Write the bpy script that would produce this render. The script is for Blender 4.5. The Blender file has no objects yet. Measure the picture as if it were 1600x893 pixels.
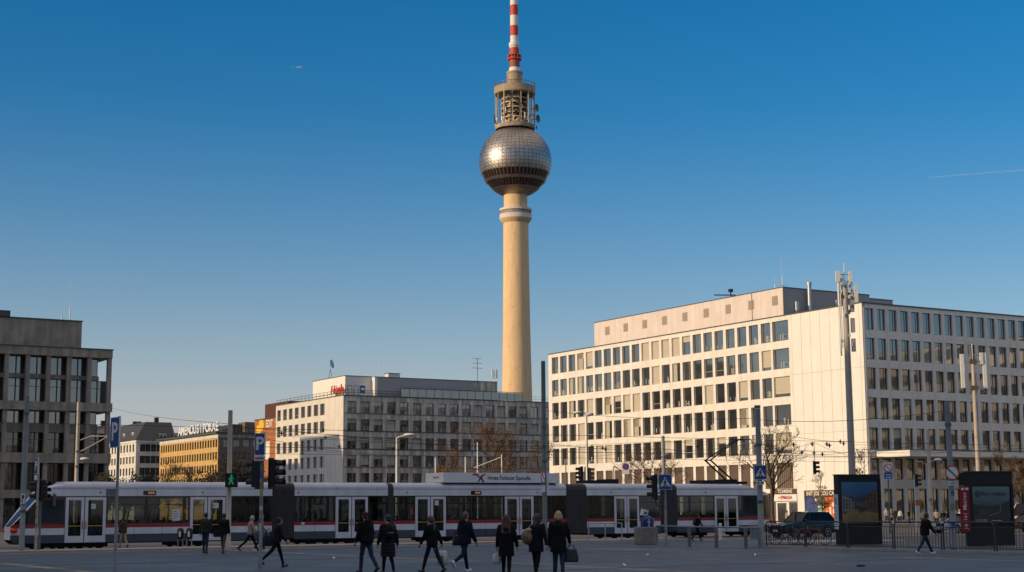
import bpy, bmesh, math, random
from mathutils import Vector, Matrix, noise
R_ = math.radians
rnd = random.Random(7)
C = bpy.context.scene.collection
scene = bpy.context.scene

# ------------------------------------------------------------------ camera model
F_PX, TILT, ROLL, EYE = 2400.0, math.atan(351.0/2400.0), 0.0075, 1.8
_F = Vector((0, math.cos(TILT), math.sin(TILT))); _U = Vector((0, -math.sin(TILT), math.cos(TILT))); _R = Vector((1, 0, 0))
CR = _R*math.cos(ROLL) - _U*math.sin(ROLL)
CU = _U*math.cos(ROLL) + _R*math.sin(ROLL)
CAM = Vector((0, 0, EYE))
def ray(px, py): return (_F + CR*((px-800)/F_PX) + CU*((446.5-py)/F_PX))
def gp(px, py, z=0.0):
    d = ray(px, py); t = (z-EYE)/d.z; return CAM + d*t
def at(px, py, Y):
    d = ray(px, py); return CAM + d*(Y/d.y)
def proj(p):
    v = Vector(p)-CAM; w = v.dot(_F); return (800+F_PX*v.dot(CR)/w, 446.5-F_PX*v.dot(CU)/w)
def zat(py, X, Y):
    lo, hi = -5.0, 400.0
    for _ in range(60):
        m = (lo+hi)/2
        if proj((X, Y, m))[1] > py: lo = m
        else: hi = m
    return lo
ANG = R_(31.5)                       # street grid: u runs right and away, v runs left and away
UX, UY = math.cos(ANG), math.sin(ANG)
def W(a, b, z=0.0): return Vector((a*UX-b*UY, a*UY+b*UX, z))
def ab(p): return (p[0]*UX+p[1]*UY, -p[0]*UY+p[1]*UX)
def a_at(px, b, z=0.0, py=800):      # u coordinate on the line v=b seen at pixel column px
    lo, hi = -200.0, 600.0
    for _ in range(60):
        m = (lo+hi)/2; p = W(m, b, z)
        x = proj(p)[0] if p.y > 5 else -1e9
        if x < px: lo = m
        else: hi = m
    return lo
def b_at(px, a, z=0.0):              # v coordinate on the line u=a (px falls as b grows)
    lo, hi = -100.0, 900.0
    for _ in range(60):
        m = (lo+hi)/2; p = W(a, m, z)
        x = proj(p)[0] if p.y > 5 else 1e9
        if x > px: lo = m
        else: hi = m
    return lo

# ------------------------------------------------------------------ materials
MATS = {}
def mat(name, col, rough=0.8, metal=0.0, var=0.12, scale=3.0, bump=0.0, bscale=None, ior=1.5, emit=None, estr=0.0, stain=0.0, coat=0.0):
    if name in MATS: return MATS[name]
    m = bpy.data.materials.new(name); m.use_nodes = True; nt = m.node_tree; N = nt.nodes; L = nt.links
    bs = N['Principled BSDF']; bs.inputs['Roughness'].default_value = rough; bs.inputs['Metallic'].default_value = metal
    bs.inputs['IOR'].default_value = ior
    if coat: bs.inputs['Coat Weight'].default_value = coat; bs.inputs['Coat Roughness'].default_value = 0.05
    tc = N.new('ShaderNodeTexCoord')
    if var > 0:
        nz = N.new('ShaderNodeTexNoise'); nz.inputs['Scale'].default_value = scale; nz.inputs['Detail'].default_value = 6
        nz.inputs['Roughness'].default_value = 0.65
        L.new(tc.outputs['Object'], nz.inputs['Vector'])
        cr = N.new('ShaderNodeValToRGB')
        cr.color_ramp.elements[0].position = 0.3; cr.color_ramp.elements[1].position = 0.7
        cr.color_ramp.elements[0].color = tuple(c*(1-var) for c in col[:3])+(1,)
        cr.color_ramp.elements[1].color = tuple(min(1, c*(1+var)) for c in col[:3])+(1,)
        L.new(nz.outputs['Fac'], cr.inputs['Fac']); last = cr.outputs['Color']
        if stain > 0:
            mp = N.new('ShaderNodeMapping'); mp.inputs['Scale'].default_value = (1.1, 1.1, 0.09); L.new(tc.outputs['Object'], mp.inputs['Vector'])
            n2 = N.new('ShaderNodeTexNoise'); n2.inputs['Scale'].default_value = 1.3; n2.inputs['Detail'].default_value = 8; L.new(mp.outputs['Vector'], n2.inputs['Vector'])
            r2 = N.new('ShaderNodeValToRGB'); r2.color_ramp.elements[0].position = 0.42; r2.color_ramp.elements[1].position = 0.66
            L.new(n2.outputs['Fac'], r2.inputs['Fac'])
            mx = N.new('ShaderNodeMix'); mx.data_type = 'RGBA'; mx.blend_type = 'MULTIPLY'; mx.inputs[0].default_value = stain
            L.new(last, mx.inputs[6]); L.new(r2.outputs['Color'], mx.inputs[7]); last = mx.outputs[2]
        L.new(last, bs.inputs['Base Color'])
    else: bs.inputs['Base Color'].default_value = tuple(col[:3])+(1,)
    if bump > 0:
        nb = N.new('ShaderNodeTexNoise'); nb.inputs['Scale'].default_value = bscale or scale*4; nb.inputs['Detail'].default_value = 5
        L.new(tc.outputs['Object'], nb.inputs['Vector'])
        bp = N.new('ShaderNodeBump'); bp.inputs['Strength'].default_value = bump; bp.inputs['Distance'].default_value = 0.02
        L.new(nb.outputs['Fac'], bp.inputs['Height']); L.new(bp.outputs['Normal'], bs.inputs['Normal'])
    if emit:
        bs.inputs['Emission Color'].default_value = tuple(emit)+(1,); bs.inputs['Emission Strength'].default_value = estr
    MATS[name] = m; return m

def win_glass(name, col, ior, rough=0.04, wav=0.25, wscale=0.5):
    m = mat(name, col, rough, 0, var=0.5, scale=0.35, ior=ior)
    nt = m.node_tree; N = nt.nodes; L = nt.links; tc = [n for n in N if n.type == 'TEX_COORD'][0]
    geo = N.new('ShaderNodeNewGeometry')
    nb = N.new('ShaderNodeTexNoise'); nb.inputs['Scale'].default_value = wscale; nb.inputs['Detail'].default_value = 2
    L.new(geo.outputs['Position'], nb.inputs['Vector'])
    bp = N.new('ShaderNodeBump'); bp.inputs['Strength'].default_value = wav; bp.inputs['Distance'].default_value = 0.03
    L.new(nb.outputs['Fac'], bp.inputs['Height']); L.new(bp.outputs['Normal'], N['Principled BSDF'].inputs['Normal'])
    nz = [n for n in N if n.type == 'TEX_NOISE'][0]; L.new(geo.outputs['Position'], nz.inputs['Vector'])
    return m

def clear_glass(name, tint, refl_ior=1.5):
    if name in MATS: return MATS[name]
    m = bpy.data.materials.new(name); m.use_nodes = True; nt = m.node_tree; N = nt.nodes; L = nt.links
    out = N['Material Output']; N.remove(N['Principled BSDF'])
    t = N.new('ShaderNodeBsdfTransparent'); t.inputs[0].default_value = tuple(tint)+(1,)
    g = N.new('ShaderNodeBsdfGlossy'); g.inputs['Roughness'].default_value = 0.03; g.inputs[0].default_value = (0.9, 0.95, 1, 1)
    fr = N.new('ShaderNodeFresnel'); fr.inputs['IOR'].default_value = refl_ior
    mx = N.new('ShaderNodeMixShader'); L.new(fr.outputs[0], mx.inputs[0]); L.new(t.outputs[0], mx.inputs[1]); L.new(g.outputs[0], mx.inputs[2])
    L.new(mx.outputs[0], out.inputs['Surface']); MATS[name] = m; return m

# ------------------------------------------------------------------ mesh builder
class MB:
    def __init__(s, T=None): s.v = []; s.f = []; s.m = []; s.sm = []; s.T = T or Matrix.Identity(4); s.mats = []
    def mi(s, m):
        if m not in s.mats: s.mats.append(m)
        return s.mats.index(m)
    def add(s, verts, faces, m=None, smooth=False, T=None):
        k = len(s.v); M = s.T @ T if T is not None else s.T
        s.v += [M @ Vector(p) for p in verts]
        i = s.mi(m) if m is not None else 0
        for f in faces: s.f.append(tuple(k+j for j in f)); s.m.append(i); s.sm.append(smooth)
    def box(s, x0, x1, y0, y1, z0, z1, m=None, T=None):
        if x1 < x0: x0, x1 = x1, x0
        if y1 < y0: y0, y1 = y1, y0
        if z1 < z0: z0, z1 = z1, z0
        vs = [(x0,y0,z0),(x1,y0,z0),(x1,y1,z0),(x0,y1,z0),(x0,y0,z1),(x1,y0,z1),(x1,y1,z1),(x0,y1,z1)]
        s.add(vs, [(0,3,2,1),(4,5,6,7),(0,1,5,4),(1,2,6,5),(2,3,7,6),(3,0,4,7)], m, False, T)
    def tube(s, pts, rad, m=None, seg=8, T=None, caps=True, smooth=True):
        pts = [Vector(p) for p in pts]; n = len(pts)
        rs = rad if isinstance(rad, (list, tuple)) else [rad]*n
        vs = []; fs = []
        up = None
        for i, p in enumerate(pts):
            d = (pts[min(i+1, n-1)]-pts[max(i-1, 0)])
            if d.length < 1e-9: d = Vector((0, 0, 1))
            d.normalize()
            if up is None: up = Vector((0, 0, 1)) if abs(d.z) < 0.95 else Vector((1, 0, 0))
            e1 = d.cross(up)
            if e1.length < 1e-6: e1 = d.cross(Vector((0, 1, 0)))
            e1.normalize(); e2 = e1.cross(d).normalized(); up = e2
            for k in range(seg):
                a = 2*math.pi*k/seg; vs.append(p + (e1*math.cos(a)+e2*math.sin(a))*rs[i])
        for i in range(n-1):
            for k in range(seg):
                k2 = (k+1) % seg; fs.append((i*seg+k, i*seg+k2, (i+1)*seg+k2, (i+1)*seg+k))
        s.add(vs, fs, m, smooth, T)
        if caps:
            s.add(vs[:seg], [tuple(reversed(range(seg)))], m, False, T); s.add(vs[-seg:], [tuple(range(seg))], m, False, T)
    def lathe(s, prof, m=None, seg=24, T=None, smooth=True, mats=None, caps=True):
        n = len(prof); vs = []
        for r, z in prof:
            for k in range(seg):
                a = 2*math.pi*k/seg; vs.append((r*math.cos(a), r*math.sin(a), z))
        for i in range(n-1):
            mm = mats[i] if mats else m
            fs = []
            for k in range(seg):
                k2 = (k+1) % seg; fs.append((k, k2, seg+k2, seg+k))
            s.add(vs[i*seg:(i+2)*seg], fs, mm, smooth, T)
        if caps:
            if prof[0][0] > 1e-6: s.add(vs[:seg], [tuple(reversed(range(seg)))], mats[0] if mats else m, False, T)
            if prof[-1][0] > 1e-6: s.add(vs[-seg:], [tuple(range(seg))], mats[-1] if mats else m, False, T)
    def prism(s, poly, y0, y1, m=None, T=None):        # polygon in x,z extruded along y
        n = len(poly)
        vs = [(x, y0, z) for x, z in poly]+[(x, y1, z) for x, z in poly]
        fs = [tuple(range(n)), tuple(reversed(range(n, 2*n)))]+[(i, i+n, (i+1) % n+n, (i+1) % n) for i in range(n)]
        s.add(vs, fs, m, False, T)
    def sphere(s, c, r, m=None, seg=12, rings=8, T=None, sc=(1,1,1)):
        vs = []; fs = []
        for i in range(rings+1):
            ph = math.pi*i/rings
            for k in range(seg):
                a = 2*math.pi*k/seg
                vs.append((c[0]+r*sc[0]*math.sin(ph)*math.cos(a), c[1]+r*sc[1]*math.sin(ph)*math.sin(a), c[2]-r*sc[2]*math.cos(ph)))
        for i in range(rings):
            for k in range(seg):
                k2 = (k+1) % seg; fs.append((i*seg+k, i*seg+k2, (i+1)*seg+k2, (i+1)*seg+k))
        s.add(vs, fs, m, True, T)
    def mesh(s, name):
        me = bpy.data.meshes.new(name); me.from_pydata([tuple(p) for p in s.v], [], s.f)
        for m in s.mats: me.materials.append(m)
        if s.f:
            me.polygons.foreach_set('material_index', s.m); me.polygons.foreach_set('use_smooth', s.sm)
        me.update(); return me
    def build(s, name, parent=None, T=None):
        return link(name, s.mesh(name), parent, T)

def link(name, data, parent=None, T=None):
    o = bpy.data.objects.new(name, data); C.objects.link(o)
    if parent is not None: o.parent = parent
    if T is not None: o.matrix_local = T
    return o
def tag(o, label, cat, group=None):
    o['label'] = label; o['category'] = cat
    if group: o['group'] = group
    return o
def thing(name, label, cat, loc=(0,0,0), rz=0.0, group=None):
    o = bpy.data.objects.new(name, None); C.objects.link(o); o.empty_display_size = 0.3
    o.location = loc; o.rotation_euler = (0, 0, rz); return tag(o, label, cat, group)
def struct(name, mb, kind='structure'):
    o = mb.build(name); o['kind'] = kind; return o
def plainmat(*a, **k): return mat(*a, **k)
def text_mesh(body, size, m, extrude=0.01, align='CENTER', shear=0.0, bold=0.0, sx=1.0):
    cu = bpy.data.curves.new('lettering', 'FONT'); cu.body = body; cu.size = size; cu.extrude = extrude; cu.align_x = align; cu.align_y = 'CENTER'
    cu.shear = shear; cu.offset = bold; cu.resolution_u = 3
    o = bpy.data.objects.new('lettering', cu); C.objects.link(o)
    me = bpy.data.meshes.new_from_object(o.evaluated_get(bpy.context.evaluated_depsgraph_get()))
    bpy.data.objects.remove(o); bpy.data.curves.remove(cu)
    me.materials.clear(); me.materials.append(m)
    if sx != 1.0: me.transform(Matrix.Diagonal((sx, 1, 1, 1)))
    return me
def text(body, size, m, parent, T, name='lettering', **k):
    # T places a frame whose x runs along the words and whose y is INTO the wall; letters stand on z
    me = text_mesh(body, size, m, **k)
    return link(name, me, parent, T @ Matrix.Rotation(R_(90), 4, 'X'))
def Tr(x, y, z): return Matrix.Translation((x, y, z))
def Rz(a): return Matrix.Rotation(a, 4, 'Z')
def copy_tree(o, parent=None):
    c = o.copy(); C.objects.link(c)
    if parent is not None: c.parent = parent
    for ch in list(o.children): copy_tree(ch, c)
    return c

# ------------------------------------------------------------------ camera, sun, sky
cam = bpy.data.cameras.new('camera'); co = bpy.data.objects.new('camera', cam); C.objects.link(co)
cam.sensor_width = 36; cam.lens = F_PX/1600*36; cam.clip_end = 20000; cam.clip_start = 0.5
co.matrix_world = Matrix(((CR.x, CU.x, -_F.x, 0), (CR.y, CU.y, -_F.y, 0), (CR.z, CU.z, -_F.z, EYE), (0,0,0,1)))
scene.camera = co
SUN_AZ, SUN_EL = R_(245), R_(15)
w = bpy.data.worlds.new('World'); scene.world = w; w.use_nodes = True
nt = w.node_tree; bg = nt.nodes['Background']; sky = nt.nodes.new('ShaderNodeTexSky'); sky.sky_type = 'NISHITA'; sky.sun_disc = False
sky.sun_elevation = SUN_EL; sky.sun_rotation = SUN_AZ; sky.air_density = 1.0; sky.dust_density = 0.7; sky.ozone_density = 3.2; sky.altitude = 50
hs = nt.nodes.new('ShaderNodeHueSaturation'); hs.inputs['Saturation'].default_value = 1.50; hs.inputs['Value'].default_value = 1.0
nt.links.new(sky.outputs[0], hs.inputs['Color']); 
tcw = nt.nodes.new('ShaderNodeTexCoord'); sx_ = nt.nodes.new('ShaderNodeSeparateXYZ'); nt.links.new(tcw.outputs['Generated'], sx_.inputs[0])
def _m(op, a, b):
    n = nt.nodes.new('ShaderNodeMath'); n.operation = op
    for i, v in enumerate((a, b)):
        if isinstance(v, (int, float)): n.inputs[i].default_value = v
        elif v is not None: nt.links.new(v, n.inputs[i])
    return n.outputs[0]
hz_ = _m('MINIMUM', _m('MULTIPLY', _m('EXPONENT', _m('MULTIPLY', _m('MAXIMUM', sx_.outputs['Z'], 0.0), -1/0.080), None), 1.28), 0.8)   # pale air near the horizon
mxw = nt.nodes.new('ShaderNodeMix'); mxw.data_type = 'RGBA'; nt.links.new(hz_, mxw.inputs[0]); nt.links.new(hs.outputs[0], mxw.inputs[6]); mxw.inputs[7].default_value = (4.7, 4.2, 4.5, 1)

fill_ = nt.nodes.new('ShaderNodeMapRange'); fill_.interpolation_type = 'SMOOTHSTEP'; fill_.inputs[1].default_value = 0.40; fill_.inputs[2].default_value = 0.72; fill_.inputs[3].default_value = 0.0; fill_.inputs[4].default_value = 0.6
nt.links.new(sx_.outputs['Z'], fill_.inputs[0])
nzw = nt.nodes.new('ShaderNodeTexNoise'); nzw.inputs['Scale'].default_value = 2.2; nzw.inputs['Detail'].default_value = 6; nt.links.new(tcw.outputs['Generated'], nzw.inputs['Vector'])
mx2 = nt.nodes.new('ShaderNodeMix'); mx2.data_type = 'RGBA'      # warm pale fill added to the unseen upper sky to lift shaded walls
nt.links.new(_m('MULTIPLY', fill_.outputs[0], _m('MINIMUM', _m('MULTIPLY', nzw.outputs['Fac'], 2.0), 1.0)), mx2.inputs[0]); nt.links.new(mxw.outputs[2], mx2.inputs[6]); mx2.inputs[7].default_value = (9.2, 7.7, 6.2, 1)
nt.links.new(mx2.outputs[2], bg.inputs[0]); bg.inputs[1].default_value = 0.118
sl = bpy.data.lights.new('sun', 'SUN'); so = bpy.data.objects.new('sun', sl); C.objects.link(so)
sl.energy = 3.45; sl.angle = R_(0.55); sl.color = (1.0, 0.755, 0.465)
sd = Vector((math.sin(SUN_AZ)*math.cos(SUN_EL), math.cos(SUN_AZ)*math.cos(SUN_EL), math.sin(SUN_EL)))
so.rotation_euler = sd.to_track_quat('Z', 'Y').to_euler()
vs = scene.view_settings; vs.view_transform = 'Standard'; vs.look = 'None'; vs.exposure = 0.0; vs.gamma = 1.0
scene.render.engine = 'CYCLES'; scene.cycles.max_bounces = 6; scene.cycles.transparent_max_bounces = 12
scene.cycles.use_denoising = True
scene.cycles.caustics_reflective = False; scene.cycles.caustics_refractive = False
# ------------------------------------------------------------------ shared materials
M_white_stone = mat('white facade stone', (0.80,0.74,0.66), 0.75, var=0.10, scale=0.5, bump=0.15, bscale=6, stain=0.08)
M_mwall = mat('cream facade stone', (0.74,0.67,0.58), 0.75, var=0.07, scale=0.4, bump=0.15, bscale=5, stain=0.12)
M_white_panel = mat('white facade panel', (0.82,0.77,0.70), 0.7, var=0.04, scale=0.4, bump=0.1, bscale=5, stain=0.05)
M_roof_rose = mat('rose grey render', (0.74,0.63,0.57), 0.8, var=0.07, scale=0.5, stain=0.1)
M_grey_metal = mat('grey cladding', (0.34,0.33,0.33), 0.6, var=0.06, scale=0.8)
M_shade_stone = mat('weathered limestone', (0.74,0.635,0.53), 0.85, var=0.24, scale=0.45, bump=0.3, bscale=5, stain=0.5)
M_concrete = mat('brown board concrete', (0.38,0.318,0.255), 0.9, var=0.25, scale=0.6, bump=0.5, bscale=4, stain=0.32)
M_trim = mat('dark roof edge', (0.07,0.065,0.06), 0.5, var=0.1)
M_roofing = mat('roofing felt', (0.10,0.10,0.10), 0.9, var=0.2, scale=0.4)
M_frame = mat('window frame bronze', (0.10,0.085,0.07), 0.5, var=0.05)
M_frame_l = mat('window frame pale', (0.42,0.37,0.30), 0.5, var=0.05)
M_blind_refl = mat('beige blind and pane reflection', (0.50,0.44,0.34), 0.9, var=0.05, scale=1.0)
M_blind2 = mat('yellow green curtain', (0.42,0.385,0.28), 0.9, var=0.08, scale=2.0)
M_louvre = mat('brown louvre', (0.16,0.11,0.08), 0.7, var=0.15, scale=2.0)
M_glass_d = win_glass('dark window glass', (0.028,0.027,0.025), 2.1)
M_glass_b = win_glass('blue grey window glass', (0.05,0.052,0.05), 2.9)
M_glass_w = win_glass('wavy old glass', (0.02,0.018,0.016), 2.1, wav=0.6, wscale=0.35)
M_black = mat('black paint', (0.008,0.008,0.009), 0.6, var=0.1)
M_roompale = mat('pale things behind glass', (0.45,0.42,0.38), 0.9, var=0.2)
M_white = mat('white paint', (0.75,0.75,0.74), 0.5, var=0.04)
M_red = mat('red paint', (0.45,0.03,0.02), 0.5, var=0.08)
M_blue = mat('sign blue', (0.02,0.075,0.28), 0.75, var=0.05)

# ------------------------------------------------------------------ facades
def facade(mb, T, c0, c1, z0, z1, cols, rows, th, m):
    mb0 = mb.T; mb.T = mb0 @ T
    rows = sorted(rows); cols = sorted(cols); z = z0
    for za, zb in rows:
        if za > z+1e-4: mb.box(c0, c1, 0, th, z, za, m)
        c = c0
        for ca, cb in cols:
            if ca > c+1e-4: mb.box(c, ca, 0, th, za, zb, m)
            c = cb
        if c1 > c+1e-4: mb.box(c, c1, 0, th, za, zb, m)
        z = zb
    if z1 > z+1e-4: mb.box(c0, c1, 0, th, z, z1, m)
    mb.T = mb0

WCACHE = {}
def win_mb(mb, w, h, kind, glass, frame, rr):
    """one window: frame, pane(s), blind; x along wall, y into the wall, z up"""
    f = 0.07
    mb.box(0, w, 0, 0.08, 0, f, frame); mb.box(0, w, 0, 0.08, h-f, h, frame)
    mb.box(0, f, 0, 0.08, f, h-f, frame); mb.box(w-f, w, 0, 0.08, f, h-f, frame)
    mb.box(f, w-f, 0.04, 0.06, f, h-f, glass)
    def blind(frac, m=None): mb.box(f+0.01, w-f-0.01, 0.012, 0.03, h-f-(h-2*f)*frac, h-f, m or M_blind_refl)
    if 'm' in kind: mb.box(w/2-0.03, w/2+0.03, 0.005, 0.075, f, h-f, frame)
    if 's' in kind: mb.box(w*0.66-0.03, w*0.66+0.03, 0.005, 0.075, f, h-f, frame)
    if 't' in kind: mb.box(f, w-f, 0.006, 0.074, h*0.32-0.03, h*0.32+0.03, frame)
    if 'T' in kind: mb.box(f, w-f, 0.006, 0.074, h*0.66-0.03, h*0.66+0.03, frame)
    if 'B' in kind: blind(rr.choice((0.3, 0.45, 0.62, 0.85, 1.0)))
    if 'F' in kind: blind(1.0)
    if 'C' in kind: mb.box(f+0.01, f+(w-2*f)*rr.uniform(0.35, 0.7), 0.012, 0.03, f, h-f, M_blind2)
    if 'L' in kind:
        n = 8
        for i in range(n): mb.box(f+(w-2*f)*i/n+0.01, f+(w-2*f)*(i+0.75)/n, 0.01, 0.035, f, h-f, M_louvre)
    if 'p' in kind:   # things standing on the sill, pressed to the pane
        for _ in range(rr.randint(2, 5)):
            x = rr.uniform(f+0.05, w-f-0.25); hh = rr.uniform(0.15, 0.7)
            mb.box(x, x+rr.uniform(0.08, 0.22), 0.028, 0.039, f+rr.uniform(0, 0.3), f+0.3+hh, M_roompale)
def place_windows(parent, items, maxn=95):
    """items: (priority, T, w, h, kind, glass, frame, seed)"""
    items = sorted(items, key=lambda i: i[0])
    rest = MB()
    for k, (pr, T, w, h, kind, glass, frame, seed) in enumerate(items):
        if k < maxn:
            key = (round(w, 2), round(h, 2), kind, glass.name, frame.name, seed % 3)
            if key not in WCACHE:
                q = MB(); win_mb(q, w, h, kind, glass, frame, random.Random(seed % 3+hash(kind) % 7 if False else seed % 3)); WCACHE[key] = q.mesh('window')
            link('window', WCACHE[key], parent, T)
        else:
            rest.T = T; win_mb(rest, w, h, kind, glass, frame, random.Random(seed))
    if rest.v:
        o = rest.build('window', parent); o['kind'] = 'stuff'
def grid_items(T, cols, rows, rec, chooser, prio=0.0):
    out = []
    for ri, (za, zb) in enumerate(sorted(rows, reverse=True)):
        for ci, (ca, cb) in enumerate(cols):
            kind, glass, frame, seed = chooser(ri, ci)
            if kind is None: continue
            out.append((prio+abs(ca)*0.1+ri*0.01, T @ Tr(ca, rec, za), cb-ca, zb-za, kind, glass, frame, seed))
    return out
LEFT = Rz(R_(-90)); RIGHT = Matrix.Identity(4)

# ================================================================== right hand white office building
ra, rb = 136.445, 139.223; RZ = 27.33
Rb = thing('office_building', 'long white office building with sunlit window side, blank panelled corner and shaded grid side', 'building', W(ra, rb), ANG)
wall = MB()
rows = [(26.6-3.72*i-2.7, 26.6-3.72*i) for i in range(5)]+[(4.45, 7.85)]
LD, RLN = 72.2, 72.0
pit = (71.7-17.25)/22
colsL = [(-(17.25+pit*k+1.92), -(17.25+pit*k)) for k in range(22)][::-1]+[(-16.85, -13.66)]
facade(wall, LEFT, -LD, -13.0, 3.9, RZ-0.15, colsL, rows, 0.5, M_white_stone)
# blank corner: backing wall and separate tall panels with open joints
wall.T = LEFT
wall.box(-13.0, 0, 0.06, 0.5, 4.15, RZ-0.15, M_frame_l)
edges = [0.0]+[0.55+1.78*i for i in range(8)]; edges[-1] = 13.0
for z0, z1 in ((4.15, 11.4), (11.43, 19.2), (19.23, RZ-0.15)):
    for i in range(len(edges)-1):
        wall.box(-edges[i+1]+0.02, -edges[i]-(0.02 if i else 0), 0, 0.058, z0, z1, M_white_panel)
# ground floor: piers between shop fronts
wall.box(-13.0, -11.7, 0, 0.5, 0, 4.15, M_white_panel); wall.box(-4.3, 0, 0, 0.5, 0, 4.15, M_white_panel)
wall.box(-11.7, -4.3, 0.3, 0.5, 0, 4.15, M_frame)
wall.box(-LD, -18.2, 0, 0.5, 0, 0.5, M_white_stone)
for k in range(12): wall.box(-LD+4.9*k, -LD+4.9*k+0.7, 0, 0.5, 0.5, 3.9, M_white_stone)
wall.box(-LD+0.7, -18.9, 0.35, 0.5, 0.5, 3.9, M_glass_d)
wall.box(-18.2, -17.6, 0, 0.5, 0, 3.9, M_white_stone)
wall.box(-17.6, -13.0, 0.3, 0.5, 0, 3.9, M_white_panel)
wall.T = Matrix.Identity(4)
# shaded side
colsR = [(0.55+2.0*k, 0.55+2.0*k+1.42) for k in range(35)]
rowsR = rows[:5]+[(5.33, 7.95), (0.35, 4.2)]
facade(wall, RIGHT, 0.5, RLN, 0, RZ-0.15, colsR, rowsR, 0.5, M_white_stone)
for k in range(36): wall.box(0.17+2.0*k, 0.17+2.0*k+0.2, -0.05, 0, 0, 26.7, M_white_stone)
# back and far side (seen only in reflections and from other positions)
TB = Tr(0, LD, 0) @ Rz(math.pi)
colsB = [(-(0.6+2.4*k+1.6), -(0.6+2.4*k)) for k in range(29)]
facade(wall, TB, -RLN, -0.5, 0, RZ-0.15, colsB, rows[:5]+[(4.45, 7.85), (0.4, 3.8)], 0.5, M_white_stone)
wall.box(RLN-0.5, RLN, 0.5, LD-0.5, 0, RZ-0.15, M_white_stone)
wall.build('wall', Rb)
roof = MB(); roof.box(0.5, RLN-0.5, 0.5, LD-0.5, RZ-0.55, RZ-0.4, M_roofing)
for x0, x1, y0, y1 in ((-0.05, 0.5, -0.1, LD+0.05), (0.5, RLN, -0.1, 0.45), (0.5, RLN, LD-0.45, LD+0.05), (RLN-0.5, RLN+0.05, 0.45, LD-0.45)):
    roof.box(x0, x1, y0, y1, RZ-0.15, RZ, M_trim)
roof.build('roof', Rb)
def chL(ri, ci):
    r = rnd.random(); s = rnd.randint(0, 99)
    g = M_glass_b if ri < 2 else M_glass_d
    fr = M_frame_l
    if ci == 22 and ri < 5: return ('Bt' if ri in (2, 4) else ('p' if rnd.random() < .5 else ''), g, fr, 0 if ri in (2, 4) else s)
    if ri == 5: return ('L', M_glass_d, M_frame, s)
    pb = (0.14, 0.03, 0.42, 0.40, 0.45)[ri]
    if ri == 0 and 10 <= ci <= 13: return ('F', g, fr, s)
    if r < pb: return (rnd.choice(('B', 'B', 'F', 'BC', 'Bt')), g, fr, s)
    if r < pb+0.05: return ('C', g, fr, s)
    return (rnd.choice(('', '', '', 's', 't', 'p', 'sp', 'p')), g, fr, s)
def chR(ri, ci):
    s = rnd.randint(0, 99)
    if ri >= 5: return (rnd.choice(('', 's', 'm', 'p')), M_glass_w, M_frame, s)
    g = M_glass_b if ri < 2 else M_glass_w
    return (rnd.choice(('s', '', 's', 'm', 'p' if ri > 1 else '', 'B' if rnd.random() < .15 and ri > 2 else 's')), g, M_frame, s)
items = grid_items(LEFT, colsL, rows, 0.24, chL)+grid_items(RIGHT, colsR, rowsR, 0.2, chR, 1.5)
items += grid_items(TB, colsB, rows[:5]+[(4.45, 7.85), (0.4, 3.8)], 0.3, lambda r, c: ('', M_glass_b, M_frame_l, 1), 500)
place_windows(Rb, items)
# penthouse with square vents
ph = MB(); pz = 31.25; py0, py1 = 15.3, 59.8
ph.box(0.7, 16.5, py0, py1, RZ-0.4, pz-0.1, M_roof_rose); ph.box(0.698, 16.5, py0-0.02, py0-0.002, RZ-0.4, pz-0.1, M_grey_metal)
xq = a_at(1395, rb+py0+0.4, 30)-ra
ph.box(16.5, xq, py0+0.4, py1, RZ-0.4, pz-0.5, M_grey_metal)
ph.box(0.64, 16.56, py0-0.08, py1+0.06, pz-0.1, pz, M_trim); ph.box(16.56, xq+0.05, py0+0.35, py1+0.05, pz-0.5, pz-0.4, M_trim)
ph.build('penthouse', Rb)
M_vent = mat('vent grille tan', (0.36,0.29,0.23), 0.8, var=0.05)
for k in range(9):
    v = MB(); s = b_at((942,966,992,1018,1045,1073,1102,1132,1162,1195)[k], ra+0.7, 29)-rb
    if k == 8: s = 15.3+1.9
    s = 15.3+1.6+(59.8-15.3-5.2)*(8-k)/8.0
    v.T = LEFT @ Tr(-s, 0.7, 0)
    for j in range(7): v.box(-0.55, 0.55, -0.035, -0.003, 28.95+j*0.17, 28.95+j*0.17+0.14, M_vent)
    v.box(-0.6, 0.6, -0.003+0.001, 0.01, 28.9, 30.2, M_vent); v.build('vent', Rb)
dp = MB(LEFT); dp.tube([(-21.6, 0.62, RZ), (-21.6, 0.62, pz-0.1)], 0.05, M_frame_l, 6); dp.build('downpipe', Rb)
# canopy over the entrance on the shaded side
bcan = b_at(1421, ra+1.3, 8.5)-rb
cn = MB(); cn.box(1.35, 40, bcan, -0.075, 8.02, 8.75, M_white_panel); cn.box(1.30, 40.05, bcan-0.05, -0.08, 8.75, 8.82, M_trim)
cn.build('canopy', Rb)
# shop fronts on the corner
M_brown = mat('brown fascia', (0.10,0.045,0.025), 0.6, var=0.1)
M_orange = mat('orange poster', (0.62,0.13,0.02), 0.6, var=0.25, scale=1.5)
M_cream = mat('cream lettering', (0.75,0.70,0.58), 0.6, var=0.03)
M_green = mat('green poster', (0.10,0.20,0.10), 0.6, var=0.4, scale=2.5)
M_bluep = mat('blue poster', (0.03,0.06,0.2), 0.6, var=0.5, scale=2)
sh = MB(LEFT)
sh.box(-11.65, -4.35, -0.06, 0.3, 3.35, 4.12, M_brown)
sh.box(-11.6, -9.5, 0.2, 0.29, 0.5, 3.3, M_bluep); sh.box(-9.45, -8.2, 0.2, 0.29, 0.5, 3.3, M_green); sh.box(-8.15, -4.4, 0.2, 0.29, 0.5, 3.3, M_orange)
sh.box(-9.9, -9.45, 0.17, 0.2, 2.5, 3.1, M_white)
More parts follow.
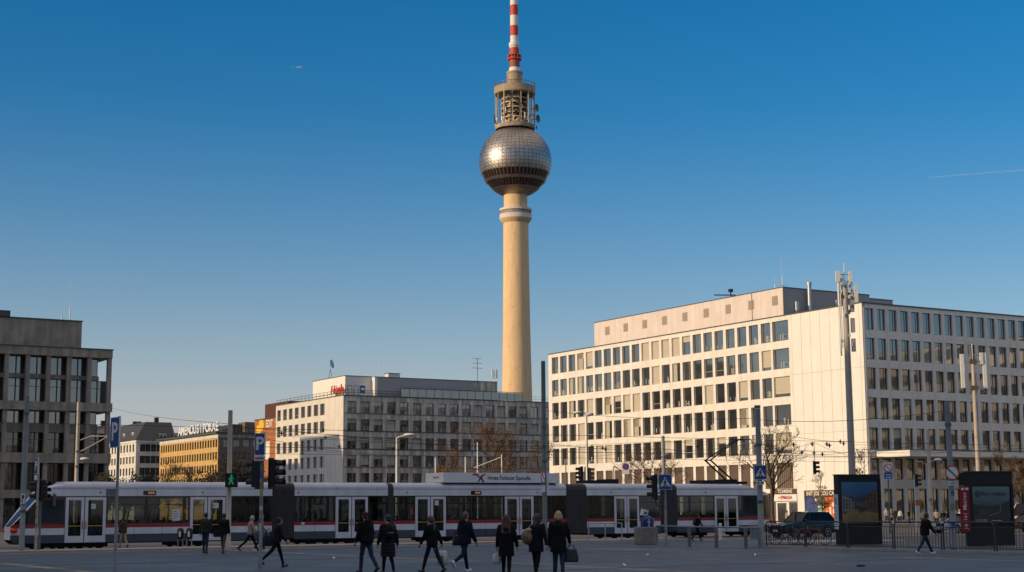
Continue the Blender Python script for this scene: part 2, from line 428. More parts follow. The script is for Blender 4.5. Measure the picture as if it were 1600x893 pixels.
sh.sphere((-6.3, 0.19, 2.3), 0.5, M_cream, 10, 6, sc=(1.2,0.05,0.7))
for k in range(5): sh.box(-7.9+0.62*k, -7.6+0.62*k, 0.17, 0.2, 0.9+0.15*(k % 3), 1.5+0.25*((k*2) % 3), M_cream)
for k in range(4): sh.box(-9.4, -8.25, 0.17, 0.2, 0.8+0.6*k, 0.95+0.6*k, M_cream)
shop = sh.build('shop_front', Rb)
text('INIT JOS COU CAOCS', 0.72, M_cream, shop, LEFT @ Tr(-8.0, -0.075, 3.73), extrude=0.012, bold=0.012, sx=0.9)
sh = MB(LEFT)
sh.box(-17.55, -13.05, -0.06, 0.3, 3.75, 4.42, M_brown); sh.box(-17.5, -13.1, -0.03, 0.3, 2.85, 3.72, M_white)
sh.box(-17.2, -15.5, 0.22, 0.29, 0.1, 2.6, M_frame); sh.box(-17.05, -15.65, 0.19, 0.22, 0.3, 2.4, M_glass_d)
sh.box(-14.9, -13.3, 0.22, 0.29, 0.1, 2.7, M_frame); sh.box(-14.75, -13.45, 0.19, 0.22, 0.3, 2.5, M_glass_d)
shop = sh.build('shop_front', Rb)
text('TCAMENE', 0.62, M_cream, shop, LEFT @ Tr(-15.3, -0.075, 4.08), extrude=0.012, bold=0.012, sx=1.0)
text('r EPMADA', 0.62, M_red, shop, LEFT @ Tr(-15.3, -0.045, 3.28), extrude=0.012, bold=0.02, sx=0.95)

def roof_thing(name, label, cat, fn, loc, group=None, rz=ANG):
    t = thing(name, label, cat, loc, rz, group); fn(t); return t
M_galv = mat('galvanised steel', (0.42,0.43,0.44), 0.45, 0.6, var=0.12, scale=3)
M_panelwhite = mat('antenna casing white', (0.70,0.69,0.65), 0.5, var=0.05)
def mk_flue(t):
    b = MB(); b.tube([(0,0,0), (0,0,4.6)], 0.28, M_galv, 12); b.tube([(0,0,4.6), (0,0,5.0)], 0.34, M_galv, 12); b.build('pipe', t)
    b = MB(); b.box(-0.7, 0.2, -0.3, 0.3, 0, 0.6, M_frame); b.build('base', t)
pp = W(ra+4.9, rb+14.7); roof_thing('exhaust_flue', 'tall steel flue rising in front of the white office rooftop block', 'flue', mk_flue, (pp.x, pp.y, RZ-0.4))
def mk_cab(t):
    b = MB(); b.tube([(0,0,0), (0,0,3.0)], 0.13, M_panelwhite, 8); b.build('pole', t)
pp = W(ra+9.6, rb+14.5); roof_thing('roof_pipe', 'short pale pipe beside the steel flue on the white office roof', 'pipe', mk_cab, (pp.x, pp.y, RZ-0.4))
def mk_sp(t):
    b = MB(); b.box(-0.22, 0.22, -0.12, 0.12, 1.2, 2.4, M_panelwhite); b.tube([(0,0.1,0), (0,0.1,1.3)], 0.05, M_galv, 6); b.build('panel', t)
pp = W(ra+2.8, rb+14.9); roof_thing('roof_antenna', 'small white panel antenna left of the steel flue on the white office', 'antenna', mk_sp, (pp.x, pp.y, RZ-0.4))
def mk_whip(h, r=0.05):
    def f(t):
        b = MB(); b.tube([(0,0,0), (0,0,h*0.35)], r*1.8, M_panelwhite, 6); b.build('base', t)
        b = MB(); b.tube([(0,0,h*0.35), (0,0,h)], r*0.7, M_galv, 5); b.build('rod', t)
    return f
pp = W(ra+0.95, rb+15.6); roof_thing('whip_antenna', 'tall whip antenna on the corner of the white office rooftop block', 'antenna', mk_whip(4.2, 0.032), (pp.x, pp.y, pz))
pp = W(ra+0.9, rb+17.0); roof_thing('whip_antenna', 'short stub antenna beside the tall whip on the white office rooftop', 'antenna', mk_whip(1.3), (pp.x, pp.y, pz))
def mk_unit(t):
    b = MB(); b.box(-0.6, 0.6, -0.4, 0.4, 0, 1.1, M_panelwhite); b.build('casing', t)
    b = MB(); b.box(-0.45, 0.45, -0.43, -0.402, 0.2, 0.9, M_frame); b.build('grille', t)
pp = W(ra+12.7, rb+9); roof_thing('ventilation_unit', 'small cream ventilation box on the white office flat roof', 'roof unit', mk_unit, (pp.x, pp.y, RZ-0.4))
def mk_vane(t):
    b = MB(); b.tube([(0,0,0), (0,0,0.9)], 0.09, M_black, 6); b.tube([(0.6,-0.3,0.25), (-1.0,2.4,0.5)], 0.09, M_black, 6); b.box(-0.25,0.25,-0.25,0.25,0.7,1.1,M_black); b.build('jib', t)
pp = W(ra+0.95, rb+26.4); roof_thing('roof_crane', 'black crane jib lying on the white office rooftop edge', 'crane', mk_vane, (pp.x, pp.y, pz))

# ================================================================== middle grey office building
ma, mb_ = 128.529, 273.085; MZ = 24.57
Mb = thing('office_building', 'weathered limestone office building with square windows and red rooftop script', 'building', W(ma, mb_), ANG)
wall = MB(); MD, ML = 33.6, 80.0
mrows = [(23.4-3.5*i-2.3, 23.4-3.5*i) for i in range(7)]
def pxc(z): return 400+z*0.2875
cl = []
for z0, z1 in ((115,134),(147,167),(178,198),(210,231),(244,266),(278,300),(313,337),(348,372)):
    s1 = b_at(pxc(z0), ma, 20)-mb_; s0 = b_at(pxc(z1), ma, 20)-mb_; cl.append((-s1, -s0))
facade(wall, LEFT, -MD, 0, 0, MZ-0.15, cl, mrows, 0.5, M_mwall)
crt = []
for z0 in (497,570,642,712,783,853,921,988,1056,1123,1187,1250,1311,1372,1432,1493):
    c0 = a_at(pxc(z0), mb_, 20)-ma; crt.append((c0, c0+1.95))
step = crt[-1][0]-crt[-2][0]
while crt[-1][1] < ML-5: crt.append((crt[-1][0]+2.85, crt[-1][0]+2.85+1.95))
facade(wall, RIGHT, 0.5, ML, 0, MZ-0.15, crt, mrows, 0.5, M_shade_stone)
for r in mrows: wall.box(0, ML, -0.05, 0, r[0]-0.16, r[0]-0.04, M_frame)
wall.box(0.0, 0.5, -0.04, 0, 0, MZ-0.15, M_shade_stone)
wall.box(ML-0.5, ML, 0.5, MD, 0, MZ-0.15, M_shade_stone); wall.box(0.5, ML-0.5, MD-0.5, MD, 0, MZ-0.15, M_shade_stone)
wall.build('wall', Mb)
roof = MB(); roof.box(0.5, ML-0.5, 0.5, MD-0.5, MZ-0.5, MZ-0.4, M_roofing)
roof.box(-0.12, 0.5, -0.12, MD+0.1, MZ-0.15, MZ, M_trim); roof.box(0.5, ML, -0.12, 0.5, MZ-0.15, MZ, M_trim)
roof.build('roof', Mb)
def chML(ri, ci): return (rnd.choice(('', 't', '', 's')), M_glass_d, M_frame_l, rnd.randint(0, 9))
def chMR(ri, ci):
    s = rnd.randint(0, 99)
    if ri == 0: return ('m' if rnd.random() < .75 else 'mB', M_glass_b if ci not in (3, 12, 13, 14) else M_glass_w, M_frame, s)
    if (ri == 1 and ci in (2,3,9,10,11,12,13,14,15)) or (ri in (2,3) and ci in (0,2,3)) or rnd.random() < 0.08: return (rnd.choice(('TB','F','mB','TF')), M_glass_w, M_frame, s)  # warm sunlit reflections in these panes are drawn as pale blinds
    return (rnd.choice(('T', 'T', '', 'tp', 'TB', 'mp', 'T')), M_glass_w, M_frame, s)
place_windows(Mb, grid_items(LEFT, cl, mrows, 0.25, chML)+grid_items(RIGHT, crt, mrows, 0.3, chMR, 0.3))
# rooftop blocks
ph = MB(); 
za = zat(585.1, W(ma+1.4, mb_+2.2).x, W(ma+1.4, mb_+2.2).y)
sA = b_at(489, ma+1.4, za)-mb_; xA = a_at(580, mb_+2.2, za)-ma
ph.box(1.4, xA, 2.2, sA, MZ-0.4, za-0.1, M_white_panel); ph.box(1.3, xA, 2.1, sA+0.1, za-0.1, za, M_trim)
zb = zat(587, W(ma+xA+0.01, mb_+0.5).x, W(ma+xA, mb_+0.5).y)
xB = a_at(777, mb_+0.5, zb)-ma; xm = a_at(742, mb_+0.5, zb)-ma
ph.box(xA, xm, 0.55, 12, MZ-0.4, zb-0.1, M_white_panel); ph.box(xA+0.6, xm, 0.52, 0.548, MZ-0.4, zb-0.1, M_grey_metal)
ph.box(xm, xB, 0.55, 12, MZ-0.4, zb-0.1, M_shade_stone); ph.box(xA-0.05, xB+0.1, 0.45, 12.1, zb-0.1, zb, M_trim)
ph.build('penthouse', Mb)
for q0, q1 in ((543, 550), (553, 560)):
    c0 = a_at(q0, mb_+2.2, 26)-ma; c1 = a_at(q1, mb_+2.2, 26)-ma
    b = MB(Tr(c0, 2.17, MZ-0.3)); win_mb(b, c1-c0, 2.4, '', M_glass_d, M_frame, random.Random(1)); b.build('window', Mb)
c0 = a_at(562, mb_+2.2, 26)-ma; c1 = a_at(570.5, mb_+2.2, 26)-ma
b = MB(); b.box(c0, c1, 2.1, 2.19, MZ-0.2, MZ+2.15, M_white); b.box(c0+0.05, c1-0.05, 2.06, 2.1, MZ+0.6, MZ+2.1, M_blue); b.sphere(((c0+c1)/2, 2.05, MZ+1.4), 0.42, M_white, 10, 6, sc=(1,0.08,0.7)); b.build('advert_panel', Mb)
def railing(mb, p0, p1, h, m, n, rails=2, r=0.03):
    p0 = Vector(p0); p1 = Vector(p1)
    for i in range(n+1):
        q = p0.lerp(p1, i/n); mb.tube([q, q+Vector((0,0,h))], r, m, 5)
    for j in range(rails):
        dz = Vector((0,0,h*(j+1)/rails)); mb.tube([p0+dz, p1+dz], r, m, 5)
b = MB(); railing(b, (0.1, 0.2, MZ), (0.1, MD-0.3, MZ), 1.0, M_frame, 18, 2, 0.045); railing(b, (0.15, 0.1, MZ), (a_at(627, mb_, 25)-ma, 0.1, MZ), 1.0, M_frame, 12, 2, 0.04); b.build('railing', Mb)
x0 = a_at(627, mb_, 25)-ma; x1 = a_at(817, mb_, 25)-ma; n = 15
b = MB()
for k in range(n):
    q0 = x0+(x1-x0)*k/n; q1 = x0+(x1-x0)*(k+1)/n
    b.box(q0+0.05, q1-0.05, 0.12, 0.15, MZ+0.05, MZ+1.6, M_glass_b); b.box(q1-0.05, q1+0.05, 0.1, 0.2, MZ, MZ+1.7, M_frame)
b.box(x0, x1, 0.09, 0.21, MZ+1.7, MZ+1.8, M_frame); b.build('glass_screen', Mb)
b = MB(); railing(b, (x1+0.5, 0.1, MZ), (ML-2, 0.1, MZ), 1.0, M_galv, 14, 2, 0.03); b.build('railing', Mb)
# red script on the roof edge
sg = MB(LEFT)
for k in range(3): sg.box(-5.2+2.0*k, -5.15+2.0*k, 0.9, 1.0, MZ-0.1, MZ+2.2, M_frame)
sign = sg.build('rooftop_sign', Mb); sign['label'] = 'red script lettering standing on the roof edge'
M_redsign = mat('red sign letters', (0.62,0.05,0.02), 0.5, var=0.05)
text('Hopla', 2.35, M_redsign, sign, LEFT @ Tr(-3.9, 0.4, MZ+1.25), extrude=0.08, shear=0.25, bold=0.05, sx=1.05)
# small roof things on the middle building
def mk_dish(t):
    b = MB(); b.tube([(-0.5,0,0), (0,0,2.2), (0.5,0,0)], 0.06, M_galv, 5); b.tube([(0,0.5,0), (0,0,2.2)], 0.06, M_galv, 5); b.build('tripod', t)
    b = MB(Tr(0,0,3.1) @ Matrix.Rotation(R_(75), 4, 'X') @ Matrix.Rotation(R_(40), 4, 'Y')); b.lathe([(0,0),(0.5,0.1),(0.95,0.38)], M_galv, 14); b.build('dish', t)
pp = W(ma+3, b_at(516, ma+3, 28)); roof_thing('satellite_dish', 'satellite dish on a tripod above the red script building', 'dish', mk_dish, (pp.x, pp.y, za))
def mk_box2(t):
    b = MB(); b.box(-1.3, 1.3, -0.8, 0.8, 0, 0.9, M_panelwhite); b.build('casing', t); b = MB(); b.box(-1.4, 1.4, -0.9, 0.9, 0.9, 1.0, M_trim); b.build('lid', t)
pp = W(a_at(613, mb_+3, 28), mb_+3); roof_thing('ventilation_unit', 'white box on the rooftop block of the limestone office', 'roof unit', mk_box2, (pp.x, pp.y, zb))
def mk_yagi(h):
    def f(t):
        b = MB(); b.tube([(0,0,0), (0,0,h)], 0.06, M_frame, 5); b.build('mast', t)
        b = MB()
        for k, zz in enumerate((h*0.6, h*0.8, h*0.98)):
            b.tube([(-1.3+0.3*k,0,zz), (1.3-0.3*k,0,zz)], 0.04, M_frame, 4)
            for j in range(5): b.tube([(-1.1+0.5*j,-0.3,zz), (-1.1+0.5*j,0.3,zz)], 0.03, M_frame, 4)
        b.build('aerial', t)
    return f
pp = W(a_at(746, mb_+5, 28), mb_+5); roof_thing('television_aerial', 'tall spiky television aerial on the limestone office roof', 'aerial', mk_yagi(5.2), (pp.x, pp.y, zb))
pp = W(a_at(596, mb_+5, 28), mb_+5); roof_thing('whip_antenna', 'thin whip antenna above the lit step of the limestone office roof', 'antenna', mk_whip(4.5, 0.04), (pp.x, pp.y, zb))
pp = W(a_at(773, mb_+4, 28), mb_+4)
def mk_twin(t):
    b = MB(); b.tube([(0,0,0),(0,0,3.0)], 0.06, M_panelwhite, 6); b.build('pole', t)
    for s in (-1, 1):
        b = MB(); b.box(s*0.5-0.14, s*0.5+0.14, -0.1, 0.1, 1.0, 2.9, M_panelwhite); b.tube([(0,0,1.9),(s*0.5,0,1.9)], 0.04, M_galv, 4); b.build('panel', t)
roof_thing('roof_antenna', 'pale twin panel antenna at the right end of the limestone rooftop', 'antenna', mk_twin, (pp.x, pp.y, zb))

# ================================================================== left dark concrete building
la, lb = 59.90, 197.858
Lb = thing('office_building', 'dark concrete office building with projecting columns and recessed blue windows', 'building', W(la, lb), ANG)
LW = 60.0
st = MB()
for z0, z1, ex in ((21.95, 23.0, 0), (14.95, 16.05, 0.12), (8.3, 9.55, 0.12), (3.9, 4.9, 0)):
    st.box(-LW, ex, -0.12 if ex == 0 else -0.22, 6.0, z0, z1, M_concrete)
st.box(-LW-0.1, 0.12, -0.2, 12, 23.0, 23.12, M_trim)
st.box(-LW, -2.2, 6.0, 26, 0, 23.0, M_concrete); st.box(-LW, -2.2, 2.0, 6.0, 22.0, 22.3, M_concrete)
for zc in (19.05, 12.2, 12.75): st.box(-LW, -1.4, 1.05, 2.0, zc, zc+0.55, M_concrete)
st.box(-2.05, -1.7, 2.02, 6.0, 9.55, 21.95, M_concrete)
for z0, z1 in ((16.1, 19.05), (9.55, 12.2), (4.9, 8.3), (0, 3.9)): st.box(-0.42, -0.26, 1.58, 6.0, z0, z1, M_concrete)
st.box(-2.2, -0.26, 2.0, 6.0, 18.9, 19.05, M_concrete); st.box(-2.2, -0.26, 2.0, 6.0, 12.05, 12.2, M_concrete); st.box(-2.2, -0.3, 6.0, 26, 0, 9.55, M_concrete)
st.build('wall', Lb)
colx = [-0.05-2.62*k for k in range(22)]
segs = ((16.05, 21.95), (9.55, 14.95), (4.9, 8.3), (-0.1, 3.9))
for k, x in enumerate(colx):
    b = MB()
    for z0, z1 in segs: b.box(x-0.52, x, 0.0 if z1 > 21 else 0.02, 0.62, z0, z1, M_concrete)
    b.build('column', Lb)
litems = []
for (z0, z1, kd) in ((16.1, 19.05, 'T'), (19.6, 21.95, ''), (12.75, 14.95, ''), (9.55, 12.2, 'T'), (4.9, 8.3, 's'), (0, 3.9, '')):
    for k in range(22):
        x1 = colx[k]-0.2; x0 = x1-2.36
        gl = M_glass_b if z0 > 12.3 else M_glass_w
        litems.append((k, Tr(x0, 1.5, z0), 1.15, z1-z0, kd, gl, M_trim, k))
        if k or round(z0, 2) not in (19.6, 12.75): litems.append((k, Tr(x0+1.17, 1.5, z0), 1.15, z1-z0, kd, gl, M_trim, k+1))
place_windows(Lb, litems, 84)
ph = MB(); q = W(la-8, lb+3)
zp = zat(500, *W(a_at(128, lb+3, 26), lb+3)[:2]); xe = a_at(128, lb+3, 26)-la
ph.box(-LW, xe, 3, 20, 23.0, zp-0.15, M_concrete); ph.box(-LW, xe+0.1, 2.9, 20, zp-0.15, zp, M_trim)
xs = a_at(15, lb+2.9, 26)-la; ph.box(-LW, xs, 2.7, 12, zp, zp+0.75, M_trim)
ph.build('penthouse', Lb)
for px_, h_, lab in ((97, 1.2, 'stubby white post antenna on the dark concrete rooftop'), (109, 5.0, 'long thin whip antenna on the dark concrete rooftop')):
    pp = W(a_at(px_, lb+4, 27), lb+4); roof_thing('whip_antenna', lab, 'antenna', mk_whip(h_, 0.06 if h_ < 2 else 0.04), (pp.x, pp.y, zp))

# ================================================================== old white house, yellow house, orange house, far roofs
M_plaster = mat('old white plaster', (0.76,0.71,0.63), 0.85, var=0.12, scale=0.4, stain=0.25)
M_slate = mat('dark slate roof', (0.045,0.042,0.042), 0.6, var=0.25, scale=1.2)
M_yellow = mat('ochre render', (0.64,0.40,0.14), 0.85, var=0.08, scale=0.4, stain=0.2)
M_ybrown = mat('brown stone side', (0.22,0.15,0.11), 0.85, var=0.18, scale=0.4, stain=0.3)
M_orangew = mat('orange mural paint', (0.36,0.13,0.04), 0.8, var=0.2, scale=0.25)
M_muraly = mat('yellow mural paint', (0.75,0.45,0.03), 0.8, var=0.08)
M_rbrick = mat('dark red brick', (0.09,0.03,0.02), 0.85, var=0.2, scale=1)
p = at(213, 686, 480); wa, wb = ab(p); wz = p.z
Wb = thing('apartment_house', 'old white plaster house with dark mansard roof and dormers', 'building', W(wa, wb), ANG)
wd = b_at(128, wa, wz)-wb; wl = a_at(256, wb, wz)-wa
wr = [(wz-1.3-3.65*i-2.3, wz-1.3-3.65*i) for i in range(4)]
wcl = [(-(2.0+3.1*k+1.5), -(2.0+3.1*k)) for k in range(int((wd-3)/3.1))][::-1]
ww = [a_at(150+z*.18125, wb, wz-5)-wa for z in (378, 424, 472, 520)]; wcr = [(c, c+1.7) for c in ww]
wall = MB(); facade(wall, LEFT, -wd, 0, 0, wz, wcl, wr, 0.4, M_plaster); facade(wall, RIGHT, 0.4, wl+4, 0, wz, wcr, wr, 0.4, M_plaster)
wall.box(-0.25, 0, -0.25, wd, wz-0.7, wz-0.35, M_white_panel); wall.box(0, wl+4, -0.25, 0, wz-0.7, wz-0.35, M_white_panel)
wall.box(-0.15, 0, 0, wd, wz-5.1, wz-4.9, M_white_panel)
wall.build('wall', Wb)
hr = zat(659, W(wa+6, wb+8).x, W(wa+6, wb+8).y)-wz
roof = MB(); x1 = wl+4
roof.add([(-0.4,-0.4,wz),(x1,-0.4,wz),(x1,wd,wz),(-0.4,wd,wz),(4.5,5,wz+hr),(x1,5,wz+hr),(x1,wd,wz+hr),(4.5,wd,wz+hr)],
         [(0,1,5,4),(3,0,4,7),(4,5,6,7),(0,3,2,1),(1,2,6,5),(2,3,7,6)], M_slate)
rf = roof.build('roof', Wb)
for k in range(3):
    b = MB(); xx = 7.5+k*4.6; b.box(xx, xx+2.6, 0.6, 4, wz+0.4, wz+2.4, M_slate); b.box(xx+0.15, xx+1.2, 0.55, 0.6, wz+0.6, wz+2.2, M_white); b.box(xx+1.4, xx+2.45, 0.55, 0.6, wz+0.6, wz+2.2, M_white); b.box(xx+.3,xx+1.05,0.52,0.55,wz+.75,wz+2.05,M_glass_d); b.box(xx+1.55,xx+2.3,0.52,0.55,wz+.75,wz+2.05,M_glass_d); b.build('dormer', Wb)
for k in range(5):
    b = MB(); yy = 6+k*9; b.box(0.9, 3, yy, yy+1.6, wz+0.6, wz+2.6, M_white_panel); b.box(0.86, 0.9, yy+.25, yy+1.35, wz+.9, wz+2.3, M_glass_d); b.build('dormer', Wb)
for xx, yy in ((8, 6.5), (10, 30)):
    b = MB(); b.box(xx, xx+1.2, yy, yy+1.0, wz+hr-0.5, wz+hr+1.6, M_rbrick); b.build('chimney', Wb)
place_windows(Wb, grid_items(LEFT, wcl, wr, 0.2, lambda r, c: ('mT', M_glass_d, M_frame, 0))+grid_items(RIGHT, wcr, wr, 0.2, lambda r, c: ('mT', M_glass_d, M_frame, 0)), 70)

p = at(341.2, 674.5, 430); ya, yb = ab(p); yz = p.z
Yb = thing('office_block', 'ochre yellow office block with flat dark roof and white rooftop letters', 'building', W(ya, yb), ANG)
yd = b_at(250, ya, yz)-yb; yl = a_at(404, yb, yz)-ya
yr = [(yz-1.9-3.5*i-2.1, yz-1.9-3.5*i) for i in range(5)]
n = 23; ps = (yd-1.2)/n
ycl = [(-(0.8+ps*k+ps*0.6), -(0.8+ps*k)) for k in range(n)][::-1]
ycr = [(1.6+2.9*k, 1.6+2.9*k+1.9) for k in range(int((yl+6)/2.9))]
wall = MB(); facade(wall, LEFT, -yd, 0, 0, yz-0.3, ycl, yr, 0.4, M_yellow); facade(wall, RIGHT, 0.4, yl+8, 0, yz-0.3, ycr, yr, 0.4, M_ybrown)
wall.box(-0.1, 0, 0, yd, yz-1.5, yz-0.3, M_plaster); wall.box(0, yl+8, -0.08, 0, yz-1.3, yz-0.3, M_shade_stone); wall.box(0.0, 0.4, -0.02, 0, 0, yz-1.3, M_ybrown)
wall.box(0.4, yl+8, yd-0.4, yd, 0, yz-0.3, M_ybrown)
wall.build('wall', Yb)
roof = MB(); roof.box(-1.1, yl+8, -1.1, yd+0.5, yz-0.3, yz+0.15, M_trim); roof.box(6, yl+8, 5, yd-4, yz+0.15, yz+2.7, M_slate)
roof.box(9, 12, 3, 8, yz+0.15, yz+3.3, M_ybrown); roof.build('roof', Yb)
b = MB(); railing(b, (3, -0.6, yz+0.15), (yl+6, -0.6, yz+0.15), 1.6, M_frame, 14, 2, 0.06); b.build('railing', Yb)
place_windows(Yb, grid_items(LEFT, ycl, yr, 0.2, lambda r, c: ('m' if c % 3 else 'T', M_glass_d, M_frame, c % 3))+grid_items(RIGHT, ycr, yr, 0.2, lambda r, c: ('m', M_glass_d, M_frame, c % 3), 2), 95)
# rooftop letters
s0 = b_at(341, ya+0.3, yz+1)-yb; s1 = b_at(278, ya+0.3, yz+1)-yb
sgn = thing('rooftop_sign', 'row of tall white capital letters on the ochre office block roof', 'sign', W(ya, yb, yz+0.15), ANG)
b = MB(LEFT)
for k in range(14):
    xx = -s1+0.3+(s1-s0-0.6)*k/13; b.box(xx-0.04, xx+0.04, 0.75, 0.83, 0, 2.3, M_frame)
b.box(-s1, -s0, 0.7, 0.75, 0.5, 0.6, M_frame); b.box(-s1, -s0, 0.7, 0.75, 1.9, 2.0, M_frame); b.build('support_frame', sgn)
word = 'AMENOUSIPOKAE'
for k, chh in enumerate(word):
    xx = -s1+(s1-s0)*(k+0.5)/len(word)
    text(chh, 3.6, M_white, sgn, LEFT @ Tr(xx, 0.5, 1.55), name='letter', extrude=0.15, bold=0.08, sx=1.12 if chh != 'I' else 1.0)
# orange house with mural
p = at(439, 649, 345); oa, ob = ab(p); oz = p.z
Ob = thing('corner_house', 'orange house with yellow painted mural beside the limestone office', 'building', W(oa, ob), ANG)
od = b_at(398.5, oa, oz)-ob
wall = MB(); wall.box(0, 25, 0, od, 0, oz-0.2, M_orangew); wall.box(-0.2, 25, -0.1, od+0.1, oz-0.2, oz, M_trim); wall.build('wall', Ob)
ou = b_at(414, oa+2, oz+2)-ob; zt = zat(631, W(oa+2, ob+ou).x, W(oa+2, ob+ou).y)
b = MB(); b.box(2, 20, 0.5, ou, oz, zt, M_rbrick); b.build('rooftop_block', Ob)
mu = MB(LEFT)
def mpx(px, py):
    s = b_at(px, oa, oz-4)-ob; q = W(oa, ob+s); return -s, zat(py, q.x, q.y)
c0, z0 = mpx(408, 663); mu.sphere((c0, -0.02, z0), 1.6, M_muraly, 20, 12, sc=(1, 0.02, 0.9))
c1, z1 = mpx(405, 684); mu.box(c1-1.6, c1+0.9, -0.02, 0, z1-2.6, z1+3.0, M_muraly)
c2, z2 = mpx(416, 696); mu.box(c2-2.0, c2+2.2, -0.025, -0.005, z2-3, z2+1.0, M_cream)
c3, z3 = mpx(404, 706); mu.box(c3-1.5, c3+1.5, -0.03, -0.01, z3-2, z3+2.0, M_red)
mural = mu.build('mural', Ob)
c0, z0 = mpx(421, 661); text('EDIT', 2.3, M_cream, mural, LEFT @ Tr(c0, -0.05, z0), extrude=0.03, bold=0.05, sx=0.85)
for zz in range(4):
    b = MB(RIGHT @ Tr(3, -0.05, 3+3.4*zz)); win_mb(b, 1.6, 2.1, 'm', M_glass_d, M_frame, rnd); b.build('window', Ob)
# far dark roof behind the white house
p = at(205, 664, 560); fa, fb = ab(p)
Fb = thing('apartment_house', 'distant dark roofed house just right of the concrete building', 'building', W(fa, fb), ANG)
b = MB(); b.box(-30, 12, 0, 30, 0, p.z-5, M_ybrown); b.build('wall', Fb)
b = MB(); b.add([(-30.5,-0.5,p.z-5),(12.5,-0.5,p.z-5),(12.5,30.5,p.z-5),(-30.5,30.5,p.z-5),(-27,6,p.z),(9,6,p.z),(9,24,p.z),(-27,24,p.z)], [(0,1,5,4),(1,2,6,5),(2,3,7,6),(3,0,4,7),(4,5,6,7),(3,2,1,0)], M_slate); b.build('roof', Fb)
for xx in (-8, 4):
    b = MB(); b.box(xx, xx+1.4, 10, 11.2, p.z, p.z+2.2, M_rbrick); b.build('chimney', Fb)

# ================================================================== unseen buildings added outside the frame for shade, bounce light and reflections
def slab_building(name, label, a0, a1, b0, b1, h, m, floors, wn, face):
    t = thing(name, label, 'building', W(a0, b0), ANG)
    w = MB(); w.box(0.4, a1-a0-0.4, 0.4, b1-b0-0.4, 0, h-0.2, m)
    g = MB(); fh = h/floors
    for side in face:
        L_ = (b1-b0) if side in 'wE' else (a1-a0)
        n_ = int(L_/wn)
        for i in range(floors):
            za = i*fh+fh*0.3; zb_ = i*fh+fh*0.85
            if side == 'E': g.box(a1-a0-0.4, a1-a0-0.37, 0.8, L_-0.8, za, zb_, M_glass_b); w.box(a1-a0-0.4, a1-a0, 0.4, L_-0.4, zb_, (i+1)*fh+fh*0.3 if i < floors-1 else h-0.2, m)
            if side == 'w': g.box(0.37, 0.4, 0.8, L_-0.8, za, zb_, M_glass_b); w.box(0, 0.4, 0.4, L_-0.4, zb_, (i+1)*fh+fh*0.3 if i < floors-1 else h-0.2, m)
            if side == 's': g.box(0.8, L_-0.8, 0.37, 0.4, za, zb_, M_glass_b); w.box(0.4, L_-0.4, 0, 0.4, zb_, (i+1)*fh+fh*0.3 if i < floors-1 else h-0.2, m)
        for j in range(n_+1):
            c = 0.4+(L_-1.2)*j/n_
            if side == 'E': w.box(a1-a0-0.36, a1-a0-0.02, c, c+0.5, 0, h-0.25, m)
            if side == 'w': w.box(0.02, 0.36, c, c+0.5, 0, h-0.25, m)
            if side == 's': w.box(c, c+0.5, 0.02, 0.36, 0, h-0.25, m)
    w.build('wall', t); o_ = g.build('window_band', t); o_['kind'] = 'stuff'
    r = MB(); r.box(0, a1-a0, 0, b1-b0, h-0.2, h, M_trim); r.build('roof', t)
    return t
slab_building('shade_block', 'unseen tall pale slab block added to shade the square, beyond the left edge', -100, -78, -90, 108, 56, M_shade_stone, 15, 4.0, 'Es')
slab_building('shade_block', 'unseen lower slab block added to shade the limestone office, beyond the left edge', 36, 58, 302.1, 350, 31, M_shade_stone, 9, 4.0, 'sE')
slab_building('shade_block', 'unseen tall slab block added to shade the limestone office, behind the dark concrete building', 36, 58, 283, 302, 36, M_shade_stone, 10, 4.0, 'sE')
slab_building('office_block', 'unseen pale office block added for bounce light and reflections beyond the right edge', 205, 235, -20, 108, 30, M_white_stone, 8, 4.0, 'w')
slab_building('office_block', 'unseen limestone office block added for bounce light behind the square on the right', 105, 150, -110, -40, 20, M_shade_stone, 8, 4.0, 'w')

# ================================================================== television tower
TX = at(805.5, 300, 690).x; TY = 690.0
Tw = thing('television_tower', 'tall concrete television tower with steel sphere and red white mast', 'tower', (TX, TY, 0))
def tz(py): return zat(py, TX, TY)
def tr(px, z): return px*((Vector((TX, TY, z))-CAM).dot(_F))/F_PX
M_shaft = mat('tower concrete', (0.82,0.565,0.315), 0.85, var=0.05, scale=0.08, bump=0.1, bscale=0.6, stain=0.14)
M_steel = None
def steel():
    m = bpy.data.materials.new('tower steel'); m.use_nodes = True; nt = m.node_tree; N = nt.nodes; L = nt.links
    bs = N['Principled BSDF']; bs.inputs['Metallic'].default_value = 1.0
    tc = N.new('ShaderNodeTexCoord'); nz = N.new('ShaderNodeTexNoise'); nz.inputs['Scale'].default_value = 0.55; nz.inputs['Detail'].default_value = 3
    L.new(tc.outputs['Object'], nz.inputs['Vector'])
    cr = N.new('ShaderNodeValToRGB'); cr.color_ramp.elements[0].color = (0.33,0.30,0.28,1); cr.color_ramp.elements[1].color = (0.45,0.41,0.38,1); cr.color_ramp.elements[0].position = .3; cr.color_ramp.elements[1].position = .7
    L.new(nz.outputs['Fac'], cr.inputs['Fac']); L.new(cr.outputs['Color'], bs.inputs['Base Color'])
    r2 = N.new('ShaderNodeMapRange'); r2.inputs[3].default_value = 0.36; r2.inputs[4].default_value = 0.48; L.new(nz.outputs['Fac'], r2.inputs[0]); L.new(r2.outputs[0], bs.inputs['Roughness'])
    return m
M_steel = steel()
M_seam = mat('tower seam', (0.10,0.09,0.085), 0.5, 0.6, var=0.1)
M_twin = mat('tower windows', (0.030,0.010,0.008), 0.2, var=0.6, scale=0.9, ior=1.6)
b = MB(); ys = [(618,23.6),(560,22.3),(500,21.2),(430,20.4),(380,19.9),(349,19.6)]
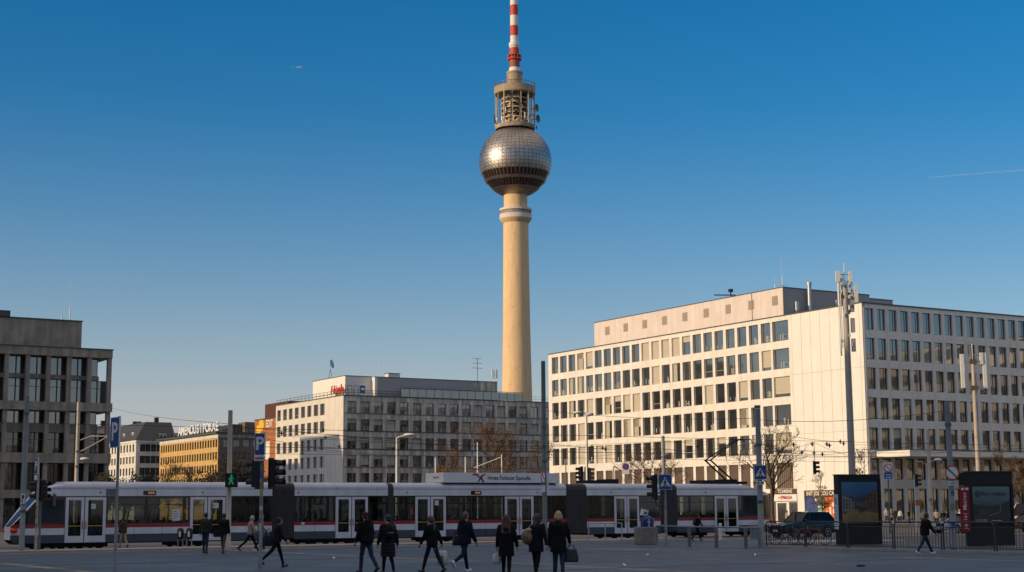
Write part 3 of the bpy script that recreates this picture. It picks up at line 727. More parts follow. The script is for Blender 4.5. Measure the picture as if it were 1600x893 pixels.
prof = [(tr(26.5, 0), 0)]+[(tr(h_, tz(y_)), tz(y_)) for y_, h_ in ys]
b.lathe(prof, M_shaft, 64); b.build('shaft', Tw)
rq = random.Random(9)
for k, (px_, py_) in enumerate(((796,392),(809,430),(791,468),(801,479),(812,505),(795,540),(806,575),(798,600),(803,365))):
    q = at(px_, py_, TY-6); z_ = q.z; dx = q.x-TX; j = max([i for i in range(len(ys)) if tz(ys[i][0]) <= z_] or [0]); j = min(j, len(ys)-2); za_, zb_ = tz(ys[j][0]), tz(ys[j+1][0]); f_ = (z_-za_)/(zb_-za_); r_ = tr(ys[j][1]+(ys[j+1][1]-ys[j][1])*f_, z_); a = math.asin(max(-0.9, min(0.9, dx/r_)))
    o_ = MB(Rz(a)); o_.box(-0.15, 0.15, -r_-0.04, -r_+0.6, z_, z_+0.4, M_ybrown)
    o_.build('slot', Tw)
for z_ in (66, 80, 94, 108, 121):
    o_ = MB(); rr0 = [tr(h_, tz(y_)) for y_, h_ in ys]; zz0 = [tz(y_) for y_, h_ in ys]
    j = max(i for i in range(len(zz0)) if zz0[i] <= z_) if z_ >= zz0[0] else 0; j = min(j, len(zz0)-2); f_ = (z_-zz0[j])/(zz0[j+1]-zz0[j]); r_ = rr0[j]+(rr0[j+1]-rr0[j])*f_
    o_.lathe([(r_-0.05, z_), (r_+0.035, z_+0.02), (r_+0.035, z_+0.14), (r_-0.05, z_+0.16)], M_shaft, 64, caps=False); o_.build('pour_ring', Tw)
b = MB(); b.lathe([(tr(18.4, tz(349)), tz(349)), (tr(18.4, tz(300)), tz(300))], M_shaft, 48); b.build('neck', Tw)
b = MB(); zz = [tz(y) for y in (349, 345.5, 343, 336.2, 336, 330.8, 330.6, 327.2)]; rr_ = [20.5, 23.5, 25.2, 25.2, 24, 24, 25.2, 25.2]
b.lathe([(tr(r, z), z) for r, z in zip(rr_, zz)]+[(tr(18, zz[-1]), zz[-1])], M_shaft, 48, mats=[M_shaft, M_shaft, M_roof_rose, M_frame, M_concrete, M_frame, M_roof_rose, M_shaft])
b.build('collar_ring', Tw)
# sphere of faceted panels
zc = tz(253.5); RS = tr(56.7, zc)
sp = MB(); seg = 52; lat0 = math.asin(max(-1, (tz(311.5)-zc)/RS)); lat1 = math.asin(min(0.99, (tz(205.5)-zc)/RS))
def lat_of(py_c):  # latitude whose near side shows at this picture row
    lo, hi = lat0, lat1
    for _ in range(50):
        m = (lo+hi)/2; q = (TX, TY-RS*math.cos(m), zc+RS*math.sin(m))
        if proj(q)[1] > py_c: lo = m
        else: hi = m
    return lo
lw = [lat_of(y) for y in (288, 277, 271.5, 261)]
lats = [lat0+(lw[0]-lat0)*i/7 for i in range(7)]+[lw[0], lw[1], lw[2], lw[3]]+[lw[3]+(lat1-lw[3])*i/14 for i in range(1, 15)]
win_i = [7, 9]
def sp_pt(lat, k, r=1.0): a = 2*math.pi*k/seg; return (RS*r*math.cos(lat)*math.cos(a), RS*r*math.cos(lat)*math.sin(a), zc+RS*r*math.sin(lat))
wn2 = [MB(), MB()]; rs2 = random.Random(3)
for i in range(len(lats)-1):
    l0, l1 = lats[i], lats[i+1]
    for k in range(seg):
        if i in win_i:
            e = 0.075
            wn2[win_i.index(i)].add([sp_pt(l0, k+e, 0.99), sp_pt(l0, k+1-e, 0.99), sp_pt(l1, k+1-e, 0.99), sp_pt(l1, k+e, 0.99)], [(0,1,2,3)], M_twin)
            sp.add([sp_pt(l0, k-e), sp_pt(l0, k+e), sp_pt(l1, k+e), sp_pt(l1, k-e)], [(0,1,2,3)], M_steel)
            continue
        g = 0.034; gl = (l1-l0)*0.04
        q = [sp_pt(l0+gl, k+g), sp_pt(l0+gl, k+1-g), sp_pt(l1-gl, k+1-g), sp_pt(l1-gl, k+g), sp_pt((l0+l1)/2, k+0.5, 1.002)]
        j = [Vector((x, y, z))*1.0 for x, y, z in q]
        t_ = rs2.uniform(-0.002, 0.002); j[4] = Vector(sp_pt((l0+l1)/2+t_*0.4, k+0.5+t_*2, 1.0009))
        sp.add(j, [(0,1,4),(1,2,4),(2,3,4),(3,0,4)], M_steel, False)
sph = sp.build('sphere', Tw)
for q_ in wn2: q_.build('window_band', Tw)
b = MB(); b.lathe([(RS*0.985*math.cos(l), zc+RS*0.985*math.sin(l)) for l in [lat0+(lat1-lat0)*i/24 for i in range(25)]], M_seam, 52); b.build('sphere_frame', Tw)
M_plat = mat('platform concrete', (0.44,0.335,0.23), 0.85, var=0.2, scale=0.3, stain=0.2)
M_cage = mat('cage steel', (0.19,0.15,0.11), 0.6, 0.2, var=0.2, scale=0.5)
# equipment cage
def ring(b, y0, y1, hw, m, hin=20): z0, z1 = tz(y0), tz(y1); b.lathe([(tr(hin, z0), z0), (tr(hw*0.985, z0), z0), (tr(hw, z0+0.6), z0+0.6), (tr(hw, z1), z1), (tr(hin, z1), z1)], m, 40, caps=False)
b = MB(); ring(b, 203.5, 197.5, 31, M_plat); b.build('lower_platform', Tw)
b = MB(); ring(b, 149, 138, 32.2, M_plat, 11); b.build('upper_platform', Tw)
z0, z1 = tz(206), tz(138); b = MB(); b.lathe([(tr(16.0, z0), z0), (tr(16.0, z1), z1)], M_concrete, 32); b.build('core', Tw)
b = MB()
for y_ in (194, 187, 180, 172, 164, 157): 
    z_ = tz(y_); b.lathe([(tr(15, z_), z_), (tr(20.8, z_), z_), (tr(20.8, z_+0.45), z_+0.45), (tr(15, z_+0.45), z_+0.45)], M_shaft, 32, caps=False)
for k in range(9):
    a = 2*math.pi*(k+0.3)/9; r = tr(20.3, z0); b.tube([(r*math.cos(a), r*math.sin(a), z0), (r*math.cos(a), r*math.sin(a), z1)], 0.26, M_cage, 6)
b.build('floor_deck', Tw)
b = MB(); rq = random.Random(5)
for k in range(150):
    a = rq.uniform(0, 2*math.pi); r = tr(rq.uniform(16.8, 19.8), z0); z_ = rq.uniform(z0+1, z1-4); s_ = rq.uniform(0.5, 1.5)
    b.box(-s_/2, s_/2, -0.5, 0.5, 0, rq.uniform(0.6, 2.2), rq.choice((M_black, M_shaft, M_frame, M_panelwhite, M_black)), T=Tr(r*math.cos(a), r*math.sin(a), z_) @ Rz(a+1.57))
b.build('radio_equipment', Tw)
for k in range(14):
    a = 2*math.pi*k/14+0.1; r = tr(30.4, z0); rb2 = MB()
    rb2.tube([(r*math.cos(a), r*math.sin(a), tz(197.5)), (r*math.cos(a), r*math.sin(a), tz(149))], 0.2 if k % 3 else 0.38, M_frame_l, 5); rb2.build('stay_rod', Tw)
b = MB()
for k in range(36):
    a = 2*math.pi*k/36; r = tr(31.4, z1); b.tube([(r*math.cos(a), r*math.sin(a), z1), (r*math.cos(a), r*math.sin(a), z1+1.5+(1.6 if k % 5 == 0 else 0))], 0.12, M_frame, 4)
b.lathe([(tr(31.3, z1), z1+1.4), (tr(31.5, z1), z1+1.4), (tr(31.5, z1), z1+1.6), (tr(31.3, z1), z1+1.6)], M_frame, 36, caps=False); b.build('railing', Tw)
rq = random.Random(12)
for k in range(22):
    a = 2*math.pi*k/22+rq.uniform(-0.1, 0.1); r = tr(30.8, z0)+0.3; z_ = rq.choice((tz(196), tz(188), tz(176), tz(162)))+rq.uniform(0, 1.5)
    o_ = MB(Tr(r*math.cos(a), r*math.sin(a), z_) @ Rz(a)); h_ = rq.uniform(1.0, 2.6); o_.box(-0.2, 0.25, -0.25, 0.25, 0, h_, rq.choice((M_panelwhite, M_frame, M_panelwhite, M_black))); o_.tube([(-0.4, 0, h_*0.5), (0, 0, h_*0.5)], 0.1, M_frame, 4); o_.build('panel_antenna', Tw)
M_dish_d = mat('dish grey green', (0.10,0.12,0.11), 0.5, var=0.1)
for px, py, rpx, m, tilt in ((838, 169, 6.5, M_dish_d, 62), (840, 186, 6.5, M_dish_d, 60), (828.5, 182, 4.2, M_panelwhite, 8), (836, 178, 2.5, M_panelwhite, 30), (838, 200, 3, M_frame, 70)):
    q = at(px, py, TY-6); r = tr(rpx, q.z); b = MB(Tr(q.x-TX, q.y-TY, q.z) @ Rz(R_(tilt)) @ Matrix.Rotation(R_(90), 4, 'X'))
    b.lathe([(0.01, -0.3*r), (r*0.5, -0.22*r), (r, 0.12*r), (r*0.97, 0.14*r), (r*0.45, -0.14*r), (0.01, -0.2*r)], m, 16); b.build('dish', Tw)
    b = MB(); rr0 = tr(26, q.z); d_ = Vector((q.x-TX, q.y-TY, 0)).normalized(); b.tube([d_*rr0+Vector((0,0,q.z)), (q.x-TX, q.y-TY, q.z)], 0.22, M_frame, 5); b.build('bracket', Tw)
b = MB(); b.lathe([(tr(h, tz(y)), tz(y)) for y, h in ((138, 12.6), (116, 12.2), (116, 12.9), (113.5, 12.9), (113.4, 9))], M_plat, 32); b.build('mast_base', Tw)
M_mred = mat('mast red', (0.55,0.05,0.018), 0.6, var=0.06, scale=0.3); M_mwhite = mat('mast white', (0.72,0.70,0.66), 0.6, var=0.05, scale=0.3)
M_mrust = mat('mast rusty red', (0.30,0.10,0.06), 0.7, var=0.25, scale=0.6)
b = MB(); sec = [(113.4, 9.2, M_mwhite), (106.5, 8.2, M_mrust), (97, 8, M_mred), (88, 7.6, M_mrust), (84, 7.5, M_mred), (76, 7.2, M_mwhite), (72, 8.6, M_mwhite), (68, 8.6, M_mwhite), (67.8, 6.4, M_mwhite), (57, 6.3, M_mred), (41, 6.3, M_mwhite), (25, 6.2, M_mred), (9, 6.1, M_mwhite), (-8, 6.0, M_mred), (-24, 5.8, M_mwhite), (-42, 5.6, M_mred), (-60, 5.4, M_mwhite), (-80, 3.2, M_mred), (-110, 3.0, M_mwhite), (-150, 1.2, M_mwhite)]
b.lathe([(tr(h, tz(y)), tz(y)) for y, h, m in sec], None, 24, mats=[m for y, h, m in sec]); b.build('mast', Tw)
b = MB(); z_ = tz(94)
for zz_ in (tz(94), tz(88)): b.lathe([(tr(8, z_), zz_), (tr(10.6, z_), zz_), (tr(10.6, z_), zz_+0.35), (tr(8, z_), zz_+0.35)], M_mrust, 20, caps=False)
for k in range(12):
    a = 2*math.pi*k/12; r = tr(10.5, z_); b.tube([(r*math.cos(a), r*math.sin(a), tz(95)), (r*math.cos(a), r*math.sin(a), tz(86.5))], 0.16, M_mred, 4)
b.build('mast_platform', Tw)

# ================================================================== ground
def paving(name, col, sx, sy, joint, rough=0.55):
    m = bpy.data.materials.new(name); m.use_nodes = True; nt = m.node_tree; N = nt.nodes; L = nt.links; bs = N['Principled BSDF']
    tc = N.new('ShaderNodeTexCoord'); mp = N.new('ShaderNodeMapping'); mp.inputs['Rotation'].default_value = (0, 0, -ANG); L.new(tc.outputs['Object'], mp.inputs['Vector'])
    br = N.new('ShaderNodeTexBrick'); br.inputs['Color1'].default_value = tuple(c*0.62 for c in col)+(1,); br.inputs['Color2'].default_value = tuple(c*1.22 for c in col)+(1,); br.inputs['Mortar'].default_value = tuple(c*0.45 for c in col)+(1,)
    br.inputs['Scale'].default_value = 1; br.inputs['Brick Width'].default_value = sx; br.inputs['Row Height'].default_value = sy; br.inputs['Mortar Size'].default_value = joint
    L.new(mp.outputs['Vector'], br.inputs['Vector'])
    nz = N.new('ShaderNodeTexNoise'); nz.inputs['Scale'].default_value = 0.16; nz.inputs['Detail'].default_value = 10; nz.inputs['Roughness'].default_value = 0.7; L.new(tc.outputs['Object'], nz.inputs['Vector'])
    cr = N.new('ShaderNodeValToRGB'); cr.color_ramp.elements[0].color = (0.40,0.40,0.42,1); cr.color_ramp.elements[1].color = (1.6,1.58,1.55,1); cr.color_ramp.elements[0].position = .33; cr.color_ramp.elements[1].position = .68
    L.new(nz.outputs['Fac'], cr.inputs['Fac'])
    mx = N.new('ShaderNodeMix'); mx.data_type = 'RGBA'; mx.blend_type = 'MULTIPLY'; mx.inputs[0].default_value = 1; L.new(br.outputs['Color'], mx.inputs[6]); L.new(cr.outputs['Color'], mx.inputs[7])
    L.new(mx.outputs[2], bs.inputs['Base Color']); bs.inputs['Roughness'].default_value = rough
    n2 = N.new('ShaderNodeTexNoise'); n2.inputs['Scale'].default_value = 14; n2.inputs['Detail'].default_value = 4; L.new(tc.outputs['Object'], n2.inputs['Vector'])
    bp = N.new('ShaderNodeBump'); bp.inputs['Strength'].default_value = 0.35; bp.inputs['Distance'].default_value = 0.01; L.new(n2.outputs['Fac'], bp.inputs['Height']); L.new(bp.outputs['Normal'], bs.inputs['Normal'])
    return m
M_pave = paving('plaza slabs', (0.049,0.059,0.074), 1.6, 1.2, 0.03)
M_walk = paving('pavement slabs', (0.24,0.20,0.16), 0.5, 0.5, 0.01, 0.8)
M_asph = mat('asphalt', (0.085,0.080,0.075), 0.85, var=0.25, scale=0.3, bump=0.4, bscale=20)
M_bed = mat('track bed concrete', (0.17,0.15,0.13), 0.85, var=0.25, scale=0.4, bump=0.4, bscale=12)
M_kerb = mat('kerb granite', (0.36,0.30,0.25), 0.8, var=0.2, scale=1.2, bump=0.2)
M_rail = mat('rail steel', (0.30,0.24,0.19), 0.35, 0.9, var=0.15)
M_mark = mat('road marking', (0.62,0.62,0.58), 0.7, var=0.12, scale=1.5)
def quad(name, pts, m, z):
    b = MB(); b.add([(p[0], p[1], z) for p in pts], [tuple(range(len(pts)))], m); return struct(name, b)
quad('ground', [(-6000,-6000),(6000,-6000),(6000,6000),(-6000,6000)], M_asph, -0.125)
EB = 74.6; EA = 58.0                                     # edges of the raised square
def slab(name, a0, a1, b0, b1, z0, z1, m):
    b = MB(Rz(ANG)); b.box(a0, a1, b0, b1, z0, z1, m); return struct(name, b)
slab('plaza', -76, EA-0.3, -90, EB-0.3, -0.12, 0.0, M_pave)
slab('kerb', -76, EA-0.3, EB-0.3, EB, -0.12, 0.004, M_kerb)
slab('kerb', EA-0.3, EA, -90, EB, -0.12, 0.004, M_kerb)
slab('track_bed', -120, 260, 76.2, 90.5, -0.2, -0.115, M_bed)
slab('tram_platform', -76, 61, 78.1, 81.3, -0.113, 0.03, M_kerb)
for b0 in (76.9, 86.1-0.05, 87.5, 77.5):
    pass
for b0 in (76.75, 86.05, 87.5):
    slab('tram_rail', -120, 260, b0-0.035, b0+0.035, -0.114, -0.09, M_rail)
slab('pavement', 110, 260, 129.5, 139.1, -0.12, 0.01, M_walk)
slab('pavement', 128, 136.3, 139.1, 270, -0.12, 0.01, M_walk)
slab('kerb', 110, 260, 129.2, 129.5, -0.12, 0.014, M_kerb)
slab('pavement', -40, 62, 190, 197.5, -0.12, 0.01, M_walk)
for k in range(14):
    slab('lane_marking', 61.8, 62.0, -60+9*k, -56+9*k, -0.124, -0.119, M_mark)
for k in range(9):
    slab('lane_marking', 80+7*k, 83.5+7*k, 112, 112.18, -0.124, -0.119, M_mark)
for k in range(7):
    slab('crossing_stripe', 62.5+1.1*k, 63.0+1.1*k, 68, 73, -0.124, -0.119, M_mark)

M_iron = mat('cast iron', (0.03,0.03,0.032), 0.5, 0.6, var=0.3, scale=6)
for k, (px, py, lab) in enumerate(((250,880,'round iron manhole cover in the paving near the big parking sign'), (1000,874,'round iron manhole cover in the paving below the planter'), (1290,880,'round iron manhole cover in the paving before the railing'))):
    q = gp(px, py); t = thing('manhole_cover', lab, 'manhole cover', (q.x, q.y, 0.001), 0.3*k); b = MB(); b.lathe([(0.42, 0.0), (0.42, 0.006), (0.36, 0.010), (0, 0.010)], M_iron, 24); b.build('lid', t)
    b = MB(); b.lathe([(0.50, 0.0), (0.50, 0.005), (0.43, 0.005)], M_kerb, 24, caps=False); b.build('rim', t)
M_gut = mat('drain channel', (0.028,0.03,0.034), 0.6, var=0.3, scale=3)
for bb in (40.0, 56.0, 70.5): slab('drain_channel', -70, EA-0.4, bb, bb+0.22, -0.05, 0.005, M_gut)
for aa in (0.0, 14.0, 28.0, 42.0): slab('paving_band', aa, aa+0.5, 5, EB-0.4, -0.05, 0.004, M_walk)
# ================================================================== tram
M_tramw = mat('tram white paint', (0.70,0.70,0.75), 0.32, var=0.09, scale=0.9, stain=0.12, coat=0.4)
M_tramwd = mat('tram white roof', (0.60,0.60,0.66), 0.5, var=0.08, scale=0.7, stain=0.1)
M_tramr = mat('tram red stripe', (0.30,0.018,0.02), 0.35, var=0.05)
M_tramb = mat('tram grey blue skirt', (0.050,0.060,0.085), 0.45, var=0.12, scale=1.2)
M_tramk = mat('tram black band', (0.010,0.010,0.012), 0.15, var=0.1)
M_rubber = mat('bellows rubber', (0.060,0.058,0.060), 0.75, var=0.2, scale=2)
M_under = mat('underfloor grime', (0.014,0.012,0.011), 0.9, var=0.2)
M_tglass = clear_glass('tram window glass', (0.58,0.62,0.61), 1.45)
M_wsglass = win_glass('windscreen glass', (0.03,0.042,0.046), 1.2, rough=0.2, wav=0.05); M_wsglass.node_tree.nodes['Principled BSDF'].inputs['Specular IOR Level'].default_value = 0.2
M_amber = mat('amber display', (0.3,0.12,0.02), 0.5, var=0.0, emit=(1.0,0.42,0.08), estr=0.25)
M_yellowp = mat('yellow grab pole', (0.60,0.40,0.03), 0.4, var=0.05)
M_seat = mat('seat fabric', (0.05,0.09,0.12), 0.9, var=0.3, scale=6)
M_inner = mat('tram inner lining', (0.32,0.32,0.31), 0.7, var=0.06)
M_handle = mat('door handle orange', (0.45,0.12,0.03), 0.5, var=0.05)
M_tail = mat('tail lamp red', (0.5,0.015,0.01), 0.2, var=0.05, emit=(1,0.05,0.02), estr=0.03)
M_paper = mat('paper notice', (0.68,0.68,0.70), 0.8, var=0.06)
TB_ = 85.5; TZ = -0.1; TW = 2.45
def tx(px): return a_at(px, TB_, 1.8)-A0
A0 = 0.0; A0 = a_at(21, TB_, 1.8)
Tram = thing('tram', 'long articulated white tram with red stripe stopped across the square', 'tram', W(A0, TB_, TZ), ANG)
BANDS = [(0.36, 0.80, M_tramb), (0.80, 1.16, M_tramw), (1.16, 1.37, M_tramr)]
ZW0, ZW1, ZC = 1.42, 2.86, 3.28
def rot_loft(mb, rings, mats, smooth=False):      # rings: list of lists of points, mats per strip
    n = len(rings[0])
    for i in range(len(rings)-1):
        for k in range(n-1):
            m = mats(i, k)
            mb.add([rings[i][k], rings[i][k+1], rings[i+1][k+1], rings[i+1][k]], [(0, 3, 2, 1)], m, smooth)
ROOFP = [(0, 3.30), (0.0, 3.42), (0.06, 3.54), (0.2, 3.64), (0.5, 3.70), (TW-0.5, 3.70), (TW-0.2, 3.64), (TW-0.06, 3.54), (TW, 3.42), (TW, 3.30)]
def side_wall(mb, x0, x1, doors, y, s):
    """bands between doors; y outer face, s=+1 wall thickness direction"""
    xs = [x0]
    for d0, d1 in doors: xs += [d0, d1]
    xs.append(x1)
    for i in range(0, len(xs), 2):
        for z0, z1, m in BANDS: mb.box(xs[i], xs[i+1], y, y+s*0.06, z0, z1, m)
    for i in range(0, len(xs), 2):
        n_ = int((xs[i+1]-xs[i])/1.25)
        for j in range(1, n_): q_ = xs[i]+(xs[i+1]-xs[i])*j/n_; mb.box(q_-0.008, q_+0.008, y-s*0.002, y, 0.40, 1.30, M_tramk)
    mb.box(x0, x1, y, y+s*0.06, ZW1+0.04, ZC, M_tramw)
    mb.box(x0, x1, y+s*0.02, y+s*0.06, ZC, 3.30, M_tramk)
def glass_run(parent, body, x0, x1, y, s, splits, notice=None):
    """black surround with flush panes between x0 and x1"""
    xs = [x0]+splits+[x1]
    body.box(x0, x1, y+s*0.004, y+s*0.06, 1.37, ZW0, M_tramk); body.box(x0, x1, y+s*0.004, y+s*0.06, ZW1-0.04, ZW1+0.04, M_tramk)
    for i in range(len(xs)-1):
        a, b = xs[i], xs[i+1]
        e = 0.09
        body.box(a, a+e, y+s*0.004, y+s*0.06, ZW0, ZW1-0.04, M_tramk); body.box(b-e, b, y+s*0.004, y+s*0.06, ZW0, ZW1-0.04, M_tramk)
        if b-a > 0.25:
            g = MB(); g.box(a+e, b-e, y+s*0.012, y+s*0.018, ZW0, ZW1-0.04, M_tglass)
            if b-a > 1.0: g.box(a+e, b-e, y+s*0.010, y+s*0.030, ZW0+0.98, ZW0+1.02, M_tramk)
            g.build('window', parent)
def door_leaf(parent, x0, x1, y, hs):
    d = MB(); z0, z1 = 0.37, ZW1-0.02; f = 0.17; w = x1-x0
    d.box(x0, x1, y-0.012, y+0.03, z0, z0+0.36, M_tramw); d.box(x0, x1, y-0.012, y+0.03, z1-0.16, z1, M_tramw)
    d.box(x0, x0+f, y-0.012, y+0.03, z0+0.36, z1-0.16, M_tramw); d.box(x1-f, x1, y-0.012, y+0.03, z0+0.36, z1-0.16, M_tramw)
    d.box(x0+f, x0+f+0.03, y-0.006, y+0.03, z0+0.36, z1-0.16, M_tramk); d.box(x1-f-0.03, x1-f, y-0.006, y+0.03, z0+0.36, z1-0.16, M_tramk)
    d.box(x0+f+0.03, x1-f-0.03, y+0.005, y+0.012, z0+0.36, z1-0.16, M_tglass)
    d.box(x0+f+0.03, x1-f-0.03, y-0.004, y+0.004, 1.25, 1.29, M_yellowp)
    hx = x1-0.10 if hs > 0 else x0+0.04
    d.box(hx, hx+0.06, y-0.03, y-0.013, 1.1, 1.5, M_handle)
    d.build('door', parent)
def section(x0, x1, doors_px, name='car_section', splits_px=(), far=True):
    s = bpy.data.objects.new(name, None); C.objects.link(s); s.parent = Tram
    body = MB()
    drs = [(tx(p[0]), tx(p[2])) for p in doors_px]
    side_wall(body, x0, x1, drs, 0.0, 1); side_wall(body, x0, x1, [], TW, -1)
    cur = x0; sp = sorted(tx(p) for p in splits_px)
    for (d0, d1) in drs+[(x1, x1)]:
        if d0-cur > 0.05:
            glass_run(s, body, cur, d0, 0.0, 1, [q for q in sp if cur+0.3 < q < d0-0.3])
        cur = d1
    n = max(1, int((x1-x0)/1.9)); glass_run(s, body, x0, x1, TW, -1, [x0+(x1-x0)*i/n for i in range(1, n)])
    for p in doors_px:
        xa, xb, xc = tx(p[0]), tx(p[1]), tx(p[2])
        body.box(xa, xc, 0.035, 0.06, 0.36, 0.42, M_tramb); body.box(xb-0.025, xb+0.025, 0.0, 0.03, 0.42, ZW1, M_tramk)
        body.box(xa, xc, 0.0, 0.06, ZW1-0.02, ZW1+0.04, M_tramk)
        door_leaf(s, xa+0.02, xb-0.025, 0.0, 1); door_leaf(s, xb+0.025, xc-0.02, 0.0, -1)
    # floor, ceiling, poles
    body.box(x0, x1, 0.06, TW-0.06, 0.36, 0.42, M_under); body.box(x0, x1, 0.06, TW-0.06, 3.1, 3.14, M_inner)
    body.box(x0, x1, 0.02, TW-0.02, 0.30, 0.36, M_under)
    k = x0+0.8
    while k < x1-0.5:
        body.tube([(k, 0.75, 0.42), (k, 0.75, 3.1)], 0.03, M_yellowp, 6); body.tube([(k+0.6, 1.7, 0.42), (k+0.6, 1.7, 3.1)], 0.03, M_yellowp, 6); k += 2.1
    body.build('body', s)
    r = MB(); rot_loft(r, [[(x0, y, z) for y, z in ROOFP], [(x1, y, z) for y, z in ROOFP]], lambda i, k: M_tramwd, False)
    for xx, fl in ((x0, 1), (x1, -1)):
        f = list(range(len(ROOFP))); r.add([(xx, y, z) for y, z in ROOFP], [tuple(f if fl > 0 else reversed(f))], M_tramwd)
    r.box(x0+(x1-x0)*0.45, x0+(x1-x0)*0.45+0.03, -0.002, 0.01, 3.3, 3.42, M_tramk)
    r.build('roof', s)
    k = x0+0.5; i = 0
    while k < x1-1.0:
        if not any(d0-0.5 < k < d1+0.1 for d0, d1 in drs):
            q = MB(); q.box(k, k+0.45, 0.25, 0.7, 0.75, 0.87, M_seat); q.box(k+0.38, k+0.46, 0.25, 0.7, 0.87, 1.55, M_seat); q.box(k+0.1, k+0.3, 0.3, 0.6, 0.42, 0.75, M_under); q.build('seat', s)
        q = MB(); q.box(k, k+0.45, 1.75, 2.2, 0.75, 0.87, M_seat); q.box(k+0.38, k+0.46, 1.75, 2.2, 0.87, 1.55, M_seat); q.box(k+0.1, k+0.3, 1.8, 2.1, 0.42, 0.75, M_under); q.build('seat', s)
        k += 0.95
    return s
def bellows(x0, x1, folds, jitter=0.0):
    b = MB(); rings = []; n = folds*2
    prof = [(0, 0.40), (0, 3.35), (0.15, 3.58), (0.5, 3.66), (TW-0.5, 3.66), (TW-0.15, 3.58), (TW, 3.35), (TW, 0.40), (0, 0.40)]
    cy, cz = TW/2, 1.9
    for i in range(n+1):
        k = 0.0 if i % 2 == 0 else 0.10
        ring = []
        for y, z in prof:
            yy = y+(k if y < cy else -k) if True else y
            zz = z-(k if z > cz else -k*0.5)
            ring.append((x0+(x1-x0)*i/n, yy, zz))
        rings.append(ring)
    rot_loft(b, rings, lambda i, k: M_rubber, False)
    b.build('bellows', Tram)
def nose(x0, x1, flip, xw, zslope):
    """end of the tram: x0 tip, x1 joins the section; xw where the windscreen meets the roof"""
    s = bpy.data.objects.new('cab', None); C.objects.link(s); s.parent = Tram
    sgn = 1 if x1 > x0 else -1; L_ = abs(x1-x0)
    st = [0.0, 0.06, 0.14, 0.28, 0.45, 0.62, 0.8, 1.0]
    b = MB(); rings = []
    zs = [0.36, 0.80, 1.16, 1.37, ZW0, ZW1+0.04, 3.28, 3.30, 3.42, 3.54, 3.64, 3.70]
    for t in st:
        x = x0+(x1-x0)*t; ins = 0.55*(1-min(1, t/0.45))**2.0
        top = zslope(t)
        ring = []
        for z in zs:
            yy = {3.54: 0.06, 3.64: 0.2, 3.70: 0.5}.get(z, 0.0)
            zb = 0.55 if t == 0 else (0.40 if t < 0.1 else 0.36)
            ring.append((x, ins+yy*min(1, t/0.3+0.2), max(zb, min(z, top))))
        ring = ring+[(p[0], TW-p[1], p[2]) for p in reversed(ring)]
        rings.append(ring)
    order = [M_tramb, M_tramw, M_tramr, M_tramk, M_tramk, M_tramw, M_tramk, M_tramwd, M_tramwd, M_tramwd, M_tramwd]
    def mm(i, k):
        n = len(zs)
        if k == n-1: return M_wsglass if st[i+1] <= xw+1e-6 else M_tramwd
        kk = k if k < n-1 else 2*n-2-k
        if kk in (3, 4) and 0.3 < st[i] : return M_tramk
        return order[kk]
    if sgn < 0: rings2 = rings[::-1]; rot_loft(b, rings2, lambda i, k: mm(len(rings)-2-i, k), False)
    else: rot_loft(b, rings, mm, False)
    cap = rings[0]; b.add(cap, [tuple(range(len(cap))) if sgn < 0 else tuple(reversed(range(len(cap))))], M_tramw)
    b.build('shell', s)
    # cab side windows: dark panes on the flank
    for yy, o in ((-0.004, -1), (TW+0.004, 1)):
        g = MB(); xa = x0+(x1-x0)*0.50; xb = x0+(x1-x0)*0.97
        g.box(xa, xb, yy, yy+0.002, 1.5, min(ZW1, zslope(0.52)-0.25), M_wsglass); g.build('window', s)
    for yy in (0.28, TW-0.28):
        g = MB(); xx = x0+(x1-x0)*0.05; g.sphere((xx, yy+(0.1 if yy < 1 else -0.1), 1.05), 0.22, M_tail, 10, 6, sc=(1.0, 0.8, 0.65)); g.build('tail_lamp', s)
    g = MB(); g.box(x0+sgn*0.25, x1, 0.3, TW-0.3, 0.30, 0.36, M_under); g.build('floor_plate', s)
    if not flip:
        g = MB(); g.box(x0+(x1-x0)*0.74, x0+(x1-x0)*0.80, -0.16, -0.05, 2.35, 3.0, M_frame); g.tube([(x0+(x1-x0)*0.77, 0, 3.05), (x0+(x1-x0)*0.77, -0.1, 3.0)], 0.02, M_black, 5); g.build('mirror', s)
    return s
xA = tx(101.5)
sl = lambda t: 1.25 + (3.28-1.25)*min(1, t/0.62) if t < 0.62 else 3.28+(3.70-3.28)*min(1, (t-0.62)/0.38)*0.75
nose(0, xA, False, 0.62, sl)
section(xA, tx(425), [(101.5, 132, 166), (296.5, 324, 352.5)], splits_px=(228, 288))
bellows(tx(425), tx(460), 9)
section(tx(460), tx(606), [(524, 549.5, 575)], splits_px=(470, 512, 600))
bellows(tx(606), tx(615), 2)
section(tx(615), tx(885), [(648.5, 672.5, 697), (788.5, 811.5, 834)], splits_px=(703, 740))
bellows(tx(885), tx(917), 8)
section(tx(917), tx(1032), [(959.5, 979.5, 999)], splits_px=())
bellows(tx(1032), tx(1058), 7)
section(tx(1058), tx(1160), [(1116.5, 1134.5, 1153.5)], splits_px=(1078,))
xE1, xE0 = tx(1160), tx(1212)
sr = lambda t: 1.3+(3.0-1.3)*min(1, t/0.14) if t < 0.14 else 3.0+(3.70-3.0)*min(1, (t-0.14)/0.86)
nose(xE0, xE1, True, 0.14, sr)
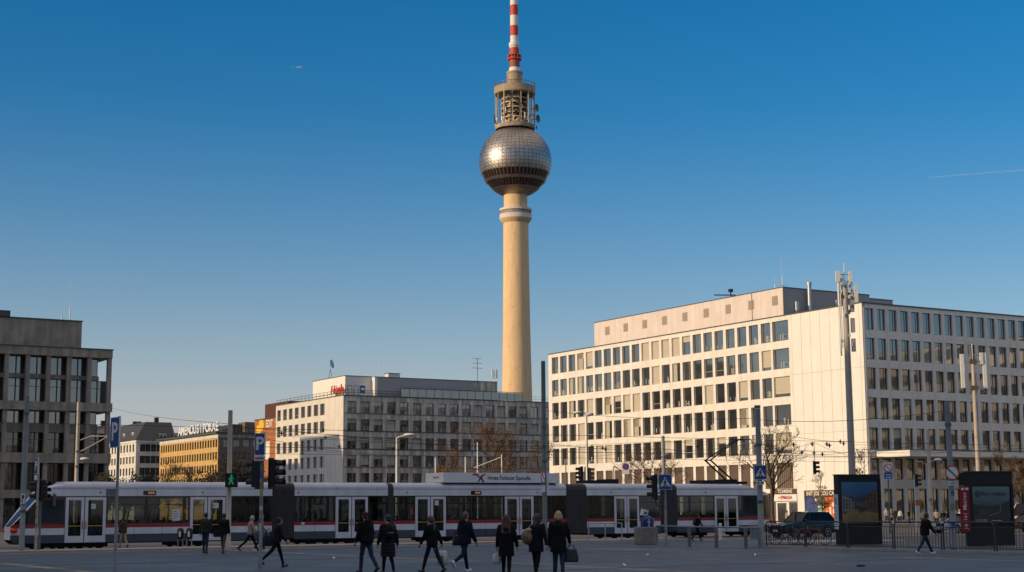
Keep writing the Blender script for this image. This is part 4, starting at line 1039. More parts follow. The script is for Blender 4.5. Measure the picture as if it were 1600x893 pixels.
for x in (tx(84), tx(144), tx(300), tx(500), tx(560), tx(690), tx(830), tx(975), tx(1090), tx(1180)):
    b = MB(); b.box(x-1.0, x+1.0, 0.25, TW-0.25, 0.12, 0.34, M_under)
    for dx in (-0.55, 0.55):
        for yy in (0.32, TW-0.42): b.lathe([(0.0, 0), (0.30, 0), (0.30, 0.1), (0.0, 0.1)], M_under, 16, T=Tr(x+dx, yy, 0.31) @ Matrix.Rotation(R_(-90), 4, 'X'))
    b.build('bogie', Tram)
def disp(px0, px1, label=None):
    b = MB(); x0, x1 = tx(px0), tx(px1); b.box(x0, x1, -0.012, 0.0, 2.95, 3.2, M_tramk)
    for k in range(3): b.box(x0+(x1-x0)*(0.4+0.17*k), x0+(x1-x0)*(0.53+0.17*k), -0.016, -0.012, 3.02, 3.14, M_amber)
    b.build('destination_display', Tram)
disp(223, 243); disp(736, 752)
def notice(px0, px1, z0, z1, m=M_paper, y=-0.006, lines=4):
    b = MB(); x0, x1 = tx(px0), tx(px1); b.box(x0, x1, y-0.004, y, z0, z1, m)
    for k in range(lines): b.box(x0+(x1-x0)*0.12, x0+(x1-x0)*(0.55+0.3*((k*7) % 3)/2), y-0.006, y-0.004, z1-(z1-z0)*(k+1)/(lines+1)-0.015, z1-(z1-z0)*(k+1)/(lines+1)+0.02, M_tramb)
    b.build('notice', Tram)
notice(269, 281, 1.5, 2.15); notice(142, 149, 2.2, 2.48, y=-0.014, lines=1); notice(333, 341, 2.2, 2.5, y=-0.014, lines=1); notice(679, 685, 2.3, 2.6, y=-0.014, lines=1)
notice(641, 645, 1.75, 2.1, M_red, lines=1); notice(287, 291, 1.95, 2.15, M_handle, lines=0); notice(471, 476, 1.2, 1.33, M_paper, lines=0)
b = MB(); b.lathe([(0, 0), (0.16, 0), (0.16, 0.004), (0, 0.004)], M_yellowp, 20, T=Tr(tx(253), 0.01, 2.3) @ Matrix.Rotation(R_(90), 4, 'X')); b.build('round_sticker', Tram)
for px in (156, 316, 466, 636, 840, 955, 1103):
    b = MB(); b.lathe([(0, 0), (0.05, 0), (0.04, 0.03), (0, 0.03)], M_black, 10, T=Tr(tx(px), 0, 3.1) @ Matrix.Rotation(R_(90), 4, 'X')); b.build('marker_lamp', Tram)
# advertising box on the roof
x0, x1 = tx(694), tx(873); zt = zat(737, W(A0+x0, TB_).x, W(A0+x0, TB_).y)-TZ
ad = MB(); ad.box(x0, x1, 0.0, TW, 3.72, zt, M_white); ad.box(x0-0.03, x0-0.002, 0.02, TW-0.02, 3.74, zt-0.02, M_white_panel); ad.box(x0-0.03, x1, -0.02, TW+0.02, 3.70, 3.72, M_frame)
box_ = ad.build('advert_box', Tram)
M_ink = mat('dark blue ink', (0.02,0.02,0.04), 0.6, var=0.05); M_inkr = mat('logo red', (0.35,0.03,0.03), 0.6, var=0.05)
h = zt-3.72; zc_ = 3.72+h*0.5
text('Hrnes Forlocor Sponofia', h*0.62, M_ink, box_, Tr(tx(796), -0.008, zc_-0.02), extrude=0.004, bold=0.004, sx=(tx(833)-tx(758))/ (h*0.62*11.2))
def wing(pts, m):
    b = MB(); b.prism(pts, -0.012, -0.002, m); return b
xl = tx(737); u_ = h/0.75
b = MB(); b.prism([(xl, zc_+0.20*u_), (xl+0.25*u_, zc_+0.33*u_), (xl+0.55*u_, zc_+0.28*u_), (xl+0.75*u_, zc_), (xl+0.66*u_, zc_-0.02*u_), (xl+0.46*u_, zc_+0.16*u_)], -0.014, -0.002, M_inkr)
b.prism([(xl+0.70*u_, zc_+0.05*u_), (xl+0.95*u_, zc_+0.24*u_), (xl+1.35*u_, zc_+0.31*u_), (xl+1.1*u_, zc_+0.17*u_), (xl+0.80*u_, zc_-0.1*u_)], -0.015, -0.002, M_inkr)
b.prism([(xl+0.52*u_, zc_-0.33*u_), (xl+0.62*u_, zc_-0.33*u_), (xl+0.92*u_, zc_+0.05*u_), (xl+0.78*u_, zc_+0.05*u_)], -0.016, -0.002, M_ink)
b.prism([(xl+0.80*u_, zc_-0.08*u_), (xl+0.90*u_, zc_+0.0*u_), (xl+1.12*u_, zc_-0.33*u_), (xl+0.98*u_, zc_-0.33*u_)], -0.017, -0.002, M_ink); b.build('bird_logo', box_)
text('TRBMMT', h*0.36, M_frame, box_, Rz(R_(-90)) @ Tr(-TW*0.42, x0-0.035, zc_), extrude=0.003)
# roof gear and pantograph
for p0, p1, h_ in ((926, 952, 0.22), (958, 974, 0.3), (1106, 1150, 0.26), (1150, 1176, 0.18)):
    b = MB(); b.box(tx(p0), tx(p1), 0.5, TW-0.5, 3.70, 3.70+h_, M_under); b.build('roof_equipment', Tram)
def tp(px, py, y):            # point over the tram at depth y across
    a = a_at(px, TB_+y, 5); q = W(a, TB_+y); return (a-A0, y, zat(py, q.x, q.y)-TZ)
pan = bpy.data.objects.new('pantograph', None); C.objects.link(pan); pan.parent = Tram
yy0 = 1.22
B0, K0, T0 = tp(1138, 748, yy0), tp(1106, 718, yy0), tp(1152, 686, yy0)
b = MB(); b.tube([(B0[0], yy0-0.35, B0[2]), (K0[0], yy0-0.3, K0[2])], 0.06, M_black, 6); b.tube([(B0[0], yy0+0.35, B0[2]), (K0[0], yy0+0.3, K0[2])], 0.06, M_black, 6); b.tube([(K0[0], yy0-0.35, K0[2]), (K0[0], yy0+0.35, K0[2])], 0.05, M_black, 6); b.box(B0[0]-0.9, B0[0]+0.4, 0.75, 1.7, 3.72, B0[2], M_under); b.build('lower_arm', pan)
b = MB(); b.tube([(K0[0], yy0-0.3, K0[2]), (T0[0], yy0-0.12, T0[2])], 0.05, M_black, 6); b.tube([(K0[0], yy0+0.3, K0[2]), (T0[0], yy0+0.12, T0[2])], 0.05, M_black, 6)
for q in (0.35, 0.6): b.tube([(K0[0]+(T0[0]-K0[0])*q, yy0-0.3+0.18*q, K0[2]+(T0[2]-K0[2])*q), (K0[0]+(T0[0]-K0[0])*q, yy0+0.3-0.18*q, K0[2]+(T0[2]-K0[2])*q)], 0.035, M_black, 5)
b.build('upper_arm', pan)
b = MB(); T1 = tp(1164, 684, yy0)
for dx in (0.0, T1[0]-T0[0]): b.tube([(T0[0]+dx, yy0-0.9, T0[2]-0.25), (T0[0]+dx, yy0-0.7, T0[2]+0.02), (T0[0]+dx, yy0+0.7, T0[2]+0.02), (T0[0]+dx, yy0+0.9, T0[2]-0.25)], 0.04, M_black, 6)
b.tube([(T0[0]-0.1, yy0, T0[2]), (T1[0]+0.1, yy0, T0[2])], 0.05, M_black, 6); b.build('contact_bow', pan)
WIRE_Z = T0[2]+TZ+0.05

# ================================================================== poles, signs and signals
M_polegrey = mat('pole grey paint', (0.22,0.24,0.26), 0.55, var=0.15, scale=2, stain=0.15)
M_poledark = mat('pole dark green grey', (0.10,0.12,0.12), 0.55, var=0.15, scale=2)
M_polewarm = mat('pole pale beige paint', (0.50,0.42,0.34), 0.6, var=0.12, scale=2, stain=0.15)
M_polerust = mat('pole rusty pale paint', (0.42,0.30,0.22), 0.7, var=0.4, scale=2.5)
M_sticker = [mat('sticker '+n, c, 0.6, var=0.1) for n, c in (('white', (.6,.6,.58)), ('blue', (.05,.12,.35)), ('yellow', (.5,.38,.05)), ('olive', (.2,.2,.1)))]
def G(px, py): p = gp(px, py); return p
def mk_pole(t, h, r0, r1, m, lean=None, collars=(), stickers=(), seedv=1):
    b = MB(); b.tube([(0,0,0), (0,0,0.35), (0,0,0.36), (0,0,h)], [r0*1.12, r0*1.12, r0, r1], m, 12); b.build('pole', t)
    for z in collars:
        c = MB(); c.tube([(0,0,z-0.06), (0,0,z+0.06)], (r0+(r1-r0)*z/h)*1.25, M_poledark, 12); c.build('collar', t)
    rr = random.Random(seedv)
    for z in stickers:
        c = MB(); a0 = rr.uniform(-2.2, -0.9); rad = (r0+(r1-r0)*z/h)+0.004; hh = rr.uniform(0.08, 0.28)
        pts = []; n = 6; w_ = rr.uniform(0.9, 1.6)
        for k in range(n+1):
            a = a0+w_*k/n-w_/2; pts += [(rad*math.cos(a), rad*math.sin(a), z), (rad*math.cos(a), rad*math.sin(a), z+hh)]
        c.add(pts, [(2*k, 2*k+2, 2*k+3, 2*k+1) for k in range(n)], rr.choice(M_sticker)); c.build('sticker', t)
def pole_at(name, label, cat, px, pyb, pyt, wpx, m, group=None, rz=0.0, **k):
    p = gp(px, pyb) if not isinstance(pyb, tuple) else at(px, 800, pyb[1])
    p = Vector((p.x, p.y, 0.0)); z = zat(pyt, p.x, p.y); r = wpx/2*p.y/F_PX
    t = thing(name, label, cat, p, rz, group); mk_pole(t, z, r, r*0.82, m, **k); return t, p, z, r
def plate(t, T, w, h, m, th=0.03, name='sign_face', border=None):
    b = MB(T)
    if border is not None:
        b.box(-w/2, w/2, 0.0, th, -h/2, h/2, border); b.box(-w/2+0.02, w/2-0.02, -0.004, 0, -h/2+0.02, h/2-0.02, m)
    else: b.box(-w/2, w/2, 0, th, -h/2, h/2, m)
    return b.build(name, t)
def round_plate(t, T, r, kind):
    b = MB(T); R90 = Matrix.Rotation(R_(90), 4, 'X')
    b.lathe([(0,0),(r,0),(r,0.02),(0,0.02)], M_red, 24, T=Tr(0,0.02,0) @ R90); b.lathe([(0,0),(r*0.82,0),(r*0.82,0.006),(0,0.006)], M_blue if kind == 'noparkblue' else M_white, 24, T=Tr(0,0.0,0) @ R90)
    q = Matrix.Rotation(R_(45), 4, 'Y'); b.box(-r*0.82, r*0.82, -0.012, -0.007, -r*0.09, r*0.09, M_black if kind == 'black' else M_red, T=q)
    return b.build('sign_face', t)
def P_sign(t, zc, w, h, rz, lab=None):
    T = Tr(0, 0, zc) @ Rz(rz) @ Tr(0, -0.13, 0)
    s = plate(t, T, w, h, M_blue, 0.05, 'sign_face', M_white)
    text('P', h*0.82, M_white, s, T @ Tr(0, -0.006, -0.0), extrude=0.004, bold=0.014, sx=1.1)
    b = MB(T); b.box(-0.03, 0.03, 0.05, 0.13, -h*0.3, -h*0.22, M_galv); b.box(-0.03, 0.03, 0.05, 0.13, h*0.22, h*0.3, M_galv); b.build('clamp', t)
def head(t, T, n=3, lit=None, h=0.32):
    b = MB(T); H = n*h; b.box(-0.16, 0.16, 0, 0.2, 0, H, M_black); b.box(-0.22, 0.22, 0.2, 0.215, -0.06, H+0.06, M_black)
    hd = b.build('signal_head', t)
    for k in range(n):
        c = MB(T @ Tr(0, 0, h*(k+0.5)) @ Matrix.Rotation(R_(90), 4, 'X')); c.lathe([(0,0.005),(0.115,0.005),(0.115,0.0),(0,0)], M_lens[lit[k] if lit else 'off'], 16); c.build('lens', hd)
        v = MB(T @ Tr(0, 0, h*(k+0.5)) @ Matrix.Rotation(R_(90), 4, 'X'))
        pts = []; n_ = 10
        for j in range(n_+1):
            a = math.pi*(-0.15+1.3*j/n_); pts += [(0.13*math.cos(a), 0.13*math.sin(a), 0), (0.135*math.cos(a), 0.135*math.sin(a), 0.27)]
        v.add(pts, [(2*j, 2*j+2, 2*j+3, 2*j+1) for j in range(n_)]+[(2*j+1, 2*j+3, 2*j+2, 2*j) for j in range(0)], M_black); v.build('visor', hd)
    return hd
M_lens = {'off': mat('lens dark', (0.02,0.02,0.02), 0.2, var=0.1), 'red': mat('lens red', (0.3,0.01,0.01), 0.2, var=0.05, emit=(1,0.05,0.02), estr=0.5), 'green': mat('lens green', (0.02,0.3,0.08), 0.2, var=0.05, emit=(0.03,1,0.25), estr=0.6), 'dullred': mat('lens dull red', (0.14,0.015,0.01), 0.2, var=0.05)}
M_manlit = mat('green man lamp', (0.02,0.3,0.1), 0.4, var=0.0, emit=(0.04,0.6,0.22), estr=0.22)
def walking_man(mb, T, s, m, y=-0.006):
    mb0 = mb.T; mb.T = mb0 @ T
    mb.lathe([(0,0),(0.10*s,0),(0.10*s,0.004),(0,0.004)], m, 12, T=Tr(0.02*s, y, 0.40*s) @ Matrix.Rotation(R_(90), 4, 'X'))
    for poly in ([(-0.10,0.27),(0.10,0.28),(0.08,0.0),(-0.08,0.0)], [(-0.08,0.02),(0.04,0.0),(-0.12,-0.42),(-0.24,-0.42)], [(-0.03,0.02),(0.08,0.02),(0.25,-0.40),(0.13,-0.42)], [(-0.10,0.27),(-0.05,0.20),(-0.22,0.0),(-0.28,0.04)], [(0.08,0.28),(0.06,0.18),(0.22,0.05),(0.27,0.10)]):
        mb.prism([(x*s, z*s) for x, z in poly], y-0.004, y, m)
    mb.T = mb0
def crossing_sign(t, zc, w, rz=0.0, y=-0.14):
    T = Tr(0, 0, zc) @ Rz(rz) @ Tr(0, y, 0)
    s = plate(t, T, w, w*1.15, M_blue, 0.03, 'sign_face', M_white)
    b = MB(T); k = w*0.40; b.prism([(-k, -k*0.85), (k, -k*0.85), (0, k*0.95)], -0.010, -0.005, M_white); walking_man(b, Tr(0, -0.006, -k*0.2), w*0.62, M_black, -0.006)
    for j in range(4): b.box(-k*0.7+j*k*0.38, -k*0.7+j*k*0.38+k*0.22, -0.016, -0.0105, -k*0.82, -k*0.68, M_black)
    b.build('crossing_symbol', s)

# tall grey pole at the far left
t, p, z, r = pole_at('catenary_pole', 'thick grey steel pole at the left edge in front of the tram cab', 'pole', 33.5, 860, 618, 8.5, M_polegrey, collars=(2.0, 6.9))
b = MB(Tr(0.02, -r-0.03, 0)); b.box(-0.11, 0.11, 0, 0.02, 2.35, 2.85, M_paper); b.box(-0.05, 0.06, -0.004, 0, 2.6, 2.78, M_black); b.box(-0.06, 0.0, -0.004, 0, 2.42, 2.55, M_black); b.build('notice', t)
# small parking sign and signal beside it
t, p, z, r = pole_at('parking_sign', 'small narrow blue parking sign on a rust stained pale post', 'sign', 55.5, 860, 716, 4.2, M_polerust, stickers=(1.6, 1.9, 2.1, 1.2), seedv=3)
P_sign(t, zat(727, p.x, p.y), 0.5, 0.78, R_(-55)); plate(t, Tr(0, 0, zat(745, p.x, p.y)) @ Rz(R_(-55)) @ Tr(0, -0.13, 0), 0.45, 0.26, M_paper, 0.02, 'plate')
q = at(63, 800, 79); t = thing('traffic_light', 'dark traffic light with dull red lens at the tram cab', 'traffic light', (q.x, q.y, 0), 0); mk_pole(t, 3.6, 0.06, 0.055, M_poledark)
head(t, Tr(0, 0, 2.55) @ Rz(R_(65)) @ Tr(0, -0.28, 0), 3, ('off','off','dullred')); head(t, Tr(0, 0, 2.55) @ Rz(R_(-80)) @ Tr(0, -0.28, 0), 3)
# pole behind the tram on the left with bracket arms and lamp
t, p, z, r = pole_at('catenary_pole', 'sunlit pale pole with bracket arms rising behind the tram roof on the left', 'pole', 117.5, ('Y', 104), 627, 6.5, M_polewarm, collars=(6.0, 5.0))
b = MB(); za, zb_ = zat(688, p.x, p.y), zat(683, p.x, p.y); zl = zat(707, p.x, p.y)
b.tube([(0,0,za), (0.9,0,zb_+0.1), (2.0,0.0,zb_+0.1)], 0.045, M_polewarm, 6); b.tube([(0,0,zl), (1.0,0,(zl+zb_)/2), (2.0,0,zb_+0.05)], 0.04, M_polewarm, 6); b.build('bracket_arm', t)
b = MB(); zl = zat(717, p.x, p.y); b.tube([(0,0,zl-0.1), (0.3,0,zl)], 0.03, M_polegrey, 5); b.sphere((0.5,0,zl+0.05), 0.3, M_panelwhite, 10, 6, sc=(1.1,0.6,0.35)); b.build('lamp_head', t)
# big parking sign left of centre
t, p, z, r = pole_at('parking_sign', 'large blue parking sign turned sideways on a tall thin grey post', 'sign', 179, 904, 649, 5.2, M_polegrey)
P_sign(t, zat(674.5, p.x, p.y), 0.56, 0.86, R_(-50))
b = MB(Tr(0,0,zat(768.5, p.x, p.y))); b.box(-0.33, -0.02, 0.06, 0.08, -0.09, 0.10, M_polegrey); b.build('plate', t)
# pedestrian signal pole
t, p, z, r = pole_at('pedestrian_signal', 'signal pole tinted warm beige for sunlight, with a lit green walking man', 'traffic light', 356, 858, 640, 8.5, M_polewarm, collars=(3.3,))  # beige puts the sun's warm tint on a pole standing in shade
zg = zat(749, p.x, p.y); b = MB(Tr(0.18, -0.45, zg)); b.box(-0.3, 0.3, 0, 0.25, -0.36, 0.33, M_black); b.box(-0.26, 0.26, -0.05, 0, 0.28, 0.33, M_black); b.tube([(-0.1, 0.25, 0), (-0.15, 0.42, 0)], 0.04, M_black, 5); hd = b.build('signal_head', t)
b = MB(); walking_man(b, Tr(0.18, -0.45, zg), 0.54, M_manlit, -0.006); b.build('lens', hd)
# second parking sign with signals
t, p, z, r = pole_at('parking_sign', 'blue parking sign above traffic signals on a sticker covered post', 'sign', 406.5, 887, 676, 6.0, M_polegrey, stickers=(1.2,1.5,1.75,1.9,2.1,2.35,2.6,2.8,2.95), seedv=8)
P_sign(t, zat(693, p.x, p.y), 0.42, 0.74, R_(-28)); pl = plate(t, Tr(0, 0, zat(715, p.x, p.y)) @ Rz(R_(-28)) @ Tr(0, -0.13, 0), 0.44, 0.17, M_paper, 0.02, 'plate')
b = MB(Tr(0, 0, zat(715, p.x, p.y)) @ Rz(R_(-28)) @ Tr(0, -0.134, 0))
for k in range(5): b.box(-0.17+0.07*k, -0.12+0.07*k, 0, 0.003, -0.04, 0.04, M_tramb)
b.build('small_print', pl)
z0 = zat(760, p.x, p.y); hs = (zat(717, p.x, p.y)-z0)/3
head(t, Tr(0.16, 0.1, z0) @ Rz(R_(75)) @ Tr(0, -0.35, 0), 3, h=hs); head(t, Tr(-0.02, 0.12, z0) @ Rz(R_(-120)) @ Tr(0, -0.3, 0), 3, h=hs)
# street lamp behind the tram
t, p, z, r = pole_at('street_lamp', 'street lamp with flat white head rising above the tram roof', 'lamp', 619.5, ('Y', 128), 683, 3.6, M_panelwhite)
b = MB(); b.tube([(0,0,z), (0.35,0,z+0.12), (0.75,0,z+0.2)], 0.06, M_panelwhite, 6); b.build('arm', t)
b = MB(); b.sphere((1.05, 0, z+0.26), 0.5, M_panelwhite, 12, 6, sc=(1,0.5,0.26)); b.build('lamp_head', t)
# central dark pole
t, p, z, r = pole_at('catenary_pole', 'tall dark green grey pole in front of the tram near the middle', 'pole', 851.5, 843, 563, 8.0, M_poledark, collars=(5.8, 4.9, 7.0))
zs_ = zat(745, p.x, p.y); round_plate(t, Tr(-0.05, -0.3, zs_) @ Rz(R_(62)), 0.36, 'red'); b = MB(Tr(-0.07, -0.26, 0)); b.box(-0.12, 0.12, 0, 0.02, zat(768, p.x, p.y), zat(757, p.x, p.y), M_paper); b.build('notice', t)
b = MB(Tr(0.2, -0.2, 0)); b.box(-0.06, 0.06, 0, 0.02, zat(768, p.x, p.y), zat(738, p.x, p.y), M_paper); b.build('notice', t)
# poles seen above the tram in the middle
for px_, pt_, Y_, lab in ((680.5, 714, 132, 'short white mast above the tram roof below the big brown tree, leftmost'), (727.5, 713, 134, 'short white mast above the tram left of the clamped tall one'), (746.5, 690, 126, 'taller white mast with clamped foot above the advert box'), (784.5, 709, 132, 'short white mast right of the clamped tall one')):
    t, p, z, r = pole_at('wire_mast', lab, 'pole', px_, ('Y', Y_), pt_, 2.4, M_panelwhite, collars=(5.2,) if pt_ == 690 else ())
    if pt_ == 709:
        b = MB(); b.tube([(0,0,z-0.2), (-2.4,0.6,z-1.1)], 0.035, M_panelwhite, 5); b.tube([(0,0,z-0.1), (1.6,-0.4,z+0.2)], 0.03, M_black, 5); b.build('bracket_arm', t)
t, p, z, r = pole_at('wire_mast', 'slim grey lamp mast in front of the white office window rows', 'lamp', 919, ('Y', 136), 645, 2.2, M_poledark)
b = MB(); b.tube([(0,0,z), (-0.4,0,z+0.15)], 0.05, M_poledark, 5); b.sphere((-0.8,0,z+0.1), 0.4, M_panelwhite, 10, 6, sc=(1,0.6,0.3)); b.sphere((0.15,0,z-0.1), 0.32, M_panelwhite, 10, 6, sc=(1,0.6,0.5)); b.build('lamp_head', t)
t, p, z, r = pole_at('wire_mast', 'slim dark post behind the tram bellows below the white office', 'pole', 885, ('Y', 130), 716, 2.0, M_poledark)
t, p, z, r = pole_at('wire_mast', 'slim dark post with side arm left of the bare tree by the white office', 'pole', 960, ('Y', 130), 727, 1.8, M_poledark)
b = MB(); b.tube([(0,0,z), (0.8,0,z-0.5), (2.0,0,z-1.0)], 0.04, M_black, 5); b.build('bracket_arm', t)
# signals behind the tram
q = at(915, 800, 118); t = thing('traffic_light', 'pair of dark traffic lights peeking over the tram bellows', 'traffic light', (q.x, q.y, 0), 0); zz = zat(728, q.x, q.y); mk_pole(t, zz, 0.06, 0.06, M_panelwhite)
head(t, Tr(-0.18, 0, zz-1.0) @ Rz(R_(-60)) @ Tr(0,-0.3,0), 3); head(t, Tr(0.2, 0, zz-1.05) @ Rz(R_(80)) @ Tr(0,-0.25,0), 3)
q = at(978.5, 800, 125); t = thing('road_sign', 'round red sign on a plate in front of the white office', 'sign', (q.x, q.y, 0), 0); zz = zat(720, q.x, q.y); mk_pole(t, zz, 0.04, 0.04, M_poledark); plate(t, Tr(0,-0.07,zz-0.55), 0.6, 0.95, M_paper, 0.02); round_plate(t, Tr(0,-0.1,zz-0.4), 0.26, 'noparkblue')
# crossing sign, signal and the pole behind
t, p, z, r = pole_at('catenary_pole', 'grey pole behind the tram above the crossing sign', 'pole', 1038.5, ('Y', 121), 680, 6.2, M_polegrey, collars=(5.9,))
t, p, z, r = pole_at('crossing_sign', 'blue pedestrian crossing sign with traffic signal on a stickered post', 'sign', 1041, 851, 738, 4.0, M_polegrey, stickers=(0.7,1.1,1.5,1.9,2.2), seedv=4)
crossing_sign(t, zat(752, p.x, p.y), 0.68); z0 = zat(778, p.x, p.y); hs = (zat(741, p.x, p.y)-z0)/3; head(t, Tr(-0.45, 0.1, z0) @ Rz(R_(-80)) @ Tr(0, -0.2, 0), 3, h=hs)
b = MB(); b.tube([(0,0.0,z0+0.3), (-0.5,0.1,z0+0.3)], 0.03, M_black, 5); b.tube([(-0.5,0.1,z0), (-0.45,0.1,z0-0.35), (-0.1,0.02,z0-0.4)], 0.03, M_black, 5); b.build('bracket_arm', t)
# thick pole on the right of the tram
t, p, z, r = pole_at('catenary_pole', 'thick grey pole carrying a pedestrian crossing sign at the right tram end', 'pole', 1190, 852, 638, 9.5, M_polegrey, collars=(5.0, 6.9, 2.2), stickers=(1.6, 1.9, 2.1), seedv=6)
crossing_sign(t, zat(737, p.x, p.y), 0.62, y=-0.3); b = MB(Tr(-0.08, -0.3, zat(753.5, p.x, p.y))); b.box(-0.30, 0.26, 0, 0.02, -0.09, 0.09, M_paper)
for k in range(3): b.lathe([(0,0),(0.05,0),(0.05,0.004),(0,0.004)], M_black, 8, T=Tr(-0.2+0.17*k, 0, 0) @ Matrix.Rotation(R_(90), 4, 'X'))
b.build('plate', t)
b = MB(); b.box(-0.55, -0.2, -0.35, 0.0, 0.35, 1.0, M_polegrey); b.build('control_box', t)
M_polemast = mat('mast pale paint', (0.40,0.36,0.31), 0.6, var=0.12, scale=1.5, stain=0.1)
# mobile phone masts
def phone_mast(px, Y_, pyt, wpx, lab, panels, m, pytop):
    p = at(px, 800, Y_); t = thing('antenna_mast', lab, 'mast', (p.x, p.y, 0), 0); z = zat(pyt, p.x, p.y); r = wpx/2*Y_/F_PX
    b = MB(); b.tube([(0,0,0), (0,0,z*0.6), (0,0,z)], [r, r*0.9, r*0.7], m, 16); b.build('pole', t)
    b = MB(); zt_ = zat(pytop, p.x, p.y); b.tube([(0,0,z), (0,0,zt_)], 0.04, M_panelwhite, 5); b.build('lightning_rod', t)
    for dx, dy, y0, y1, w_ in panels:
        za, zb_ = zat(y1, p.x, p.y), zat(y0, p.x, p.y); b = MB(); b.box(dx-w_/2, dx+w_/2, dy-0.1, dy+0.12, za, zb_, M_panelwhite)
        for zz in (za+0.25, zb_-0.25): b.tube([(dx,dy,zz), (0,0,zz)], 0.035, M_galv, 5)
        b.build('antenna_panel', t)
    return t, p, z
t, p, z = phone_mast(1334, 112, 445, 11.5, 'tall phone mast with antenna panels in front of the blank white corner', [(-0.52,-0.1,424,441,0.30),(-0.42,0.1,441,475,0.2),(0.42,0.0,424,448,0.24),(0.48,0.1,450,468,0.2),(0.78,-0.1,447,472,0.26)], M_polemast, 411)
b = MB(); rq = random.Random(4)
for k in range(26):
    zz = z-rq.uniform(-0.8, 5.0); a = rq.uniform(0, 6.28); b.box(-0.06,0.06,-0.06,0.06,-0.12,0.12,rq.choice((M_galv,M_frame,M_panelwhite,M_handle)),T=Tr(0.34*math.cos(a),0.34*math.sin(a),zz))
    if k % 3 == 0: b.tube([(0,0,zz),(0.5*math.cos(a),0.5*math.sin(a),zz)],0.03,M_galv,4)
b.tube([(-0.5,-0.1,z+0.3),(-0.46,-0.1,z-5.2)],0.06,M_panelwhite,6); b.tube([(-0.36,-0.1,z+0.3),(-0.34,-0.1,z-4.6)],0.04,M_panelwhite,6)
b.build('cable_bracket', t)
for k, (y0, y1) in enumerate(((462,486),(496,518),(528,548))):
    b = MB(); b.box(0.35,0.62,-0.1,0.2,zat(y1,p.x,p.y),zat(y0,p.x,p.y),M_grey_metal); b.build('radio_unit', t)
t, p, z = phone_mast(1532, 150, 560, 7.5, 'pale phone mast with two long antenna panels at the right edge', [(-1.05,0,552,605,0.36),(0.85,0,550,568,0.3),(1.15,0.1,550,606,0.34)], M_polewarm, 536)
b = MB()
for zz in (z-0.2, z-2.8):
    b = MB(); b.tube([(-1.1,0,zz),(1.2,0,zz)],0.05,M_galv,5); b.box(-0.35,0.35,-0.2,0.2,zz-0.25,zz+0.2,M_frame); b.build('cross_arm', t)
# lit pole, twin lamp, thick right pole with no stopping sign
t, p, z, r = pole_at('catenary_pole', 'sunlit beige pole beside the twin street lamp on the right', 'pole', 1455.5, ('Y', 122), 671, 6.2, M_polewarm, stickers=(1.2,1.6,2.0,2.3), seedv=9)
t, p, z, r = pole_at('street_lamp', 'twin armed street lamp in front of the office entrance canopy', 'lamp', 1451, ('Y', 112), 724, 3.2, M_galv)
for s_, hx in ((-1, -0.75), (1, 0.7)):
    b = MB(); b.tube([(0,0,z-0.05), (hx*0.5,0,z+0.2), (hx,0,z+(0.15 if s_ < 0 else 0.25))], 0.035, M_galv, 5); b.build('arm', t)
b = MB(); b.sphere((0.85,0,z+0.3), 0.3, M_panelwhite, 10, 6, sc=(1,0.6,0.4)); b.build('lamp_head', t)
t, p, z, r = pole_at('catenary_pole', 'thick blue grey pole with a round black slash sign on the right', 'pole', 1491, 862, 625, 10.0, M_polegrey, collars=(5.2,), stickers=(1.0,1.7,2.3,2.7), seedv=12)
round_plate(t, Tr(-0.02, -0.34, zat(738, p.x, p.y)) @ Rz(R_(-35)), 0.30, 'black'); b = MB(Tr(-0.02, -0.3, zat(754, p.x, p.y))); b.box(-0.17,0.17,0,0.02,-0.09,0.09,M_paper); b.box(-0.1,0.1,-0.003,0,-0.02,0.01,M_black); b.build('plate', t)
q = at(1390, 800, 112); t = thing('road_sign', 'white board with red prohibition ring above a dark blue plate', 'sign', (q.x, q.y, 0), 0); zz = zat(721, q.x, q.y); mk_pole(t, zz, 0.05, 0.05, M_poledark)
zb_ = zat(748, q.x, q.y); pl = plate(t, Tr(0,-0.08,(zz+zb_)/2), 0.72, zz-zb_, M_paper, 0.02); b = MB(Tr(0,-0.09,0)); b.box(-0.3,0.3,-0.002,0.005,zb_+0.06,zb_+0.5,M_blue)
for k in range(2): b.box(-0.18,0.22,-0.006,-0.002,zb_+0.14+0.17*k,zb_+0.2+0.17*k,M_paper)
b.build('plate', pl); round_plate(t, Tr(0,-0.13,zz-0.42), 0.3, 'red')
q = at(1431, 800, 120); t = thing('traffic_light', 'small traffic light on a thin post before the office colonnade', 'traffic light', (q.x, q.y, 0), 0); zz = zat(741, q.x, q.y); mk_pole(t, zz, 0.045, 0.045, M_panelwhite); head(t, Tr(0,0,zz-0.9) @ Rz(R_(85)) @ Tr(0,-0.25,0), 3)
b = MB(Tr(0.2,-0.05,0)); b.box(-0.22,0.22,0,0.02,zat(789,q.x,q.y),zat(780,q.x,q.y),M_handle); b.build('plate', t)

